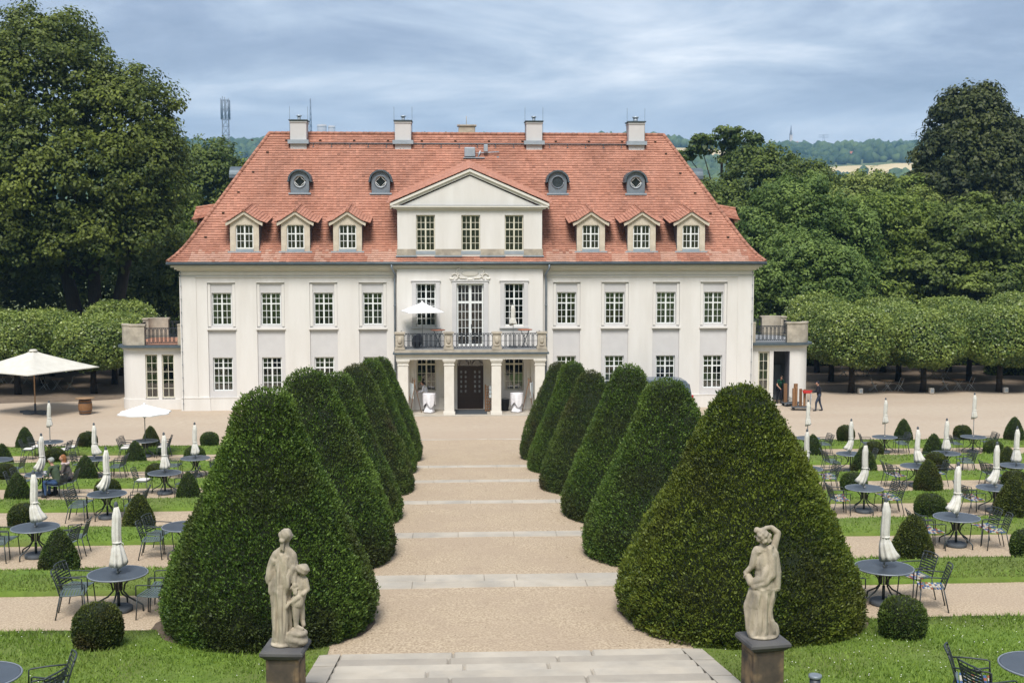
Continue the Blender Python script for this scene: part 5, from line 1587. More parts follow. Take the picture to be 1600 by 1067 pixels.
TP = [  # kind, x, y, radius, height scale, label place
 ('ball', -6.98, 19.85, 0.41, 1.03, 'in front of the table nearest the left statue'),
 ('cone', -9.57, 25.8, 0.43, 1.0, 'between first and second table rows, left lawn'),
 ('cone', -9.43, 31.8, 0.42, 1.0, 'between second and third table rows, left lawn'),
 ('cone', -14.62, 37.3, 0.40, 1.02, 'outer one between third and fourth rows, left lawn'),
 ('ball', -11.75, 37.0, 0.40, 0.95, 'behind the table of the third row, left lawn'),
 ('cone', -9.37, 37.45, 0.38, 1.05, 'inner one between third and fourth rows, left lawn'),
 ('ball', -11.75, 42.9, 0.36, 0.95, 'behind the inner fourth row table, left lawn'),
 ('cone', -14.25, 42.9, 0.42, 1.02, 'just right of the seated couple, left lawn'),
 ('ball', -17.22, 48.6, 0.42, 0.9, 'behind the seated couple, left lawn'),
 ('cone', -19.64, 49.4, 0.42, 1.0, 'at the left picture edge, fifth row'),
 ('ball', -17.08, 42.8, 0.40, 0.95, 'at the left picture edge, fourth row'),
 ('cone', -20.77, 55.2, 0.42, 1.05, 'left of the outer sixth row table, left lawn'),
 ('ball', -17.98, 55.4, 0.44, 1.0, 'on the last grass strip, middle of left lawn'),
 ('cone', -14.18, 49.3, 0.45, 1.02, 'in front of the open white parasol, left lawn'),
 ('cone', -15.06, 55.3, 0.40, 1.05, 'behind the open white parasol table, left lawn'),
 ('ball', -12.4, 55.5, 0.42, 1.0, 'on the last grass strip, inner end of left lawn'),
 ('ball', -12.6, 32.2, 0.43, 1.0, 'behind the second row table at the left edge'),
 ('ball', -11.59, 48.6, 0.42, 0.98, 'behind the inner fifth row table, left lawn'),
 ('ball', -7.3, 31.9, 0.42, 1.0, 'half hidden by the first left yew, second row'),
 ('ball', 6.78, 19.6, 0.395, 1.05, 'in front of the table nearest the right statue'),
 ('cone', 9.24, 25.4, 0.45, 1.02, 'between first and second table rows, right lawn'),
 ('ball', 12.03, 31.2, 0.42, 1.0, 'behind the second row table, right lawn'),
 ('cone', 14.32, 31.1, 0.52, 1.05, 'big one at the right edge, between second and third rows'),
 ('ball', 11.99, 25.6, 0.40, 1.0, 'at the right picture edge beside the second row'),
 ('cone', 14.25, 36.8, 0.44, 1.03, 'between third and fourth rows, middle of right lawn'),
 ('ball', 11.93, 37.1, 0.42, 0.98, 'behind the inner third row table, right lawn'),
 ('ball', 17.29, 37.2, 0.42, 0.95, 'behind the outer third row table, right lawn'),
 ('cone', 14.24, 42.7, 0.47, 1.02, 'in front of the inner fifth row table, right lawn'),
 ('ball', 16.86, 42.5, 0.42, 1.0, 'behind the middle fourth row table, right lawn'),
 ('cone', 19.57, 49.2, 0.45, 1.05, 'left of the middle fifth row table, right lawn'),
 ('ball', 16.89, 49.0, 0.40, 1.0, 'behind the inner fifth row table, right lawn'),
 ('ball', 22.0, 48.8, 0.40, 1.0, 'right of the middle fifth row table, right lawn'),
 ('cone', 19.87, 43.1, 0.44, 1.02, 'beside the outer fourth row table, right lawn'),
 ('cone', 14.19, 48.8, 0.42, 1.05, 'nearest the right yews, fifth row, right lawn'),
 ('ball', 17.72, 55.1, 0.42, 1.05, 'on the last grass strip, inner end of right lawn'),
 ('cone', 20.45, 54.9, 0.43, 1.1, 'behind the middle sixth row table, right lawn'),
 ('ball', 23.37, 55.0, 0.42, 1.0, 'beside the outer sixth row table, right lawn'),
 ('cone', 25.85, 54.9, 0.47, 1.1, 'at the right picture edge on the last grass strip'),
]
for k, (kd, x, y, rad, hs, pl) in enumerate(TP):
    b = 0.42 if kd == 'cone' else 0.40
    v = k % 2
    fo, co = TOP[kd][v]
    o = empty('topiary_'+kd, (x, y, zlawn(y)-0.03), random.uniform(0, 6.28), label=f'small clipped {kd} {pl}', cat='topiary', group=f'small topiary {kd}s on the lawns')
    o.scale = (rad/b, rad/b, hs*(rad/b)**0.5)
    link('foliage', fo, o); link('core', co, o)

# grass blades -------------------------------------------------------------------------
def grass(n, xr, yr, seed, h=0.055, w=0.012):
    r = np.random.default_rng(seed)
    x = r.uniform(*xr, n)*np.where(r.uniform(size=n) < 0.5, -1, 1); y = r.uniform(*yr, n)
    strip = np.array([any(a+0.02 < yy < b-0.02 for a, b, _ in STRIPS) for yy in y])
    x, y = x[strip], y[strip]; n = len(x)
    ly = np.array(LAWNP)
    z = np.interp(y, ly[:, 0], ly[:, 1])+0.012*np.sin(np.abs(x)*1.7+y*0.9)+0.010*np.sin(np.abs(x)*0.8-y*1.9+1)-0.004
    hh = h*r.uniform(0.5, 1.5, n)*(1+0.4*vnoise(np.stack([x, y, 0*x], 1)*1.3, seed, 2))
    th = r.uniform(0, 2*PI, n); lean = r.normal(0, 0.5, (n, 2))
    s = np.stack([np.cos(th), np.sin(th), 0*th], 1)*w*r.uniform(0.7, 1.5, n)[:, None]
    B = np.stack([x, y, z], 1)
    T = B+np.stack([lean[:, 0]*hh, lean[:, 1]*hh, hh], 1)
    V = np.stack([B-s, B+s, T], 1).reshape(-1, 3); F = np.arange(3*n).reshape(n, 3)
    nz = vnoise(np.stack([x, y, 0*x], 1)*0.9, seed+1, 3)
    t = np.clip(0.42+0.25*nz+r.normal(0, 0.2, n), 0, 1)
    return V, F, np.repeat(t, 3)
for a in ((150000, (3.1, 15), (14.5, 24.5), 1, 0.05, 0.010), (90000, (3.1, 20), (24.5, 39), 2, 0.055, 0.014), (90000, (4, 30), (39, 56.6), 3, 0.06, 0.022)):
    V, F, t = grass(*a)
    link('grass', np_mesh('grass', V, F, 'grass_blade', tint=t), kind='stuff')
# daisies in the near lawn
m = MB(); rr = random.Random(3)
for i in range(320):
    s_ = 1 if rr.random() < 0.75 else -1
    x, y = s_*rr.uniform(3.4, 9.5), rr.uniform(15.2, 20.8)
    z = zlawn(y)+0.045
    q = 0.0065
    m.quad((x-q, y-q, z), (x+q, y-q, z), (x+q, y+q, z+0.004), (x-q, y+q, z+0.004))
m.build('daisies', 'white_flower', kind='stuff')

m = MB(); rr = random.Random(17)
for i in range(1500):
    sd_ = rr.choice((-1, 1)); yy = rr.uniform(19, 56)
    k_ = [l for l in LAND if l[0] <= yy <= l[1]]
    if not k_: continue
    l = k_[0]; t = (yy-l[0])/(l[1]-l[0]); zz = (l[2]*(1-t)**1.25 if l is LAND[5] else l[2]+(l[3]-l[2])*t)
    xx = sd_*min(2.95, abs(rr.gauss(2.5, 0.55))) if rr.random() < 0.75 else rr.uniform(-2.6, 2.6)
    zz = max(zz, 0.006)+0.012*math.cos(xx*0.9)+0.008
    a = rr.uniform(0, 6.28); q = rr.uniform(0.008, 0.022); c_, s_ = q*math.cos(a), q*math.sin(a)
    m.quad((xx-c_, yy-s_, zz), (xx+s_*0.5, yy-c_*0.5, zz+0.004), (xx+c_, yy+s_, zz), (xx-s_*0.5, yy+c_*0.5, zz+0.006))
m.build('leaf_litter', 'litter', kind='stuff')

# ================================================================== garden furniture
def table_proto():
    P = {}
    m = MB(); m.lathe([(0.50, 0.700), (0.535, 0.705), (0.535, 0.726), (0.50, 0.7275), (0.05, 0.7275)], 40); P['table_top'] = m.mesh('table_top', 'table_top')
    m = MB(); K = 40
    rings = []
    for j in range(K+1):
        a = 2*PI*j/K; rings.append([((0.545+0.014*math.cos(q))*math.cos(a), (0.545+0.014*math.cos(q))*math.sin(a), 0.716+0.016*math.sin(q)) for q in (0, 1.05, 2.1, 3.14, 4.2, 5.25)])
    m.loft(rings, cap=False, sm=True); P['rim'] = m.mesh('rim', 'table_rim')
    m = MB(); m.tube([(0.10, 0, 0.70), (0.07, 0, 0.55), (0.065, 0, 0.40)], 0.018, 7); m.tube([(0.42, 0, 0.695), (0.26, 0, 0.66), (0.13, 0, 0.52), (0.10, 0, 0.38), (0.20, 0, 0.27), (0.40, 0, 0.16), (0.46, 0, 0.12), (0.47, 0, 0.0)], 0.017, 7)
    m.box(0.30, 0.48, -0.02, 0.02, 0.68, 0.70)
    P['leg'] = m.mesh('leg', 'furniture_metal')
    return P
TPRO = table_proto()
def chair_protos():
    P = {}
    def leg(x, y, bx, by):
        m = MB(); m.tube([(x, y, 0.44), (bx, by, 0.0)], 0.0125, 6); return m.mesh('leg', 'furniture_metal')
    P['legs'] = [leg(-0.23, 0.21, -0.25, 0.24), leg(0.23, 0.21, 0.25, 0.24), leg(-0.215, -0.20, -0.23, -0.30), leg(0.215, -0.20, 0.23, -0.30)]
    def seat(mt_):
        m = MB()
        for x in (-0.225, 0.225): m.tube([(x, -0.21, 0.445), (x, 0.0, 0.438), (x, 0.23, 0.45)], 0.012, 6)
        for i in range(9):
            y = -0.20+i*0.052; m.box(-0.222, 0.222, y-0.019, y+0.019, 0.446-0.012*math.sin(i/8*PI), 0.454-0.012*math.sin(i/8*PI))
        return m.mesh('seat', mt_)
    P['seat'] = seat('seat_metal')
    m = MB()
    pal = 0
    for i in range(9):
        y = -0.20+i*0.052
        for j in range(4):
            x0 = -0.222+j*0.111; m.box(x0, x0+0.110, y-0.019, y+0.019, 0.446-0.012*math.sin(i/8*PI), 0.4545-0.012*math.sin(i/8*PI))
    me = m.mesh('seat', ['seat_metal', 'stripe_blue', 'stripe_red', 'stripe_cream'])
    rr = random.Random(2); mi = []
    for i in range(36):
        c = rr.choice((0, 1, 1, 2, 3, 3)); mi += [c]*6
    me.polygons.foreach_set('material_index', mi); P['seat_c'] = me
    m = MB()
    back = lambda t: (-0.21-0.10*t-0.03*t*t, 0.44+0.42*t)
    for x in (-0.215, 0.215): m.tube([(x, *back(t)) for t in (0, 0.25, 0.5, 0.75, 0.92)], 0.0125, 6)
    top = [(x, back(1)[0]-0.035*math.cos(x/0.215*PI/2), back(1)[1]+0.012*math.cos(x/0.215*PI/2)) for x in np.linspace(-0.215, 0.215, 9)]
    m.tube([(-0.215, *back(0.92))]+top+[(0.215, *back(0.92))], 0.0135, 6)
    for k in range(7):
        t = 0.16+k*0.117
        pts = [(x, back(t)[0]-0.035*t*math.cos(x/0.215*PI/2), back(t)[1]) for x in np.linspace(-0.21, 0.21, 6)]
        for a, b in zip(pts[:-1], pts[1:]): m.quad((a[0], a[1], a[2]-0.016), (b[0], b[1], b[2]-0.016), (b[0], b[1], b[2]+0.016), (a[0], a[1], a[2]+0.016))
    for x in (-0.12, 0, 0.12):
        m.tube([(x, back(t)[0]-0.035*t*math.cos(x/0.215*PI/2)+0.004, back(t)[1]) for t in (0.12, 0.5, 0.98)], 0.005, 5)
    P['backrest'] = m.mesh('backrest', 'furniture_metal')
    def arm(s_):
        m = MB(); m.tube([(s_*0.222, -0.26, 0.66), (s_*0.245, -0.05, 0.665), (s_*0.25, 0.19, 0.66), (s_*0.25, 0.225, 0.645), (s_*0.245, 0.23, 0.45)], 0.012, 6); return m.mesh('armrest', 'furniture_metal')
    P['arms'] = [arm(-1), arm(1)]
    return P
mat('stripe_blue', (0.05, 0.11, 0.27), 0.6, (0.04, 0.08, 0.2), 9, 3)
mat('stripe_red', (0.33, 0.10, 0.05), 0.6, (0.27, 0.08, 0.04), 9, 3)
mat('stripe_cream', (0.50, 0.47, 0.40), 0.6, (0.42, 0.40, 0.34), 9, 3)
CPRO = chair_protos()
def fold_canopy(seed, top=2.0, bot=0.90, tie=1.32, flare=0.155, skew=0.0, r0=0.076):
    rr = random.Random(seed); n = 40; ph = rr.uniform(0, 6)
    zs = np.linspace(top, bot, 15); rings = []
    for i, z in enumerate(zs):
        if z > tie: r_ = r0*(0.5+0.5*min(1, (top-z)/0.16))*(1+0.12*(top-z)/(top-tie))
        else: r_ = r0*1.05+(flare-r0)*((tie-z)/(tie-bot))**0.9
        if abs(z-tie) < 0.045: r_ *= 0.88
        k = 0 if z > tie else ((tie-z)/(tie-bot))
        ring = []
        for j in range(n):
            a = 2*PI*j/n
            am = 0.09+0.09*k
            q = r_*(1+am*math.cos(8*a+ph+z*0.8)+0.09*math.sin(3*a+ph+z)+0.06*math.cos(2*a+2*ph))
            zz = z+(0.022*math.cos(8*a+ph)+0.06*math.sin(a+ph)+0.03*math.sin(2*a))*k**3
            ring.append((q*math.cos(a)+skew*k*k*0.13+0.008*math.sin(7*z+ph), q*math.sin(a), zz))
        rings.append(ring)
    m = MB(); m.loft(list(reversed(rings)), cap=True, sm=True)
    return m.mesh('canopy', 'canvas')
def closed_protos():
    P = {}
    m = MB(); m.tube([(0, 0, 0.06), (0, 0, 2.02)], 0.019, 8); m.tube([(0, 0, 0.70), (0, 0, 0.78)], 0.028, 8); m.tube([(0.02, 0, 0.74), (0.06, 0, 0.77)], 0.012, 5); P['pole'] = m.mesh('pole', 'parasol_pole')
    m = MB(); m.tube([(0, 0, 0.10), (0, 0, 0.36)], 0.03, 8); P['sleeve'] = m.mesh('sleeve', 'furniture_metal')
    m = MB(); m.lathe([(0.25, 0.0), (0.26, 0.012), (0.26, 0.075), (0.235, 0.092), (0.05, 0.10)], 24); P['base'] = m.mesh('base', 'base_grey')
    m = MB(); m.lathe([(0.022, 1.96), (0.038, 1.99), (0.040, 2.05), (0.026, 2.085), (0.006, 2.10)], 10); P['finial'] = m.mesh('finial', 'base_grey')
    P['canopy'] = [fold_canopy(1), fold_canopy(2, skew=-1.0, flare=0.14), fold_canopy(3, skew=0.6, flare=0.17), fold_canopy(4, bot=0.97, flare=0.12)]
    m = MB(); m.lathe([(0.088, 1.30), (0.094, 1.32), (0.088, 1.34)], 16); m.tube([(0.08, -0.04, 1.32), (0.12, -0.05, 1.31), (0.13, -0.05, 1.25)], 0.006, 4); P['strap'] = m.mesh('strap', 'canvas')
    return P
SPRO = closed_protos()
def table(x, y, z, label, rz):
    o = empty('garden_table', (x, y, z), rz, label=label, cat='table', group='round garden tables on the gravel rows')
    link('table_top', TPRO['table_top'], o); link('rim', TPRO['rim'], o)
    for k in range(4): link('leg', TPRO['leg'], o, (0, 0, 0), PI/4+k*PI/2)
    return o
NCH = [0]
def chair(x, y, z, rz, label, colour=False):
    o = empty('garden_chair', (x, y, z), rz, label=label, cat='chair', group='metal armchairs at the garden tables')
    for l in CPRO['legs']: link('leg', l, o)
    link('seat', CPRO['seat_c'] if colour else CPRO['seat'], o); link('backrest', CPRO['backrest'], o)
    for a in CPRO['arms']: link('armrest', a, o)
    NCH[0] += 1
    return o
def parasol(x, y, z, rz, label, v, top=1.0, drop=0.0):
    o = empty('closed_parasol', (x, y, z), rz, label=label, cat='parasol', group='closed parasols in the garden tables')
    for k in ('pole', 'sleeve', 'base'): link(k, SPRO[k], o)
    for k in ('canopy', 'finial', 'strap'):
        c = link(k, SPRO['canopy'][v] if k == 'canopy' else SPRO[k], o)
        c.location.z = drop
    if drop > 0:
        m = MB(); m.tube([(0, 0, 1.98), (0, 0, 2.0+drop)], 0.019, 8); m.build('pole_extension', 'parasol_pole', o)
    return o
def cushion(x, y, z, rz, label):
    m = MB(); 
    rings = []
    for zz, q in ((0.458, 0.86), (0.468, 1.0), (0.492, 1.0), (0.502, 0.86)):
        rings.append([(0.205*q*math.copysign(abs(math.cos(a))**0.4, math.cos(a)), 0.02+0.20*q*math.copysign(abs(math.sin(a))**0.4, math.sin(a)), zz) for a in np.linspace(0, 2*PI, 24, endpoint=False)])
    m.loft(rings, sm=True)
    o = m.build('seat_cushion', 'cushion', label=label, cat='cushion', group='pale cushions on the garden chairs'); o.location = (x, y, z); o.rotation_euler = (0, 0, rz)
ROWN = ('first', 'second', 'third', 'fourth', 'fifth', 'sixth')
# id: x, y, row, place words, chair angles, canopy variant, extra lift, coloured seats
TAB = [
 (-7.30, 22.25, 0, 'left lawn', (170, 200, -28, 12), 0, 0, 0),
 (-10.87, 28.1, 1, 'left lawn outer', (172, 205, -22, 15), 2, 0, 0),
 (-7.34, 28.05, 1, 'left lawn inner', (150, 190, 10), None, 0, 0),
 (-10.96, 34.2, 2, 'left lawn', (165, 205, -18, 22), 1, 0, 0),
 (-14.69, 39.75, 3, 'left lawn outer', (165, 200, -38, 8), 1, 0, 0),
 (-10.66, 39.75, 3, 'left lawn inner', (172, -25, 20), 0, 0, 0),
 (-18.16, 45.05, 4, 'left lawn outer', (-15, 170), None, 0, 0),
 (-14.57, 45.1, 4, 'left lawn middle', (150, -10, 12), 2, 0, 0),
 (-10.79, 45.05, 4, 'left lawn inner', (165, 190, -10, 15), 0, 0, 0),
 (-18.65, 52.3, 5, 'left lawn outer', (195, 150, -35, 15), 3, 0.45, 0),
 (-14.56, 52.4, 5, 'left lawn inner', (200, 160, -10, 28), None, 0, 0),
 (7.31, 21.95, 0, 'right lawn', (165, 200, -22, 22), 2, 0, 1),
 (11.38, 28.05, 1, 'right lawn', (165, 200, -20, 18), 1, 0, 1),
 (11.14, 33.9, 2, 'right lawn inner', (165, 200, -18, 20), 1, 0.0, 1),
 (15.03, 33.75, 2, 'right lawn outer', (165, 200, 25), 1, 0, 1),
 (11.07, 39.4, 3, 'right lawn inner', (-18, 20), None, 0, 1),
 (15.03, 39.7, 3, 'right lawn middle', (165, 195, 5), 2, 0, 1),
 (18.49, 39.6, 3, 'right lawn outer', (165, 200), 0, 0, 0),
 (14.41, 44.7, 4, 'right lawn inner', (165, 195, 10), 1, 0, 0),
 (18.16, 44.65, 4, 'right lawn middle', (150, -28, 12), 0, 0, 0),
 (14.84, 51.7, 5, 'right lawn inner', (-12, 18), 3, 0.35, 0),
 (18.39, 51.8, 5, 'right lawn middle', (165, -20, 18), 3, 0.40, 0),
 (22.39, 51.65, 5, 'right lawn outer', (165, 195, -5, 22), 3, 0.62, 0),
]
def side_word(a):
    a = (a+180) % 360-180
    lr = 'right' if abs(a) < 90 else 'left'
    s = math.sin(R(a))
    return f'{lr} {"rear" if s > 0 else "front"}' if abs(s) > 0.02 else lr
rt_ = random.Random(12)
CUSH = {('sixth', 'left lawn outer'), ('sixth', 'left lawn inner')}
for (x, y, row, pl, angs, var, lift, colr) in TAB:
    z = ROWS[row][2]
    where = f'{ROWN[row]} row {pl}'
    table(x, y, z, f'round dark grey garden table, {where} table counted from the statues', rt_.uniform(0, 1.5))
    if var is not None:
        parasol(x, y, z, rt_.uniform(-0.3, 0.3), f'folded cream parasol standing in the {where} table', var, drop=lift)
    used = set()
    for a in angs:
        rad = 0.80+rt_.uniform(-0.06, 0.10); ja = a+rt_.uniform(-4, 4)
        cx, cy = x+rad*math.cos(R(ja)), y+rad*math.sin(R(ja))
        rz = math.atan2(math.cos(R(ja)), -math.sin(R(ja)))+rt_.uniform(-0.18, 0.18)
        # chairs of a pair stand nearly parallel
        base_rz = math.atan2(math.copysign(1, math.cos(R(ja))), -0.001)
        rz = 0.45*rz+0.55*base_rz if abs(rz-base_rz) < 2 else rz
        sw = side_word(a)
        if sw in used: sw = 'far '+sw
        used.add(sw)
        chair(cx, cy, z, rz, f'dark metal armchair at {sw} of the {where} table', bool(colr))
        if (ROWN[row], pl) in CUSH: cushion(cx, cy, z, rz, f'pale seat cushion on the {sw} chair, {where} table')
        if row == 3 and pl == 'left lawn inner' and a == 172: cushion(cx, cy, z, rz, f'pale seat cushion on the {sw} chair, {where} table')
# parasol half hidden behind the right-hand yew
parasol(11.07, 39.4, ROWS[3][2], 0.2, 'folded cream parasol half hidden behind the nearest right yew', 1)
# furniture cut off by the lower picture corners
for s_, x, y, angs in ((-1, -7.25, 15.55, (-18, 22)), (1, 6.95, 15.15, (158, 196))):
    z = zlawn(y)+0.01
    sd_ = 'left' if s_ < 0 else 'right'
    table(x, y, z, f'round dark grey garden table cut off by the lower {sd_} picture corner', 0.3)
    for a in angs:
        cx, cy = x+0.86*math.cos(R(a)), y+0.86*math.sin(R(a))
        chair(cx, cy, zlawn(cy)+0.01, math.atan2(math.cos(R(a)), -math.sin(R(a))), f'dark metal armchair in the lower {sd_} picture corner, {"nearer the camera" if (a < 0 or a > 180) else "farther from the camera"}', s_ > 0)

# open parasols ------------------------------------------------------------------------
def open_parasol(name, loc, rz, sides, rad, h, rise, label, pole_mt, canvas, base='disc', sag=0.05, square=False):
    o = empty(name, loc, rz, label=label, cat='parasol')
    m = MB()
    P0 = [(rad*math.cos(2*PI*k/sides+PI/sides), rad*math.sin(2*PI*k/sides+PI/sides)) for k in range(sides)]
    K = 8; nr = 7
    rings = []
    for i in range(nr+1):
        t = i/nr; ring = []
        for k in range(sides):
            a, b = P0[k], P0[(k+1) % sides]
            for j in range(K):
                q = j/K; x, y = a[0]+(b[0]-a[0])*q, a[1]+(b[1]-a[1])*q
                bow = 1-sag*0.9*math.sin(PI*q)*t
                z = h+rise*(1-t)**1.08-sag*rad*math.sin(PI*q)*t*(1-t)*1.2
                ring.append((x*max(t, 0.03)*bow, y*max(t, 0.03)*bow, z))
        rings.append(ring)
    m.loft(list(reversed(rings)), cap=False, sm=True)
    under = [[(x, y, z-0.012) for x, y, z in r] for r in rings]; m.loft(under, cap=False, sm=True)
    ed = rings[-1]; m.loft([[(x, y, z-0.05) for x, y, z in ed], ed], cap=False, sm=True)
    m.build('canopy', canvas, o)
    m = MB()
    for k in range(sides):
        x, y = P0[k]; m.tube([(0, 0, h+rise-0.08), (x*0.98, y*0.98, h-0.02)], 0.012, 5); m.tube([(0, 0, h-0.25), (x*0.5, y*0.5, h+rise*0.5-0.05)], 0.010, 5)
    m.build('ribs', pole_mt, o)
    m = MB(); m.tube([(0, 0, 0.05), (0, 0, h+rise)], 0.035 if rad > 1.8 else 0.02, 8); m.build('pole', pole_mt, o)
    m = MB(); m.lathe([(0.04, h+rise-0.02), (0.06, h+rise+0.02), (0.03, h+rise+0.06), (0.01, h+rise+0.07)], 10) if rad < 1.8 else m.lathe([(0.22, h+rise-0.03), (0.24, h+rise+0.03), (0.16, h+rise+0.09), (0.02, h+rise+0.10)], 10); m.build('cap', canvas, o)
    m = MB()
    if base == 'cross':
        m.bbox(-1.0, 1.0, -0.25, 0.25, 0.0, 0.11, 0.01); m.bbox(-0.3, 0.3, -0.6, 0.6, 0.005, 0.10, 0.01); m.tube([(0, 0, 0.1), (0, 0, 0.55)], 0.06, 8)
    else:
        m.lathe([(0.25, 0.0), (0.26, 0.01), (0.26, 0.07), (0.235, 0.09), (0.05, 0.10)], 20)
    m.build('base', 'base_grey', o)
    return o
open_parasol('large_parasol', (-24.7, 67.9, 0), R(-31), 4, 3.5, 2.55, 1.0, 'large square cream parasol standing on the court beside the pollarded limes', 'wood_pole', 'canvas_cream', 'cross', sag=0.06)
open_parasol('open_parasol', (-14.56, 52.4, ROWS[5][2]), 0.1, 8, 1.18, 1.98, 0.36, 'open white octagonal parasol over the inner sixth row left lawn table', 'parasol_pole', 'canvas_white')
open_parasol('open_parasol', (-2.72, 67.0, 3.70), 0.25, 4, 1.45, 2.08, 0.52, 'open white parasol on the balcony', 'parasol_pole', 'canvas_white')
o = empty('closed_parasol', (2.42, 67.0, 3.70), 0, label='folded white parasol on the balcony', cat='parasol')
for k in ('pole', 'base', 'finial', 'strap'): link(k, SPRO[k], o).location.z = 0.42 if k in ('finial', 'strap') else 0
link('canopy', fold_canopy(9, flare=0.2, r0=0.11), o).location.z = 0.42
m = MB(); m.tube([(0, 0, 1.9), (0, 0, 2.42)], 0.02, 6); m.build('pole_extension', 'parasol_pole', o)
o = empty('closed_parasol', (-17.0, 72.0, 3.74), 0, label='folded cream parasol on the left wing terrace', cat='parasol')
for k in ('pole', 'base'): link(k, SPRO[k], o)
for k in ('canopy', 'finial', 'strap'): link(k, SPRO['canopy'][3] if k == 'canopy' else SPRO[k], o).location.z = 0.55
m = MB(); m.tube([(0, 0, 1.9), (0, 0, 2.5)], 0.02, 6); m.build('pole_extension', 'parasol_pole', o)

# high tables, bistro sets ----------------------------------------------------------------
def red_table(x, y, label):
    o = empty('folding_table', (x, y, 3.70), 0, label=label, cat='table')
    m = MB(); m.lathe([(0.40, 1.0), (0.42, 1.01), (0.42, 1.04), (0.05, 1.045)], 24); m.build('table_top', 'table_red', o)
    for a in (-1, 1):
        for b in (-1, 1):
            m = MB(); m.tube([(a*0.24, b*0.16, 1.0), (-a*0.18, b*0.2, 0.0)], 0.014, 6); m.build('leg', 'furniture_metal', o)
red_table(-1.85, 67.05, 'red topped folding table left of the balcony door'); red_table(3.1, 67.05, 'red topped folding table at the right end of the balcony')
def draped(x, y, label):
    o = empty('high_table', (x, y, 0.022), 0.3, label=label, cat='table')
    m = MB(); m.lathe([(0.37, 1.08), (0.375, 1.10), (0.05, 1.105)], 28); m.build('table_top', 'linen', o)
    m = MB(); n = 48; rings = []
    for i, t in enumerate(np.linspace(0, 1, 9)):
        ring = []
        for j in range(n):
            a = 2*PI*j/n; r_ = 0.378+0.02*t-0.05*t*t; r_ += 0.03*t*math.cos(7*a+1)
            L_ = 0.50+0.30*abs(math.cos(2*a))**2
            ring.append((r_*math.cos(a), r_*math.sin(a), 1.09-L_*t))
        rings.append(ring)
    m.loft(list(reversed(rings)), cap=False, sm=True); m.build('tablecloth', 'linen', o)
    m = MB(); m.lathe([(0.32, 0.02), (0.285, 0.10), (0.20, 0.40), (0.18, 0.62), (0.28, 0.95), (0.35, 1.07)], 24, fr=lambda t, z: 1+0.10*math.cos(4*t)*(1 if z < 0.3 else 0.3)); m.build('stretch_cover', 'linen', o)
draped(-2.36, 66.95, 'white draped high table in the left portico bay'); draped(2.62, 66.9, 'white draped high table in the right portico bay')
m = MB(); m.bbox(-1.02, 0.92, 66.15, 67.85, 0.024, 0.045, 0.006); m.build('doormat', 'doormat', org=(-0.05, 67, 0), label='dark grey doormat before the entrance door', cat='doormat').location = (-0.05, 67, 0)
o = empty('menu_rack', (1.06, 67.25, 0.022), R(8), label='brown lattice bottle rack with notices beside the entrance', cat='rack')
m = MB()
for x in (-0.22, 0.22):
    m.box(x-0.02, x+0.02, -0.12, 0.12, 0, 1.55)
for k in range(9): m.box(-0.2, 0.2, -0.10, 0.10, 0.06+k*0.17, 0.085+k*0.17)
for k in range(3): m.box(-0.11+k*0.11-0.01, -0.11+k*0.11+0.01, -0.098, 0.098, 0.06, 1.44)
m.build('frame', 'crate_wood', o)
for k in range(3):
    m = MB(); m.box(-0.02, 0.2, -0.128, -0.122, 0.80+k*0.24, 1.0+k*0.24); m.build('notice', 'paper', o)
o = empty('bin', (1.98, 67.45, 0.022), 0, label='black bucket bin behind the right inner column', cat='bin')
m = MB(); m.lathe([(0.17, 0), (0.19, 0.02), (0.25, 0.62), (0.27, 0.64), (0.24, 0.65), (0.16, 0.1)], 16); m.build('bucket', 'rubber', o)
m = MB(); m.tube([(-0.27, 0, 0.6), (-0.31, 0, 0.66), (0, 0, 0.74), (0.31, 0, 0.66), (0.27, 0, 0.6)], 0.012, 5); m.build('handle', 'rubber', o)
for s_, x in ((1, 3.44), (-1, -3.32)):
    o = empty('sign_easel', (x, 66.75, 0.022), R(70*s_), label=f'narrow {"sign easel with picture" if s_ > 0 else "easel"} leaning beside the {"right" if s_ > 0 else "left"} outer column', cat='easel')
    for q in (-1, 1):
        m = MB(); m.tube([(q*0.30, -0.2, 0), (q*0.22, 0.12, 2.0)], 0.022, 5); m.build('leg', 'crate_wood', o)
    m = MB(); m.box(-0.26, 0.26, -0.03, 0.0, 0.85, 1.7); m.build('board', 'paper', o)
    m = MB(); m.tube([(0, 0.55, 0), (0, 0.10, 1.9)], 0.022, 5); m.build('leg', 'crate_wood', o)
# dark cover bag on the balcony
o = empty('cover_bag', (-3.05, 66.75, 3.70), 0, label='dark bundled cover behind the left balcony railing', cat='bag')
m = MB(); m.ball((0, 0, 0.38), (0.26, 0.2, 0.40), 12, 8); m.ball((0.18, 0, 0.5), (0.16, 0.18, 0.34), 10, 7); m.build('bag', 'cloth_black', o)
m = MB(); m.tube([(0, -0.1, 0.74), (0.05, -0.1, 0.86), (0.14, -0.1, 0.80)], 0.02, 5); m.build('strap', 'cloth_black', o)
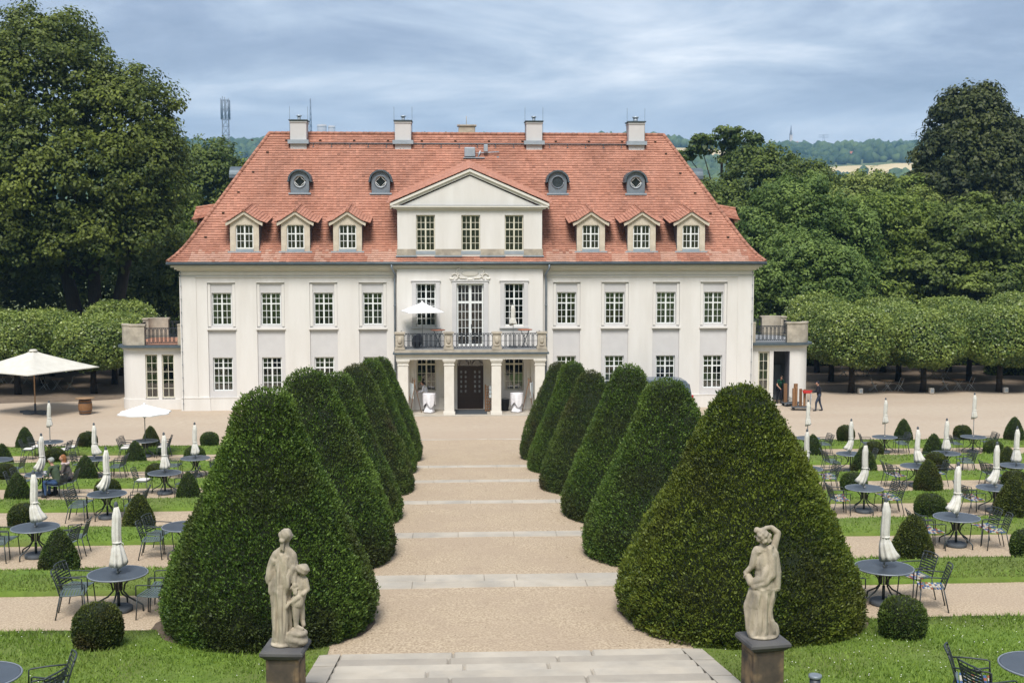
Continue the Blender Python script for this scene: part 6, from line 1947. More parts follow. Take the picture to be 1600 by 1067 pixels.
# barrel with board
o = empty('wine_barrel', (-21.75, 67.4, 0), 0, label='wooden wine barrel with round board on top at the court edge', cat='barrel')
m = MB(); n = 22
m.lathe([(0.30, 0.0), (0.345, 0.18), (0.375, 0.38), (0.375, 0.52), (0.345, 0.72), (0.30, 0.90), (0.26, 0.90)], n, fr=lambda t, z: 1+0.012*math.cos(22*t)); m.build('staves', 'barrel_wood', o)
for z, r_ in ((0.05, 0.325), (0.20, 0.36), (0.68, 0.366), (0.84, 0.327)):
    m = MB(); m.lathe([(r_-0.006, z-0.025), (r_, z-0.02), (r_, z+0.02), (r_-0.006, z+0.025)], 24); m.build('hoop', 'iron', o)
m = MB(); m.lathe([(0.50, 0.905), (0.52, 0.91), (0.52, 0.945), (0.03, 0.95)], 28); m.build('board', 'board_wood', o)
# bistro sets under the pollards
def folding_chair(x, y, rz, label):
    o = empty('folding_chair', (x, y, 0), rz, label=label, cat='chair', group='folding chairs under the limes')
    for q in (-1, 1):
        m = MB(); m.tube([(q*0.2, -0.22, 0.86), (q*0.2, -0.06, 0.46), (q*0.2, 0.22, 0)], 0.02, 5); m.build('leg', 'folding_metal', o)
        m = MB(); m.tube([(q*0.18, 0.18, 0.46), (q*0.18, -0.28, 0)], 0.02, 5); m.build('leg', 'folding_metal', o)
    m = MB()
    for k in range(5): m.box(-0.2, 0.2, -0.17+k*0.085, -0.11+k*0.085, 0.455, 0.47)
    m.build('seat', 'board_wood', o)
    m = MB()
    for k in range(2): m.box(-0.2, 0.2, -0.235+k*0.03, -0.22+k*0.03, 0.76-k*0.11, 0.83-k*0.11)
    m.build('backrest', 'board_wood', o)
BS = [(27.2, 75.2, 'between the first two right limes', True), (32.0, 75.4, 'right of the second right lime', True), (33.0, 81.8, 'deep in the shade right of the third trunk', True), (28.0, 83.6, 'deep in the shade near the second trunk', False), (31.0, 87.6, 'farthest back under the right limes', False), (-27.0, 78.6, 'under the left limes behind the large parasol', True), (-31.0, 82.0, 'deep under the left limes', False)]
for k, (x, y, pl, two) in enumerate(BS):
    o = empty('bistro_table', (x, y, 0), 0, label=f'small bistro table {pl}', cat='table', group='bistro tables under the limes')
    m = MB(); m.lathe([(0.43, 0.71), (0.45, 0.715), (0.45, 0.735), (0.02, 0.74)], 20); m.build('table_top', 'board_wood' if k != 1 else 'barrel_wood', o)
    for a in (-1, 1):
        m = MB(); m.tube([(a*0.25, -0.15, 0.71), (-a*0.25, -0.15, 0)], 0.013, 5); m.tube([(a*0.25, 0.15, 0.71), (-a*0.25, 0.15, 0)], 0.018, 5); m.build('leg', 'folding_metal', o)
    for a in (170, 8):
        folding_chair(x+0.85*math.cos(R(a)), y+0.85*math.sin(R(a)), math.atan2(math.cos(R(a)), -math.sin(R(a))), f'folding chair {"left" if a > 90 else "right"} of the bistro table {pl}')
# small white ground lights by the trunks
for k, (x, y) in enumerate(((25.0, 74.0), (29.6, 73.9), (34.5, 74.0))):
    o = empty('ground_light', (x, y, 0), 0.1, label=f'small white box light at the foot of the {ORD[k]} right front lime', cat='light', group='ground lights')
    m = MB(); m.bbox(-0.14, 0.14, -0.12, 0.12, 0.03, 0.36, 0.02); m.build('housing', 'far_white', o); m = MB(); m.box(-0.1, 0.1, -0.126, -0.121, 0.1, 0.3); m.build('lens', 'zinc_light', o)
# path light by the right pedestal
o = empty('path_light', (3.92, 15.35, zlawn(15.35)), 0, label='short dark path light beside the right statue pedestal', cat='light')
m = MB(); m.tube([(0, 0, -0.05), (0, 0, 0.56)], 0.075, 12); m.build('post', 'iron', o)
m = MB(); m.lathe([(0.085, 0.56), (0.09, 0.57), (0.09, 0.60), (0.07, 0.605)], 14); m.build('cap', 'zinc', o)

# van behind the yews ------------------------------------------------------------------
o = empty('van', (10.15, 66.3, 0), 0, label='dark blue grey van parked before the facade, mostly hidden by the yews', cat='van')
side = [(-2.3, 0.32), (2.25, 0.32), (2.32, 0.75), (2.25, 1.05), (2.10, 1.70), (1.92, 1.92), (1.5, 1.98), (-1.0, 1.98), (-1.35, 1.85), (-1.95, 1.22), (-2.3, 1.05), (-2.4, 0.7)]
m = MB()
def vr(f, k): return [(x, y0*k, z) for (x, z), y0 in ((p, f) for p in side)]
rings = []
for yv, k in ((-0.9, 0.94), (-0.86, 1.0), (0.86, 1.0), (0.9, 0.94)):
    rings.append([(x*(0.985 if k < 1 else 1), yv*(1-0.10*max(0, z-1.0)), 0.32+(z-0.32)*(0.98 if k < 1 else 1)) for x, z in side])
m.loft(rings, sm=False); m.build('body', 'van_paint', o)
for y_ in (-0.895, 0.895):
    m = MB()
    for xa, xb in ((-1.15, -0.25), (-0.15, 0.85), (0.95, 1.8)):
        s2 = y_*(1-0.10*0.35)*1.012
        m.box(xa, xb, min(s2, s2*0.99), max(s2, s2*0.99), 1.18, 1.68)
    m.build('window', 'van_glass', o)
m = MB(); m.loft([[(2.20, -0.72, 1.10), (2.27, -0.72, 1.10), (2.15, -0.66, 1.72), (2.10, -0.66, 1.72)], [(2.20, 0.72, 1.10), (2.27, 0.72, 1.10), (2.15, 0.66, 1.72), (2.10, 0.66, 1.72)]]); m.build('rear_window', 'van_glass', o)
for x in (-1.45, 1.45):
    for y_ in (-0.80, 0.80):
        M_ = Matrix.Translation((x, y_, 0.34)) @ Matrix.Rotation(PI/2, 4, 'X')
        m = MB(); m.lathe([(0.20, -0.11), (0.32, -0.11), (0.345, -0.07), (0.345, 0.07), (0.32, 0.11), (0.20, 0.11)], 20, M=M_); w = m.build('wheel', 'rubber', o)
        m = MB(); m.lathe([(0.20, -0.10), (0.20, 0.10)], 14, M=M_); m.build('rim', 'zinc_light', w)
for y_ in (-0.8, 0.8):
    m = MB(); m.box(2.24, 2.34, y_-0.06, y_+0.06, 0.8, 1.12); m.build('tail_light', 'red_plastic', o)

# ================================================================== sculpted figures
def add_prims(m, prims):
    for p in prims:
        if p[0] == 'c':
            _, a, b, r1, r2 = p[:5]
            a, b = Vector(a), Vector(b); n = 5
            d = (b-a); L_ = d.length; d = d/L_ if L_ > 1e-6 else Vector((0, 0, 1))
            pts = [a-d*r1*0.85, a-d*r1*0.5]+[a+(b-a)*i/n for i in range(n+1)]+[b+d*r2*0.5, b+d*r2*0.85]
            rs = [r1*0.45, r1*0.86]+[r1+(r2-r1)*i/n for i in range(n+1)]+[r2*0.86, r2*0.45]
            m.tube(pts, rs, 12)
        else:
            _, c, r_ = p[:3]
            M_ = Matrix.Translation(c)
            if len(p) > 4 and p[4] is not None: M_ = M_ @ p[4]
            m.ball((0, 0, 0), r_, 14, 10, M=M_)
def pdist(P, p):
    if p[0] == 'c':
        a, b = np.array(p[1]), np.array(p[2]); ab = b-a; t = np.clip(((P-a)@ab)/max(ab@ab, 1e-9), 0, 1)
        return np.linalg.norm(P-a-t[:, None]*ab, axis=1)-(p[3]+(p[4]-p[3])*t)
    c = np.array(p[1]); r_ = np.array(p[2] if isinstance(p[2], (tuple, list)) else (p[2],)*3)
    return (np.linalg.norm((P-c)/r_, axis=1)-1)*r_.min()
def sculpt(name, prims, voxel, mats, smooth_it=4, fold=None, tags=None):
    m = MB(); add_prims(m, prims)
    me0 = m.mesh('tmp', mats[0]); ob = bpy.data.objects.new('tmp', me0); COL.objects.link(ob)
    md = ob.modifiers.new('r', 'REMESH'); md.mode = 'VOXEL'; md.voxel_size = voxel
    ms = ob.modifiers.new('s', 'SMOOTH'); ms.iterations = smooth_it; ms.factor = 0.5
    bpy.context.view_layer.update()
    dg = bpy.context.evaluated_depsgraph_get()
    me = bpy.data.meshes.new_from_object(ob.evaluated_get(dg))
    bpy.data.objects.remove(ob)
    me.name = name
    n = len(me.vertices); co = np.zeros(n*3); me.vertices.foreach_get('co', co); co = co.reshape(-1, 3)
    if fold is not None:
        no = np.zeros(n*3); me.vertices.foreach_get('normal', no); no = no.reshape(-1, 3)
        co = fold(co, no); me.vertices.foreach_set('co', co.ravel())
    me.materials.clear()
    for q in mats: me.materials.append(MATS[q])
    if tags:
        nf = len(me.polygons); fc = np.zeros(nf*3); me.polygons.foreach_get('center', fc); fc = fc.reshape(-1, 3)
        D = np.stack([pdist(fc, p) for p in prims], 1)
        mi = np.array([p[-1] if p[0] == 'c' else p[3] for p in prims])[np.argmin(D, 1)]
        me.polygons.foreach_set('material_index', mi.astype(np.int32))
    me.polygons.foreach_set('use_smooth', np.ones(len(me.polygons), bool))
    me.update()
    return me
# ---- statue on the left: cloaked adult with a child, seen from behind
def fingers(h, d, side, r_=0.010, L_=0.07):
    """four fingers and a thumb from palm centre h along d"""
    d = Vector(d).normalized(); s_ = Vector(side).normalized(); h = Vector(h); out = []
    for k, (o_, l) in enumerate(((-0.027, 0.85), (-0.009, 1.0), (0.009, 0.95), (0.027, 0.75))):
        a = h+s_*o_+d*0.03; b = a+d*L_*l*0.6; c = b+d*L_*l*0.35+Vector((0, 0, -0.015))
        out += [('c', a, b, r_, r_*0.9, 0), ('c', b, c, r_*0.9, r_*0.7, 0)]
    t = h-s_*0.035; out.append(('c', t, t+d*0.035-s_*0.03, r_*1.1, r_*0.8, 0))
    return out
sl = [
 ('e', (0.03, 0.02, 1.535), (0.080, 0.095, 0.100), 0), ('e', (0.02, -0.05, 1.555), (0.086, 0.066, 0.078), 0), ('e', (-0.005, -0.095, 1.49), (0.045, 0.035, 0.035), 0), ('c', (-0.01, -0.09, 1.46), (-0.03, -0.085, 1.36), 0.020, 0.014, 0), ('c', (0.01, -0.09, 1.46), (0.005, -0.09, 1.35), 0.018, 0.013, 0), ('e', (0.085, 0.045, 1.50), (0.02, 0.03, 0.03), 0),
 ('e', (0.10, 0.06, 1.525), (0.018, 0.022, 0.022), 0), ('c', (0.025, 0.01, 1.47), (0.015, 0, 1.37), 0.048, 0.058, 0),
 ('c', (0.015, 0, 1.36), (-0.09, 0, 1.27), 0.06, 0.072, 0), ('c', (0.015, 0, 1.36), (0.11, 0, 1.26), 0.06, 0.066, 0), ('e', (0.01, 0.0, 1.14), (0.150, 0.115, 0.21), 0), ('e', (-0.03, 0, 0.88), (0.150, 0.125, 0.25), 0),
 ('c', (-0.10, 0, 1.27), (-0.19, 0.02, 1.02), 0.068, 0.07, 0), ('c', (-0.19, 0.02, 1.02), (-0.225, 0.05, 0.92), 0.065, 0.055, 0), ('c', (-0.14, -0.04, 1.20), (-0.215, -0.02, 0.90), 0.045, 0.05, 0), ('c', (-0.20, 0.0, 0.92), (-0.14, -0.04, 0.78), 0.055, 0.07, 0),
 ('c', (-0.06, 0, 0.78), (-0.055, 0.0, 0.42), 0.135, 0.115, 0), ('c', (-0.055, 0, 0.42), (-0.06, 0.0, 0.06), 0.112, 0.095, 0), ('c', (-0.10, -0.03, 0.60), (-0.11, -0.04, 0.10), 0.07, 0.065, 0), ('c', (-0.03, -0.06, 0.85), (-0.03, -0.07, 0.06), 0.075, 0.06, 0), ('c', (-0.13, 0.0, 0.2), (-0.13, -0.01, 0.05), 0.05, 0.065, 0), ('c', (0.0, 0.02, 0.7), (0.01, 0.03, 0.28), 0.085, 0.07, 0),
 ('c', (0.11, 0.0, 1.26), (0.14, 0.0, 1.06), 0.066, 0.06, 0), ('c', (0.14, 0.0, 1.06), (0.145, -0.06, 0.92), 0.055, 0.035, 0), ('e', (0.15, -0.08, 0.87), (0.034, 0.024, 0.045), 0),
 ('c', (0.11, -0.04, 1.10), (0.03, -0.08, 0.86), 0.06, 0.055, 0), ('c', (0.03, -0.08, 0.86), (-0.10, -0.09, 0.48), 0.05, 0.022, 0), ('c', (-0.02, -0.075, 1.28), (-0.06, -0.10, 0.9), 0.03, 0.026, 0), ('c', (0.06, -0.075, 1.25), (0.0, -0.10, 0.90), 0.028, 0.028, 0),
 # child
 ('e', (0.27, -0.02, 1.075), (0.078, 0.088, 0.082), 0), ('e', (0.235, -0.04, 1.08), (0.065, 0.07, 0.07), 0), ('e', (0.335, 0.02, 1.045), (0.014, 0.016, 0.016), 0), ('c', (0.25, 0, 1.0), (0.235, 0, 0.96), 0.04, 0.05, 0),
 ('e', (0.22, 0.0, 0.86), (0.085, 0.075, 0.135), 0), ('c', (0.29, -0.01, 0.93), (0.325, -0.03, 0.80), 0.038, 0.032, 0), ('c', (0.325, -0.03, 0.80), (0.27, -0.07, 0.74), 0.030, 0.024, 0), ('c', (0.22, 0.02, 0.77), (0.18, 0.0, 0.60), 0.088, 0.085, 0),
 ('c', (0.02, -0.08, 0.56), (0.19, -0.05, 0.70), 0.03, 0.05, 0), ('c', (0.16, -0.01, 0.58), (0.155, -0.02, 0.36), 0.058, 0.042, 0), ('c', (0.155, -0.02, 0.36), (0.15, -0.02, 0.28), 0.040, 0.036, 0), ('c', (0.15, -0.02, 0.27), (0.25, -0.05, 0.25), 0.036, 0.026, 0),
 ('c', (0.21, 0.06, 0.58), (0.22, 0.08, 0.36), 0.05, 0.04, 0), ('c', (0.22, 0.08, 0.34), (0.24, 0.06, 0.27), 0.036, 0.03, 0),
 # rocky support
 ('e', (0.14, 0.0, 0.10), (0.17, 0.16, 0.14), 0), ('e', (0.18, -0.02, 0.18), (0.13, 0.13, 0.07), 0), ('e', (0.22, -0.05, 0.07), (0.10, 0.10, 0.06), 0), ('e', (-0.04, 0, 0.03), (0.17, 0.16, 0.045), 0),
]+fingers((0.15, -0.085, 0.85), (0.15, -0.1, -1), (1, 0.2, 0))
def fold_left(P, N):
    a = np.arctan2(P[:, 1], P[:, 0]+0.03)
    k = np.clip((1.28-P[:, 2])/0.2, 0, 1)*np.clip((P[:, 2]-0.10)/0.15, 0, 1)*np.clip((0.16-P[:, 0])/0.08, 0, 1)
    ww = vnoise(P*4.5, 17, 2)
    f = (np.sin(7*a+2.4*P[:, 2]+1.6*ww)*0.019+np.sin(15*a-4*P[:, 2]+1+2*ww)*0.009)*(0.55+0.7*np.abs(ww))
    sw = np.sin(26*(P[:, 2]*0.8+P[:, 0]*1.2))*0.005*np.clip((P[:, 2]-0.55)/0.2, 0, 1)
    rock = np.where((P[:, 2] < 0.24) & (P[:, 0] > 0.07), 0.005*np.sin(60*P[:, 2]+9*P[:, 0]), 0)
    hair = np.where(P[:, 2] > 1.47, 0.004*np.sin(90*P[:, 0]+40*P[:, 2]), 0)+np.where((P[:, 2] > 1.02) & (P[:, 0] > 0.18), 0.004*np.sin(80*P[:, 2]+50*P[:, 0]), 0)
    return P+N*(k*(f+sw)+rock+hair)[:, None]
# ---- statue on the right: woman with raised arm and a cloak over one shoulder, seen from behind
sr_ = [
 ('e', (-0.02, 0.01, 1.44), (0.080, 0.095, 0.10), 0), ('e', (-0.105, 0.02, 1.53), (0.045, 0.045, 0.045), 0), ('e', (-0.04, -0.04, 1.47), (0.085, 0.075, 0.075), 0), ('e', (0.03, -0.03, 1.45), (0.06, 0.06, 0.06), 0), ('e', (-0.08, -0.02, 1.42), (0.05, 0.05, 0.055), 0),
 ('e', (0.03, -0.06, 1.40), (0.045, 0.04, 0.045), 0), ('e', (-0.03, -0.08, 1.40), (0.045, 0.035, 0.045), 0), ('e', (-0.115, 0.06, 1.43), (0.02, 0.02, 0.022), 0),
 ('c', (-0.02, 0, 1.37), (-0.02, 0, 1.28), 0.045, 0.055, 0), ('c', (-0.10, 0, 1.24), (0.11, 0, 1.25), 0.075, 0.07, 0), ('e', (0.0, 0.0, 1.08), (0.145, 0.11, 0.22), 0), ('e', (0.0, 0.0, 0.90), (0.135, 0.11, 0.15), 0), ('e', (0.0, 0.0, 0.72), (0.19, 0.15, 0.20), 0),
 # raised right arm
 ('c', (0.13, 0.0, 1.26), (0.20, 0.02, 1.47), 0.055, 0.046, 0), ('c', (0.20, 0.02, 1.48), (0.11, 0.03, 1.555), 0.044, 0.038, 0), ('c', (0.11, 0.03, 1.555), (0.02, 0.02, 1.56), 0.036, 0.028, 0), ('e', (-0.01, 0.01, 1.55), (0.045, 0.035, 0.022), 0),
 # left arm reaching forward
 ('c', (-0.13, 0.0, 1.22), (-0.175, 0.0, 1.04), 0.056, 0.046, 0), ('c', (-0.175, 0.0, 1.03), (-0.235, 0.04, 0.945), 0.043, 0.035, 0), ('e', (-0.25, 0.05, 0.925), (0.036, 0.038, 0.032), 0),
 # cloak from the right shoulder: crescent across the back, hanging end at the right
 ('c', (0.06, -0.05, 1.29), (0.05, -0.085, 1.04), 0.055, 0.065, 0), ('c', (0.05, -0.085, 1.04), (-0.06, -0.09, 0.87), 0.068, 0.066, 0), ('c', (-0.06, -0.09, 0.87), (-0.19, -0.02, 0.80), 0.064, 0.05, 0), ('c', (-0.19, -0.02, 0.80), (-0.22, 0.04, 0.88), 0.06, 0.05, 0),
 ('c', (0.09, -0.07, 1.18), (0.06, -0.10, 0.92), 0.065, 0.07, 0), ('c', (0.06, -0.10, 0.92), (-0.05, -0.10, 0.80), 0.07, 0.06, 0), ('c', (-0.05, -0.095, 0.80), (-0.16, -0.05, 0.75), 0.058, 0.05, 0),
 ('c', (0.12, -0.05, 1.22), (0.155, -0.06, 0.95), 0.06, 0.072, 0), ('c', (0.155, -0.06, 0.95), (0.155, -0.06, 0.76), 0.074, 0.07, 0), ('e', (0.15, -0.06, 0.72), (0.07, 0.07, 0.06), 0),
 # skirts
 ('e', (-0.02, 0.0, 0.66), (0.185, 0.14, 0.20), 0), ('c', (-0.09, 0.0, 0.66), (-0.145, 0.02, 0.46), 0.13, 0.12, 0), ('c', (-0.145, 0.02, 0.46), (-0.12, 0.0, 0.06), 0.115, 0.105, 0), ('c', (0.04, 0.0, 0.66), (0.0, 0.0, 0.36), 0.135, 0.115, 0), ('c', (0.0, 0.0, 0.36), (0.03, 0.0, 0.05), 0.115, 0.125, 0),
 ('c', (-0.03, -0.05, 0.70), (-0.04, -0.07, 0.05), 0.095, 0.075, 0), ('c', (0.05, -0.04, 0.24), (0.15, -0.03, 0.07), 0.08, 0.075, 0), ('c', (0.15, 0.0, 0.15), (0.19, -0.02, 0.07), 0.05, 0.045, 0), ('e', (0.0, 0, 0.03), (0.22, 0.17, 0.045), 0), ('c', (0.08, 0.02, 0.58), (0.10, 0.03, 0.44), 0.06, 0.04, 0),
]+fingers((-0.255, 0.055, 0.92), (-0.3, 0.2, -0.9), (0.3, 0.9, 0), 0.010, 0.035)+fingers((-0.01, 0.01, 1.555), (-1, -0.2, -0.1), (0, 1, 0))
def fold_right(P, N):
    a = np.arctan2(P[:, 1], P[:, 0])
    k = np.clip((0.70-P[:, 2])/0.10, 0, 1)*np.clip((P[:, 2]-0.05)/0.08, 0, 1)
    ww = vnoise(P*4.0, 23, 2)
    f = (np.sin(8*a+2.5*P[:, 2]+0.8+1.5*ww)*0.020+np.sin(17*a-3*P[:, 2]+2*ww)*0.009)*(0.6+0.7*np.abs(ww))
    ck = np.where((P[:, 2] > 0.72) & (P[:, 2] < 1.3) & (P[:, 1] < -0.07), 0.008*np.sin(42*P[:, 0]+10*P[:, 2]), 0)
    hair = np.where((P[:, 2] > 1.36) & (P[:, 0] < 0.09) & (P[:, 2] < 1.53), 0.007*np.sin(75*P[:, 0])*np.sin(80*P[:, 2]), 0)
    return P+N*(k*f+ck+hair)[:, None]
def pedestal(x, y, label, seed):
    z = zlawn(y); top = 4.26
    o = empty('pedestal', (x, y, z), R(12 if x < 0 else -8)*0+R(seed), label=label, cat='pedestal', group='stone pedestals')
    h = top-z
    m = MB(); m.bbox(-0.225, 0.225, -0.225, 0.225, 0.20, h-0.13, 0.012); m.build('shaft', 'pedestal_stone', o)
    for sx, sy in ((0, -1), (0, 1), (1, 0), (-1, 0)):
        m = MB()
        if sx == 0: m.box(-0.165, 0.165, 0.2255, 0.232, 0.27, h-0.20) if sy > 0 else m.box(-0.165, 0.165, -0.232, -0.2255, 0.27, h-0.20)
        else: m.box(0.2255, 0.232, -0.165, 0.165, 0.27, h-0.20) if sx > 0 else m.box(-0.232, -0.2255, -0.165, 0.165, 0.27, h-0.20)
        m.build('panel', 'pedestal_stone', o)
    m = MB(); m.bbox(-0.30, 0.30, -0.30, 0.30, -0.25, 0.13, 0.015); m.loft([[(-q, -q, zz), (q, -q, zz), (q, q, zz), (-q, q, zz)] for q, zz in ((0.285, 0.13), (0.26, 0.17), (0.235, 0.20))]); m.build('foot', 'pedestal_stone', o)
    m = MB(); m.loft([[(-q, -q, h+zz), (q, -q, h+zz), (q, q, h+zz), (-q, q, h+zz)] for q, zz in ((0.235, -0.13), (0.26, -0.10), (0.28, -0.085), (0.295, -0.065), (0.295, -0.03), (0.275, 0.0))]); m.build('cap', 'pedestal_cap', o)
    return z+h
mat('pedestal_cap', (0.085, 0.085, 0.09), 0.8, (0.13, 0.125, 0.12), 6, 7, bump=0.25, bscale=30, bdist=0.006, col3=(0.03, 0.032, 0.04), scale3=3, amt3=0.6)
SY = 16.0
zp = pedestal(-3.27, SY, 'dark weathered stone pedestal carrying the left statue', -5)
pedestal(3.37, SY, 'dark weathered stone pedestal carrying the right statue', 9)
me = sculpt('statue', sl, 0.0105, ['statue_stone'], 3, fold_left)
link('statue', me, None, (-3.27, SY, zp-0.01), R(-4), label='weathered sandstone statue of a cloaked figure holding a child', cat='statue')
me = sculpt('statue', sr_, 0.0105, ['statue_stone'], 3, fold_right)
link('statue', me, None, (3.37, SY, zp-0.01), R(6), label='weathered sandstone statue of a draped woman with one arm raised', cat='statue')

# ---- people
SKIN, TOPM, LEGM, HAIR, SHOE = 0, 1, 2, 3, 4
def person(loc, rz, mats, label, J, hat=False, long_hair=False):
    """J joints: pelvis chest neck head ; sh el ha hip kn an toe as (left, right)"""
    pr = []
    pe, ch, ne, he = (Vector(J[k]) for k in ('pelvis', 'chest', 'neck', 'head'))
    pr += [('c', pe, pe.lerp(ch, 0.5), 0.135, 0.135, TOPM), ('c', pe.lerp(ch, 0.5), ch, 0.14, 0.15, TOPM), ('c', ne, he-Vector((0, 0, 0.06)), 0.052, 0.05, SKIN)]
    shl, shr = Vector(J['sh'][0]), Vector(J['sh'][1])
    pr.append(('c', shl, shr, 0.072, 0.072, TOPM))
    f = Vector(J.get('face', (0, 1, 0))).normalized()
    pr += [('e', he, (0.076, 0.092, 0.112), SKIN), ('e', he+f*0.10-Vector((0, 0, 0.01)), (0.016, 0.022, 0.022), SKIN), ('e', he-f*0.028+Vector((0, 0, 0.035)), (0.084, 0.09, 0.098), HAIR)]
    s_ = f.cross(Vector((0, 0, 1))).normalized()
    for q in (-1, 1):
        pr += [('e', he+s_*q*0.08-Vector((0, 0, 0.01)), (0.016, 0.022, 0.03), SKIN), ('e', he+f*0.086+s_*q*0.03+Vector((0, 0, 0.02)), (0.012, 0.01, 0.009), HAIR)]
    if hat: pr += [('c', he+f*0.03+Vector((0, 0, 0.062)), he+f*0.135+Vector((0, 0, 0.045)), 0.06, 0.025, HAIR)]
    if long_hair: pr += [('c', he-f*0.06, he-f*0.075-Vector((0, 0, 0.14)), 0.08, 0.06, HAIR)]
    for q in (0, 1):
        sh, el, ha = (Vector(J[k][q]) for k in ('sh', 'el', 'ha'))
        hip, kn, an, toe = (Vector(J[k][q]) for k in ('hip', 'kn', 'an', 'toe'))
        fm = SKIN if J.get('short') else TOPM
        pr += [('c', sh, sh.lerp(el, 0.6), 0.06, 0.05, TOPM), ('c', sh.lerp(el, 0.6), el, 0.047, 0.044, fm), ('c', el, ha, 0.042, 0.030, fm)]
        d = (ha-el).normalized()
        pr.append(('e', ha+d*0.045, (0.032, 0.032, 0.04), SKIN))
        sd2 = d.cross(Vector((0, 0, 1))) if abs(d.z) < 0.9 else Vector((1, 0, 0)); sd2.normalize()
        pr += [(*p[:5], SKIN) for p in fingers(ha+d*0.06, d, sd2, 0.011, 0.06)]
        pr += [('c', hip, kn, 0.092, 0.066, LEGM), ('c', kn, an, 0.064, 0.044, LEGM), ('c', an, an-Vector((0, 0, 0.03)), 0.045, 0.045, SHOE), ('c', an-Vector((0, 0, 0.035)), toe, 0.042, 0.034, SHOE)]
    pr.append(('c', J['hip'][0], J['hip'][1], 0.11, 0.11, LEGM))
    pr = [tuple(tuple(x) if isinstance(x, Vector) else x for x in p) for p in pr]
    me = sculpt('person', pr, 0.019, mats, 2, tags=True)
    return link('person', me, None, loc, rz, label=label, cat='person')
def stand(lean=0.0, el=None, ha=None, step=0.0, short=False, face=(0, 1, 0), look=0.0):
    L_ = lean
    return dict(pelvis=(0, 0, 0.95), chest=(0, 0.30*L_, 1.28), neck=(0, 0.48*L_, 1.44), head=(0, 0.62*L_+0.04, 1.61-0.08*L_), sh=((-0.17, 0.42*L_, 1.40), (0.17, 0.42*L_, 1.40)),
                el=el, ha=ha, hip=((-0.09, 0, 0.90), (0.09, 0, 0.90)), kn=((-0.10, 0.03+step, 0.49), (0.10, 0.03-step*0.6, 0.49)), an=((-0.10, step*1.3, 0.085), (0.10, -step*1.4, 0.085)),
                toe=((-0.11, step*1.3+0.15, 0.035), (0.11, -step*1.4+0.15, 0.035)), short=short, face=face)
person((-2.52, 67.75, 0.022), R(80), ['skin', 'shirt_white', 'cloth_black', 'hair_dark', 'rubber'], 'person in white shirt bending over the draped table in the portico',
       stand(0.35, ((-0.24, 0.22, 1.13), (0.24, 0.24, 1.13)), ((-0.16, 0.44, 1.10), (0.18, 0.46, 1.10)), 0.05))
person((18.6, 69.9, 0.0), R(-165), ['skin', 'cloth_bottle', 'cloth_black', 'hair_dark', 'rubber'], 'person in dark green shirt and cap bending over a trolley in the open doorway',
       stand(0.4, ((-0.27, 0.18, 1.14), (0.27, 0.2, 1.14)), ((-0.2, 0.38, 0.98), (0.2, 0.40, 0.98)), 0.05, True, (0, 1, -0.4)), hat=True)
person((20.02, 66.62, 0.0), R(78), ['skin', 'cloth_black', 'cloth_navy', 'cloth_black', 'rubber'], 'person in black jacket and cap pushing a loaded trolley across the court',
       stand(0.12, ((-0.24, 0.10, 1.14), (0.24, 0.12, 1.14)), ((-0.2, 0.38, 1.08), (0.2, 0.40, 1.08)), 0.14, False, (0, 1, -0.15)), hat=True)
def sit(lean=0.0):
    return dict(pelvis=(0, -0.06, 0.56), chest=(0, 0.02+lean*0.3, 0.90), neck=(0, 0.05+lean*0.45, 1.06), head=(0, 0.08+lean*0.6, 1.23), sh=((-0.18, 0.02+lean*0.4, 1.02), (0.18, 0.02+lean*0.4, 1.02)),
                el=((-0.26, 0.14, 0.78), (0.26, 0.16, 0.78)), ha=((-0.16, 0.36, 0.74), (0.16, 0.38, 0.74)), hip=((-0.10, -0.02, 0.54), (0.10, -0.02, 0.54)), kn=((-0.12, 0.40, 0.53), (0.13, 0.42, 0.53)),
                an=((-0.13, 0.36, 0.09), (0.14, 0.46, 0.09)), toe=((-0.14, 0.52, 0.035), (0.15, 0.62, 0.035)), face=(0, 1, -0.05))
def seat_at(tx, ty, a, rad=0.80):
    return tx+rad*math.cos(R(a)), ty+rad*math.sin(R(a)), math.atan2(math.cos(R(a)), -math.sin(R(a)))
cx, cy, rz = seat_at(-14.69, 39.75, -38)
person((cx, cy, ROWS[3][2]), rz+0.25, ['skin', 'cloth_green', 'jeans', 'cap_grey', 'rubber'], 'seated person in green jacket, grey cap and blue jeans at a garden table', sit(0.22), hat=True)
cx, cy, rz = seat_at(-14.69, 39.75, 8)
p2 = person((cx, cy, ROWS[3][2]), rz, ['skin', 'coat_grey', 'cloth_black', 'hair_red', 'rubber'], 'seated person with ginger hair, grey coat and pale scarf at a garden table', sit(0.12), long_hair=True)
m = MB(); m.loft([[((0.12+0.05*math.cos(q))*math.cos(a)*1.25, 0.06+(0.10+0.05*math.cos(q))*math.sin(a), 1.05+0.05*math.sin(q)) for q in np.linspace(0, 2*PI, 8, endpoint=False)] for a in np.linspace(0, 2*PI, 20)], cap=False, sm=True); m.build('scarf', 'scarf', p2)
# crockery on their table
for k, (dx, dy) in enumerate(((0.05, 0.05), (0.25, -0.1), (0.3, 0.2))):
    o = empty('cup', (-14.69+dx, 39.75+dy, ROWS[3][2]+0.728), 0, label=f'white cup on the seated couple\'s table, {("nearest the parasol pole", "nearest the camera", "farthest back")[k]}', cat='cup', group='crockery on the couple\'s table')
    m = MB(); m.lathe([(0.025, 0.008), (0.04, 0.03), (0.045, 0.075), (0.041, 0.075), (0.03, 0.02)], 12); m.build('bowl', 'canvas_white', o)
    m = MB(); m.lathe([(0.04, 0.0), (0.075, 0.008), (0.078, 0.012), (0.03, 0.008)], 14); m.build('saucer', 'canvas_white', o)
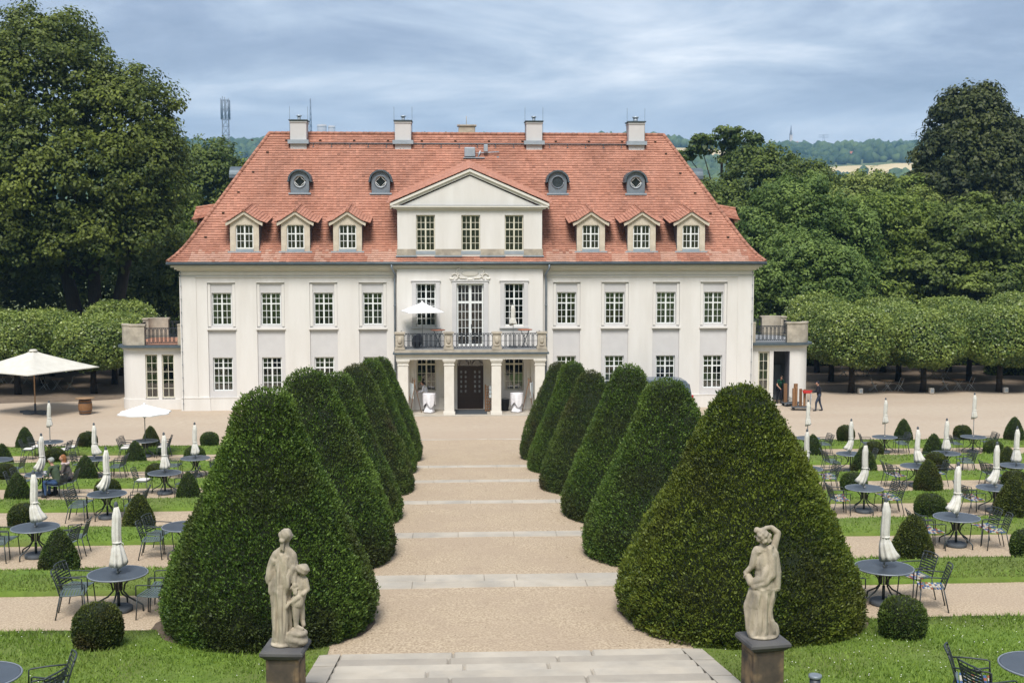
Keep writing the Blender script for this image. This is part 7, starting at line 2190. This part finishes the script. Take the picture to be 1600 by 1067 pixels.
# trolleys with boards
def trolley(loc, rz, label, handle):
    o = empty('trolley', loc, rz, label=label, cat='trolley', group='platform trolleys by the right wing')
    m = MB(); m.bbox(-0.55, 0.55, -0.32, 0.32, 0.17, 0.22, 0.01); m.build('platform', 'base_grey', o)
    for sx in (-1, 1):
        for sy in (-1, 1):
            m = MB(); m.lathe([(0.03, -0.025), (0.078, -0.025), (0.078, 0.025), (0.03, 0.025)], 12, M=Matrix.Translation((sx*0.42, sy*0.26, 0.08)) @ Matrix.Rotation(PI/2, 4, 'X')); m.build('wheel', 'rubber', o)
    if handle:
        m = MB(); m.tube([(0.52, -0.28, 0.2), (0.55, -0.28, 0.95), (0.55, 0.28, 0.95), (0.52, 0.28, 0.2)], 0.016, 6); m.build('handle', 'zinc_light', o)
t1 = trolley((19.10, 67.05, 0), R(-14), 'platform trolley loaded with upright boards pushed across the court', True)
trolley((19.05, 68.75, 0), R(10), 'platform trolley loaded with boards in front of the open doorway', False)
def boards(cx, cy, lst, pl):
    for k, (dx, dy, h, w) in enumerate(lst):
        m = MB(); m.bbox(-w/2, w/2, -0.06, 0.06, 0, h, 0.008)
        o = m.build('board', 'crate_wood', label=f'upright brown board, {ORD[k]} from the left, on the {pl} trolley', cat='board', group='boards on the trolleys'); o.location = (cx+dx, cy+dy, 0.222); o.rotation_euler = (0, R(2*(k % 2)-1), R(20*k))
boards(19.05, 67.05, ((-0.38, 0, 1.05, 0.14), (-0.22, 0.12, 1.1, 0.12), (0.02, -0.02, 1.02, 0.14), (0.26, 0.03, 0.98, 0.15)), 'pushed')
boards(18.95, 68.75, ((-0.28, 0, 1.12, 0.20), (0.32, 0.05, 1.10, 0.22)), 'standing')
m = MB(); m.bbox(-0.24, 0.24, -0.16, 0.16, 0, 0.12, 0.02); m.box(-0.3, 0.3, -0.03, 0.03, 0.121, 0.16)
o = m.build('crate', 'red_plastic', label='red plastic box on the trolley held by the person in black', cat='box'); o.location = (19.42, 66.95, 1.0); o.rotation_euler = (0, 0, R(-12))
m = MB()
rr = random.Random(8)
for k in range(14):
    a = rr.uniform(0, 6.28); m.tube([(rr.uniform(-0.12, 0.12), rr.uniform(-0.1, 0.1), 0.05+0.02*k), (0.2*math.cos(a), 0.15*math.sin(a), 0.08+0.02*k), (rr.uniform(-0.15, 0.15), rr.uniform(-0.1, 0.1), 0.05+0.022*k)], 0.014, 5)
o = m.build('rope_coil', 'canvas', label='pale tangled rope on the standing trolley', cat='rope'); o.location = (19.02, 68.72, 0.222)

# ================================================================== far things
def hz_(x, y): return float(hill_h(np.array([x], float), np.array([y], float))[0])
def lattice(x, y, z0, z1, w0, w1, r_, sec, label, top=None):
    o = empty('lattice_mast', (x, y, z0), 0.3, label=label, cat='mast')
    H = z1-z0; m = MB()
    c = lambda t: w0+(w1-w0)*t
    for sx, sy in ((-1, -1), (1, -1), (1, 1), (-1, 1)): m.tube([(sx*w0/2, sy*w0/2, 0), (sx*w1/2, sy*w1/2, H)], r_, 5)
    m.build('leg_frame', 'mast_steel', o)
    m = MB(); cor = ((-1, -1), (1, -1), (1, 1), (-1, 1))
    for i in range(sec):
        ta, tb = i/sec, (i+1)/sec
        for k in range(4):
            a, b = cor[k], cor[(k+1) % 4]
            m.tube([(a[0]*c(ta)/2, a[1]*c(ta)/2, H*ta), (b[0]*c(tb)/2, b[1]*c(tb)/2, H*tb)], r_*0.6, 4); m.tube([(b[0]*c(ta)/2, b[1]*c(ta)/2, H*ta), (a[0]*c(tb)/2, a[1]*c(tb)/2, H*tb)], r_*0.6, 4)
            m.tube([(a[0]*c(tb)/2, a[1]*c(tb)/2, H*tb), (b[0]*c(tb)/2, b[1]*c(tb)/2, H*tb)], r_*0.7, 4)
    m.build('bracing', 'mast_steel', o)
    if top:
        m = MB()
        for k in range(8):
            a = k*PI/4; m.tube([(w1*0.75*math.cos(a), w1*0.75*math.sin(a), H*0.80), (w1*0.75*math.cos(a), w1*0.75*math.sin(a), H*1.0+0.3*(k % 3)*w1)], r_*1.7, 5)
        for z in (0.80, 0.9, 1.0):
            m.tube([(w1*0.75*math.cos(R(a)), w1*0.75*math.sin(R(a)), H*z) for a in range(0, 361, 45)], r_*0.8, 4)
        m.build('antennas', 'mast_steel', o)
x = -0.94+(362-709)/1850*1150; lattice(x, 1150, hz_(x, 1150), 9.8+212/1850*1150, 7.0, 5.6, 0.26, 11, 'grey lattice telecom mast on the wooded hill beyond the left trees', True)
x = -0.94+(491-709)/1850*1950; lattice(x, 1950, hz_(x, 1950)-2, 9.8+215/1850*1950, 4.0, 1.2, 0.42, 8, 'thin distant radio mast on the skyline left of the first chimney gap')
for k, (px, w, vt) in enumerate(((508, 15, 199), (523, 11, 200.5))):
    y = 2290; x = -0.94+(px-709)/1850*y; o = empty('far_tower', (x, y, hz_(x, y)-5), 0, label=f'pale {"wider left" if k == 0 else "narrower right"} one of two blunt towers on the far skyline', cat='tower')
    z1 = 9.8+(375-vt)/1850*y-hz_(x, y)+5; r_ = w/2/1850*y
    m = MB(); m.lathe([(r_, 0), (r_*0.98, z1*0.7), (r_*0.95, z1), (r_*0.8, z1)], 20); m.build('shaft', 'far_concrete', o)
    m = MB(); m.lathe([(r_*0.99, z1*0.93), (r_*1.0, z1*0.94), (r_*1.0, z1*0.97), (r_*0.96, z1*0.98)], 20); m.build('rim', 'far_white', o)
y = 2080; x = -0.94+(1237-709)/1850*y; zb = hz_(x, y)
o = empty('far_church', (x, y, zb), 0, label='tiny church with pointed dark spire on the right skyline', cat='church')
zt = 9.8+(375-196)/1850*y-zb
m = MB(); m.box(-2.2, 2.2, -2.2, 2.2, 0, zt*0.62); m.build('tower', 'far_white', o)
m = MB(); m.lathe([(2.9, zt*0.62), (2.0, zt*0.70), (1.1, zt*0.78), (0.2, zt)], 8, sm=False); m.build('spire', 'slate', o)
m = MB(); m.box(-3, 13, -4, 4, 0, zt*0.22); m.build('nave', 'far_white', o)
m = MB(); m.loft([[(-3, -4.5, zt*0.22), (-3, 4.5, zt*0.22), (-3, 0, zt*0.36)], [(13, -4.5, zt*0.22), (13, 4.5, zt*0.22), (13, 0, zt*0.36)]]); m.build('roof', 'far_red', o)
HS = [(1072, 1990, 0.1), (1080, 2010, 0.5), (1090, 1980, -0.2), (1099, 2000, 0.3), (1222, 2060, 0.2), (1229, 2040, -0.3), (1248, 2060, 0.1), (1322, 1520, 0.2), (1333, 1525, -0.2), (1218, 2020, 0.4)]
for k, (px, y, a) in enumerate(HS):
    x = -0.94+(px-709)/1850*y; zb = hz_(x, y)+3
    wh = ('at the left end of the hilltop village', 'second in the hilltop village', 'third in the hilltop village', 'at the right end of the hilltop village', 'left of the far church', 'just left of the far spire', 'right of the far church', 'above the right pale field, left one', 'above the right pale field, right one', 'farthest left of the church hamlet')[k]
    o = empty('far_house', (x, y, zb), a, label=f'tiny pale house with red roof {wh}', cat='house', group='distant village houses')
    m = MB(); m.box(-5, 5, -3, 3, -6, 3.6); m.build('wall', 'far_white', o)
    m = MB(); m.loft([[(-5.4, -3.5, 3.6), (-5.4, 3.5, 3.6), (-5.4, 0, 6.8)], [(5.4, -3.5, 3.6), (5.4, 3.5, 3.6), (5.4, 0, 6.8)]]); m.build('roof', 'far_red', o)
for k, px in enumerate((1289, 1436)):
    y = 2120; x = -0.94+(px-709)/1850*y; zb = hz_(x, y)
    o = empty('power_pylon', (x, y, zb), 0, label=f'tiny power pylon on the skyline {"right of the church" if k == 0 else "beside the tall dark tree"}', cat='pylon', group='power pylons')
    zt = 9.8+(375-(211 if k == 0 else 208.5))/1850*y-zb
    m = MB()
    for sx in (-1, 1): m.tube([(sx*3, 0, 0), (sx*0.8, 0, zt)], 0.35, 4)
    m.build('leg_frame', 'mast_steel', o)
    m = MB()
    for z in (0.86, 0.98): m.tube([(-9, 0, zt*z), (9, 0, zt*z)], 0.35, 4)
    m.build('cross_arm', 'mast_steel', o)

# ================================================================== haze
hzm = bpy.data.materials.new('haze_air'); hzm.use_nodes = True
nt = hzm.node_tree; nt.nodes.clear()
pv = nt.nodes.new('ShaderNodeVolumePrincipled')
pv.inputs['Color'].default_value = (0.34, 0.64, 1.0, 1)
pv.inputs['Density'].default_value = 0.00021
pv.inputs['Anisotropy'].default_value = 0.1
oo = nt.nodes.new('ShaderNodeOutputMaterial'); nt.links.new(pv.outputs[0], oo.inputs['Volume'])
MATS['haze_air'] = hzm
m = MB(); m.box(-2450, 2450, -320, 2560, -2.0, 262)
m.build('haze', 'haze_air', kind='stuff')
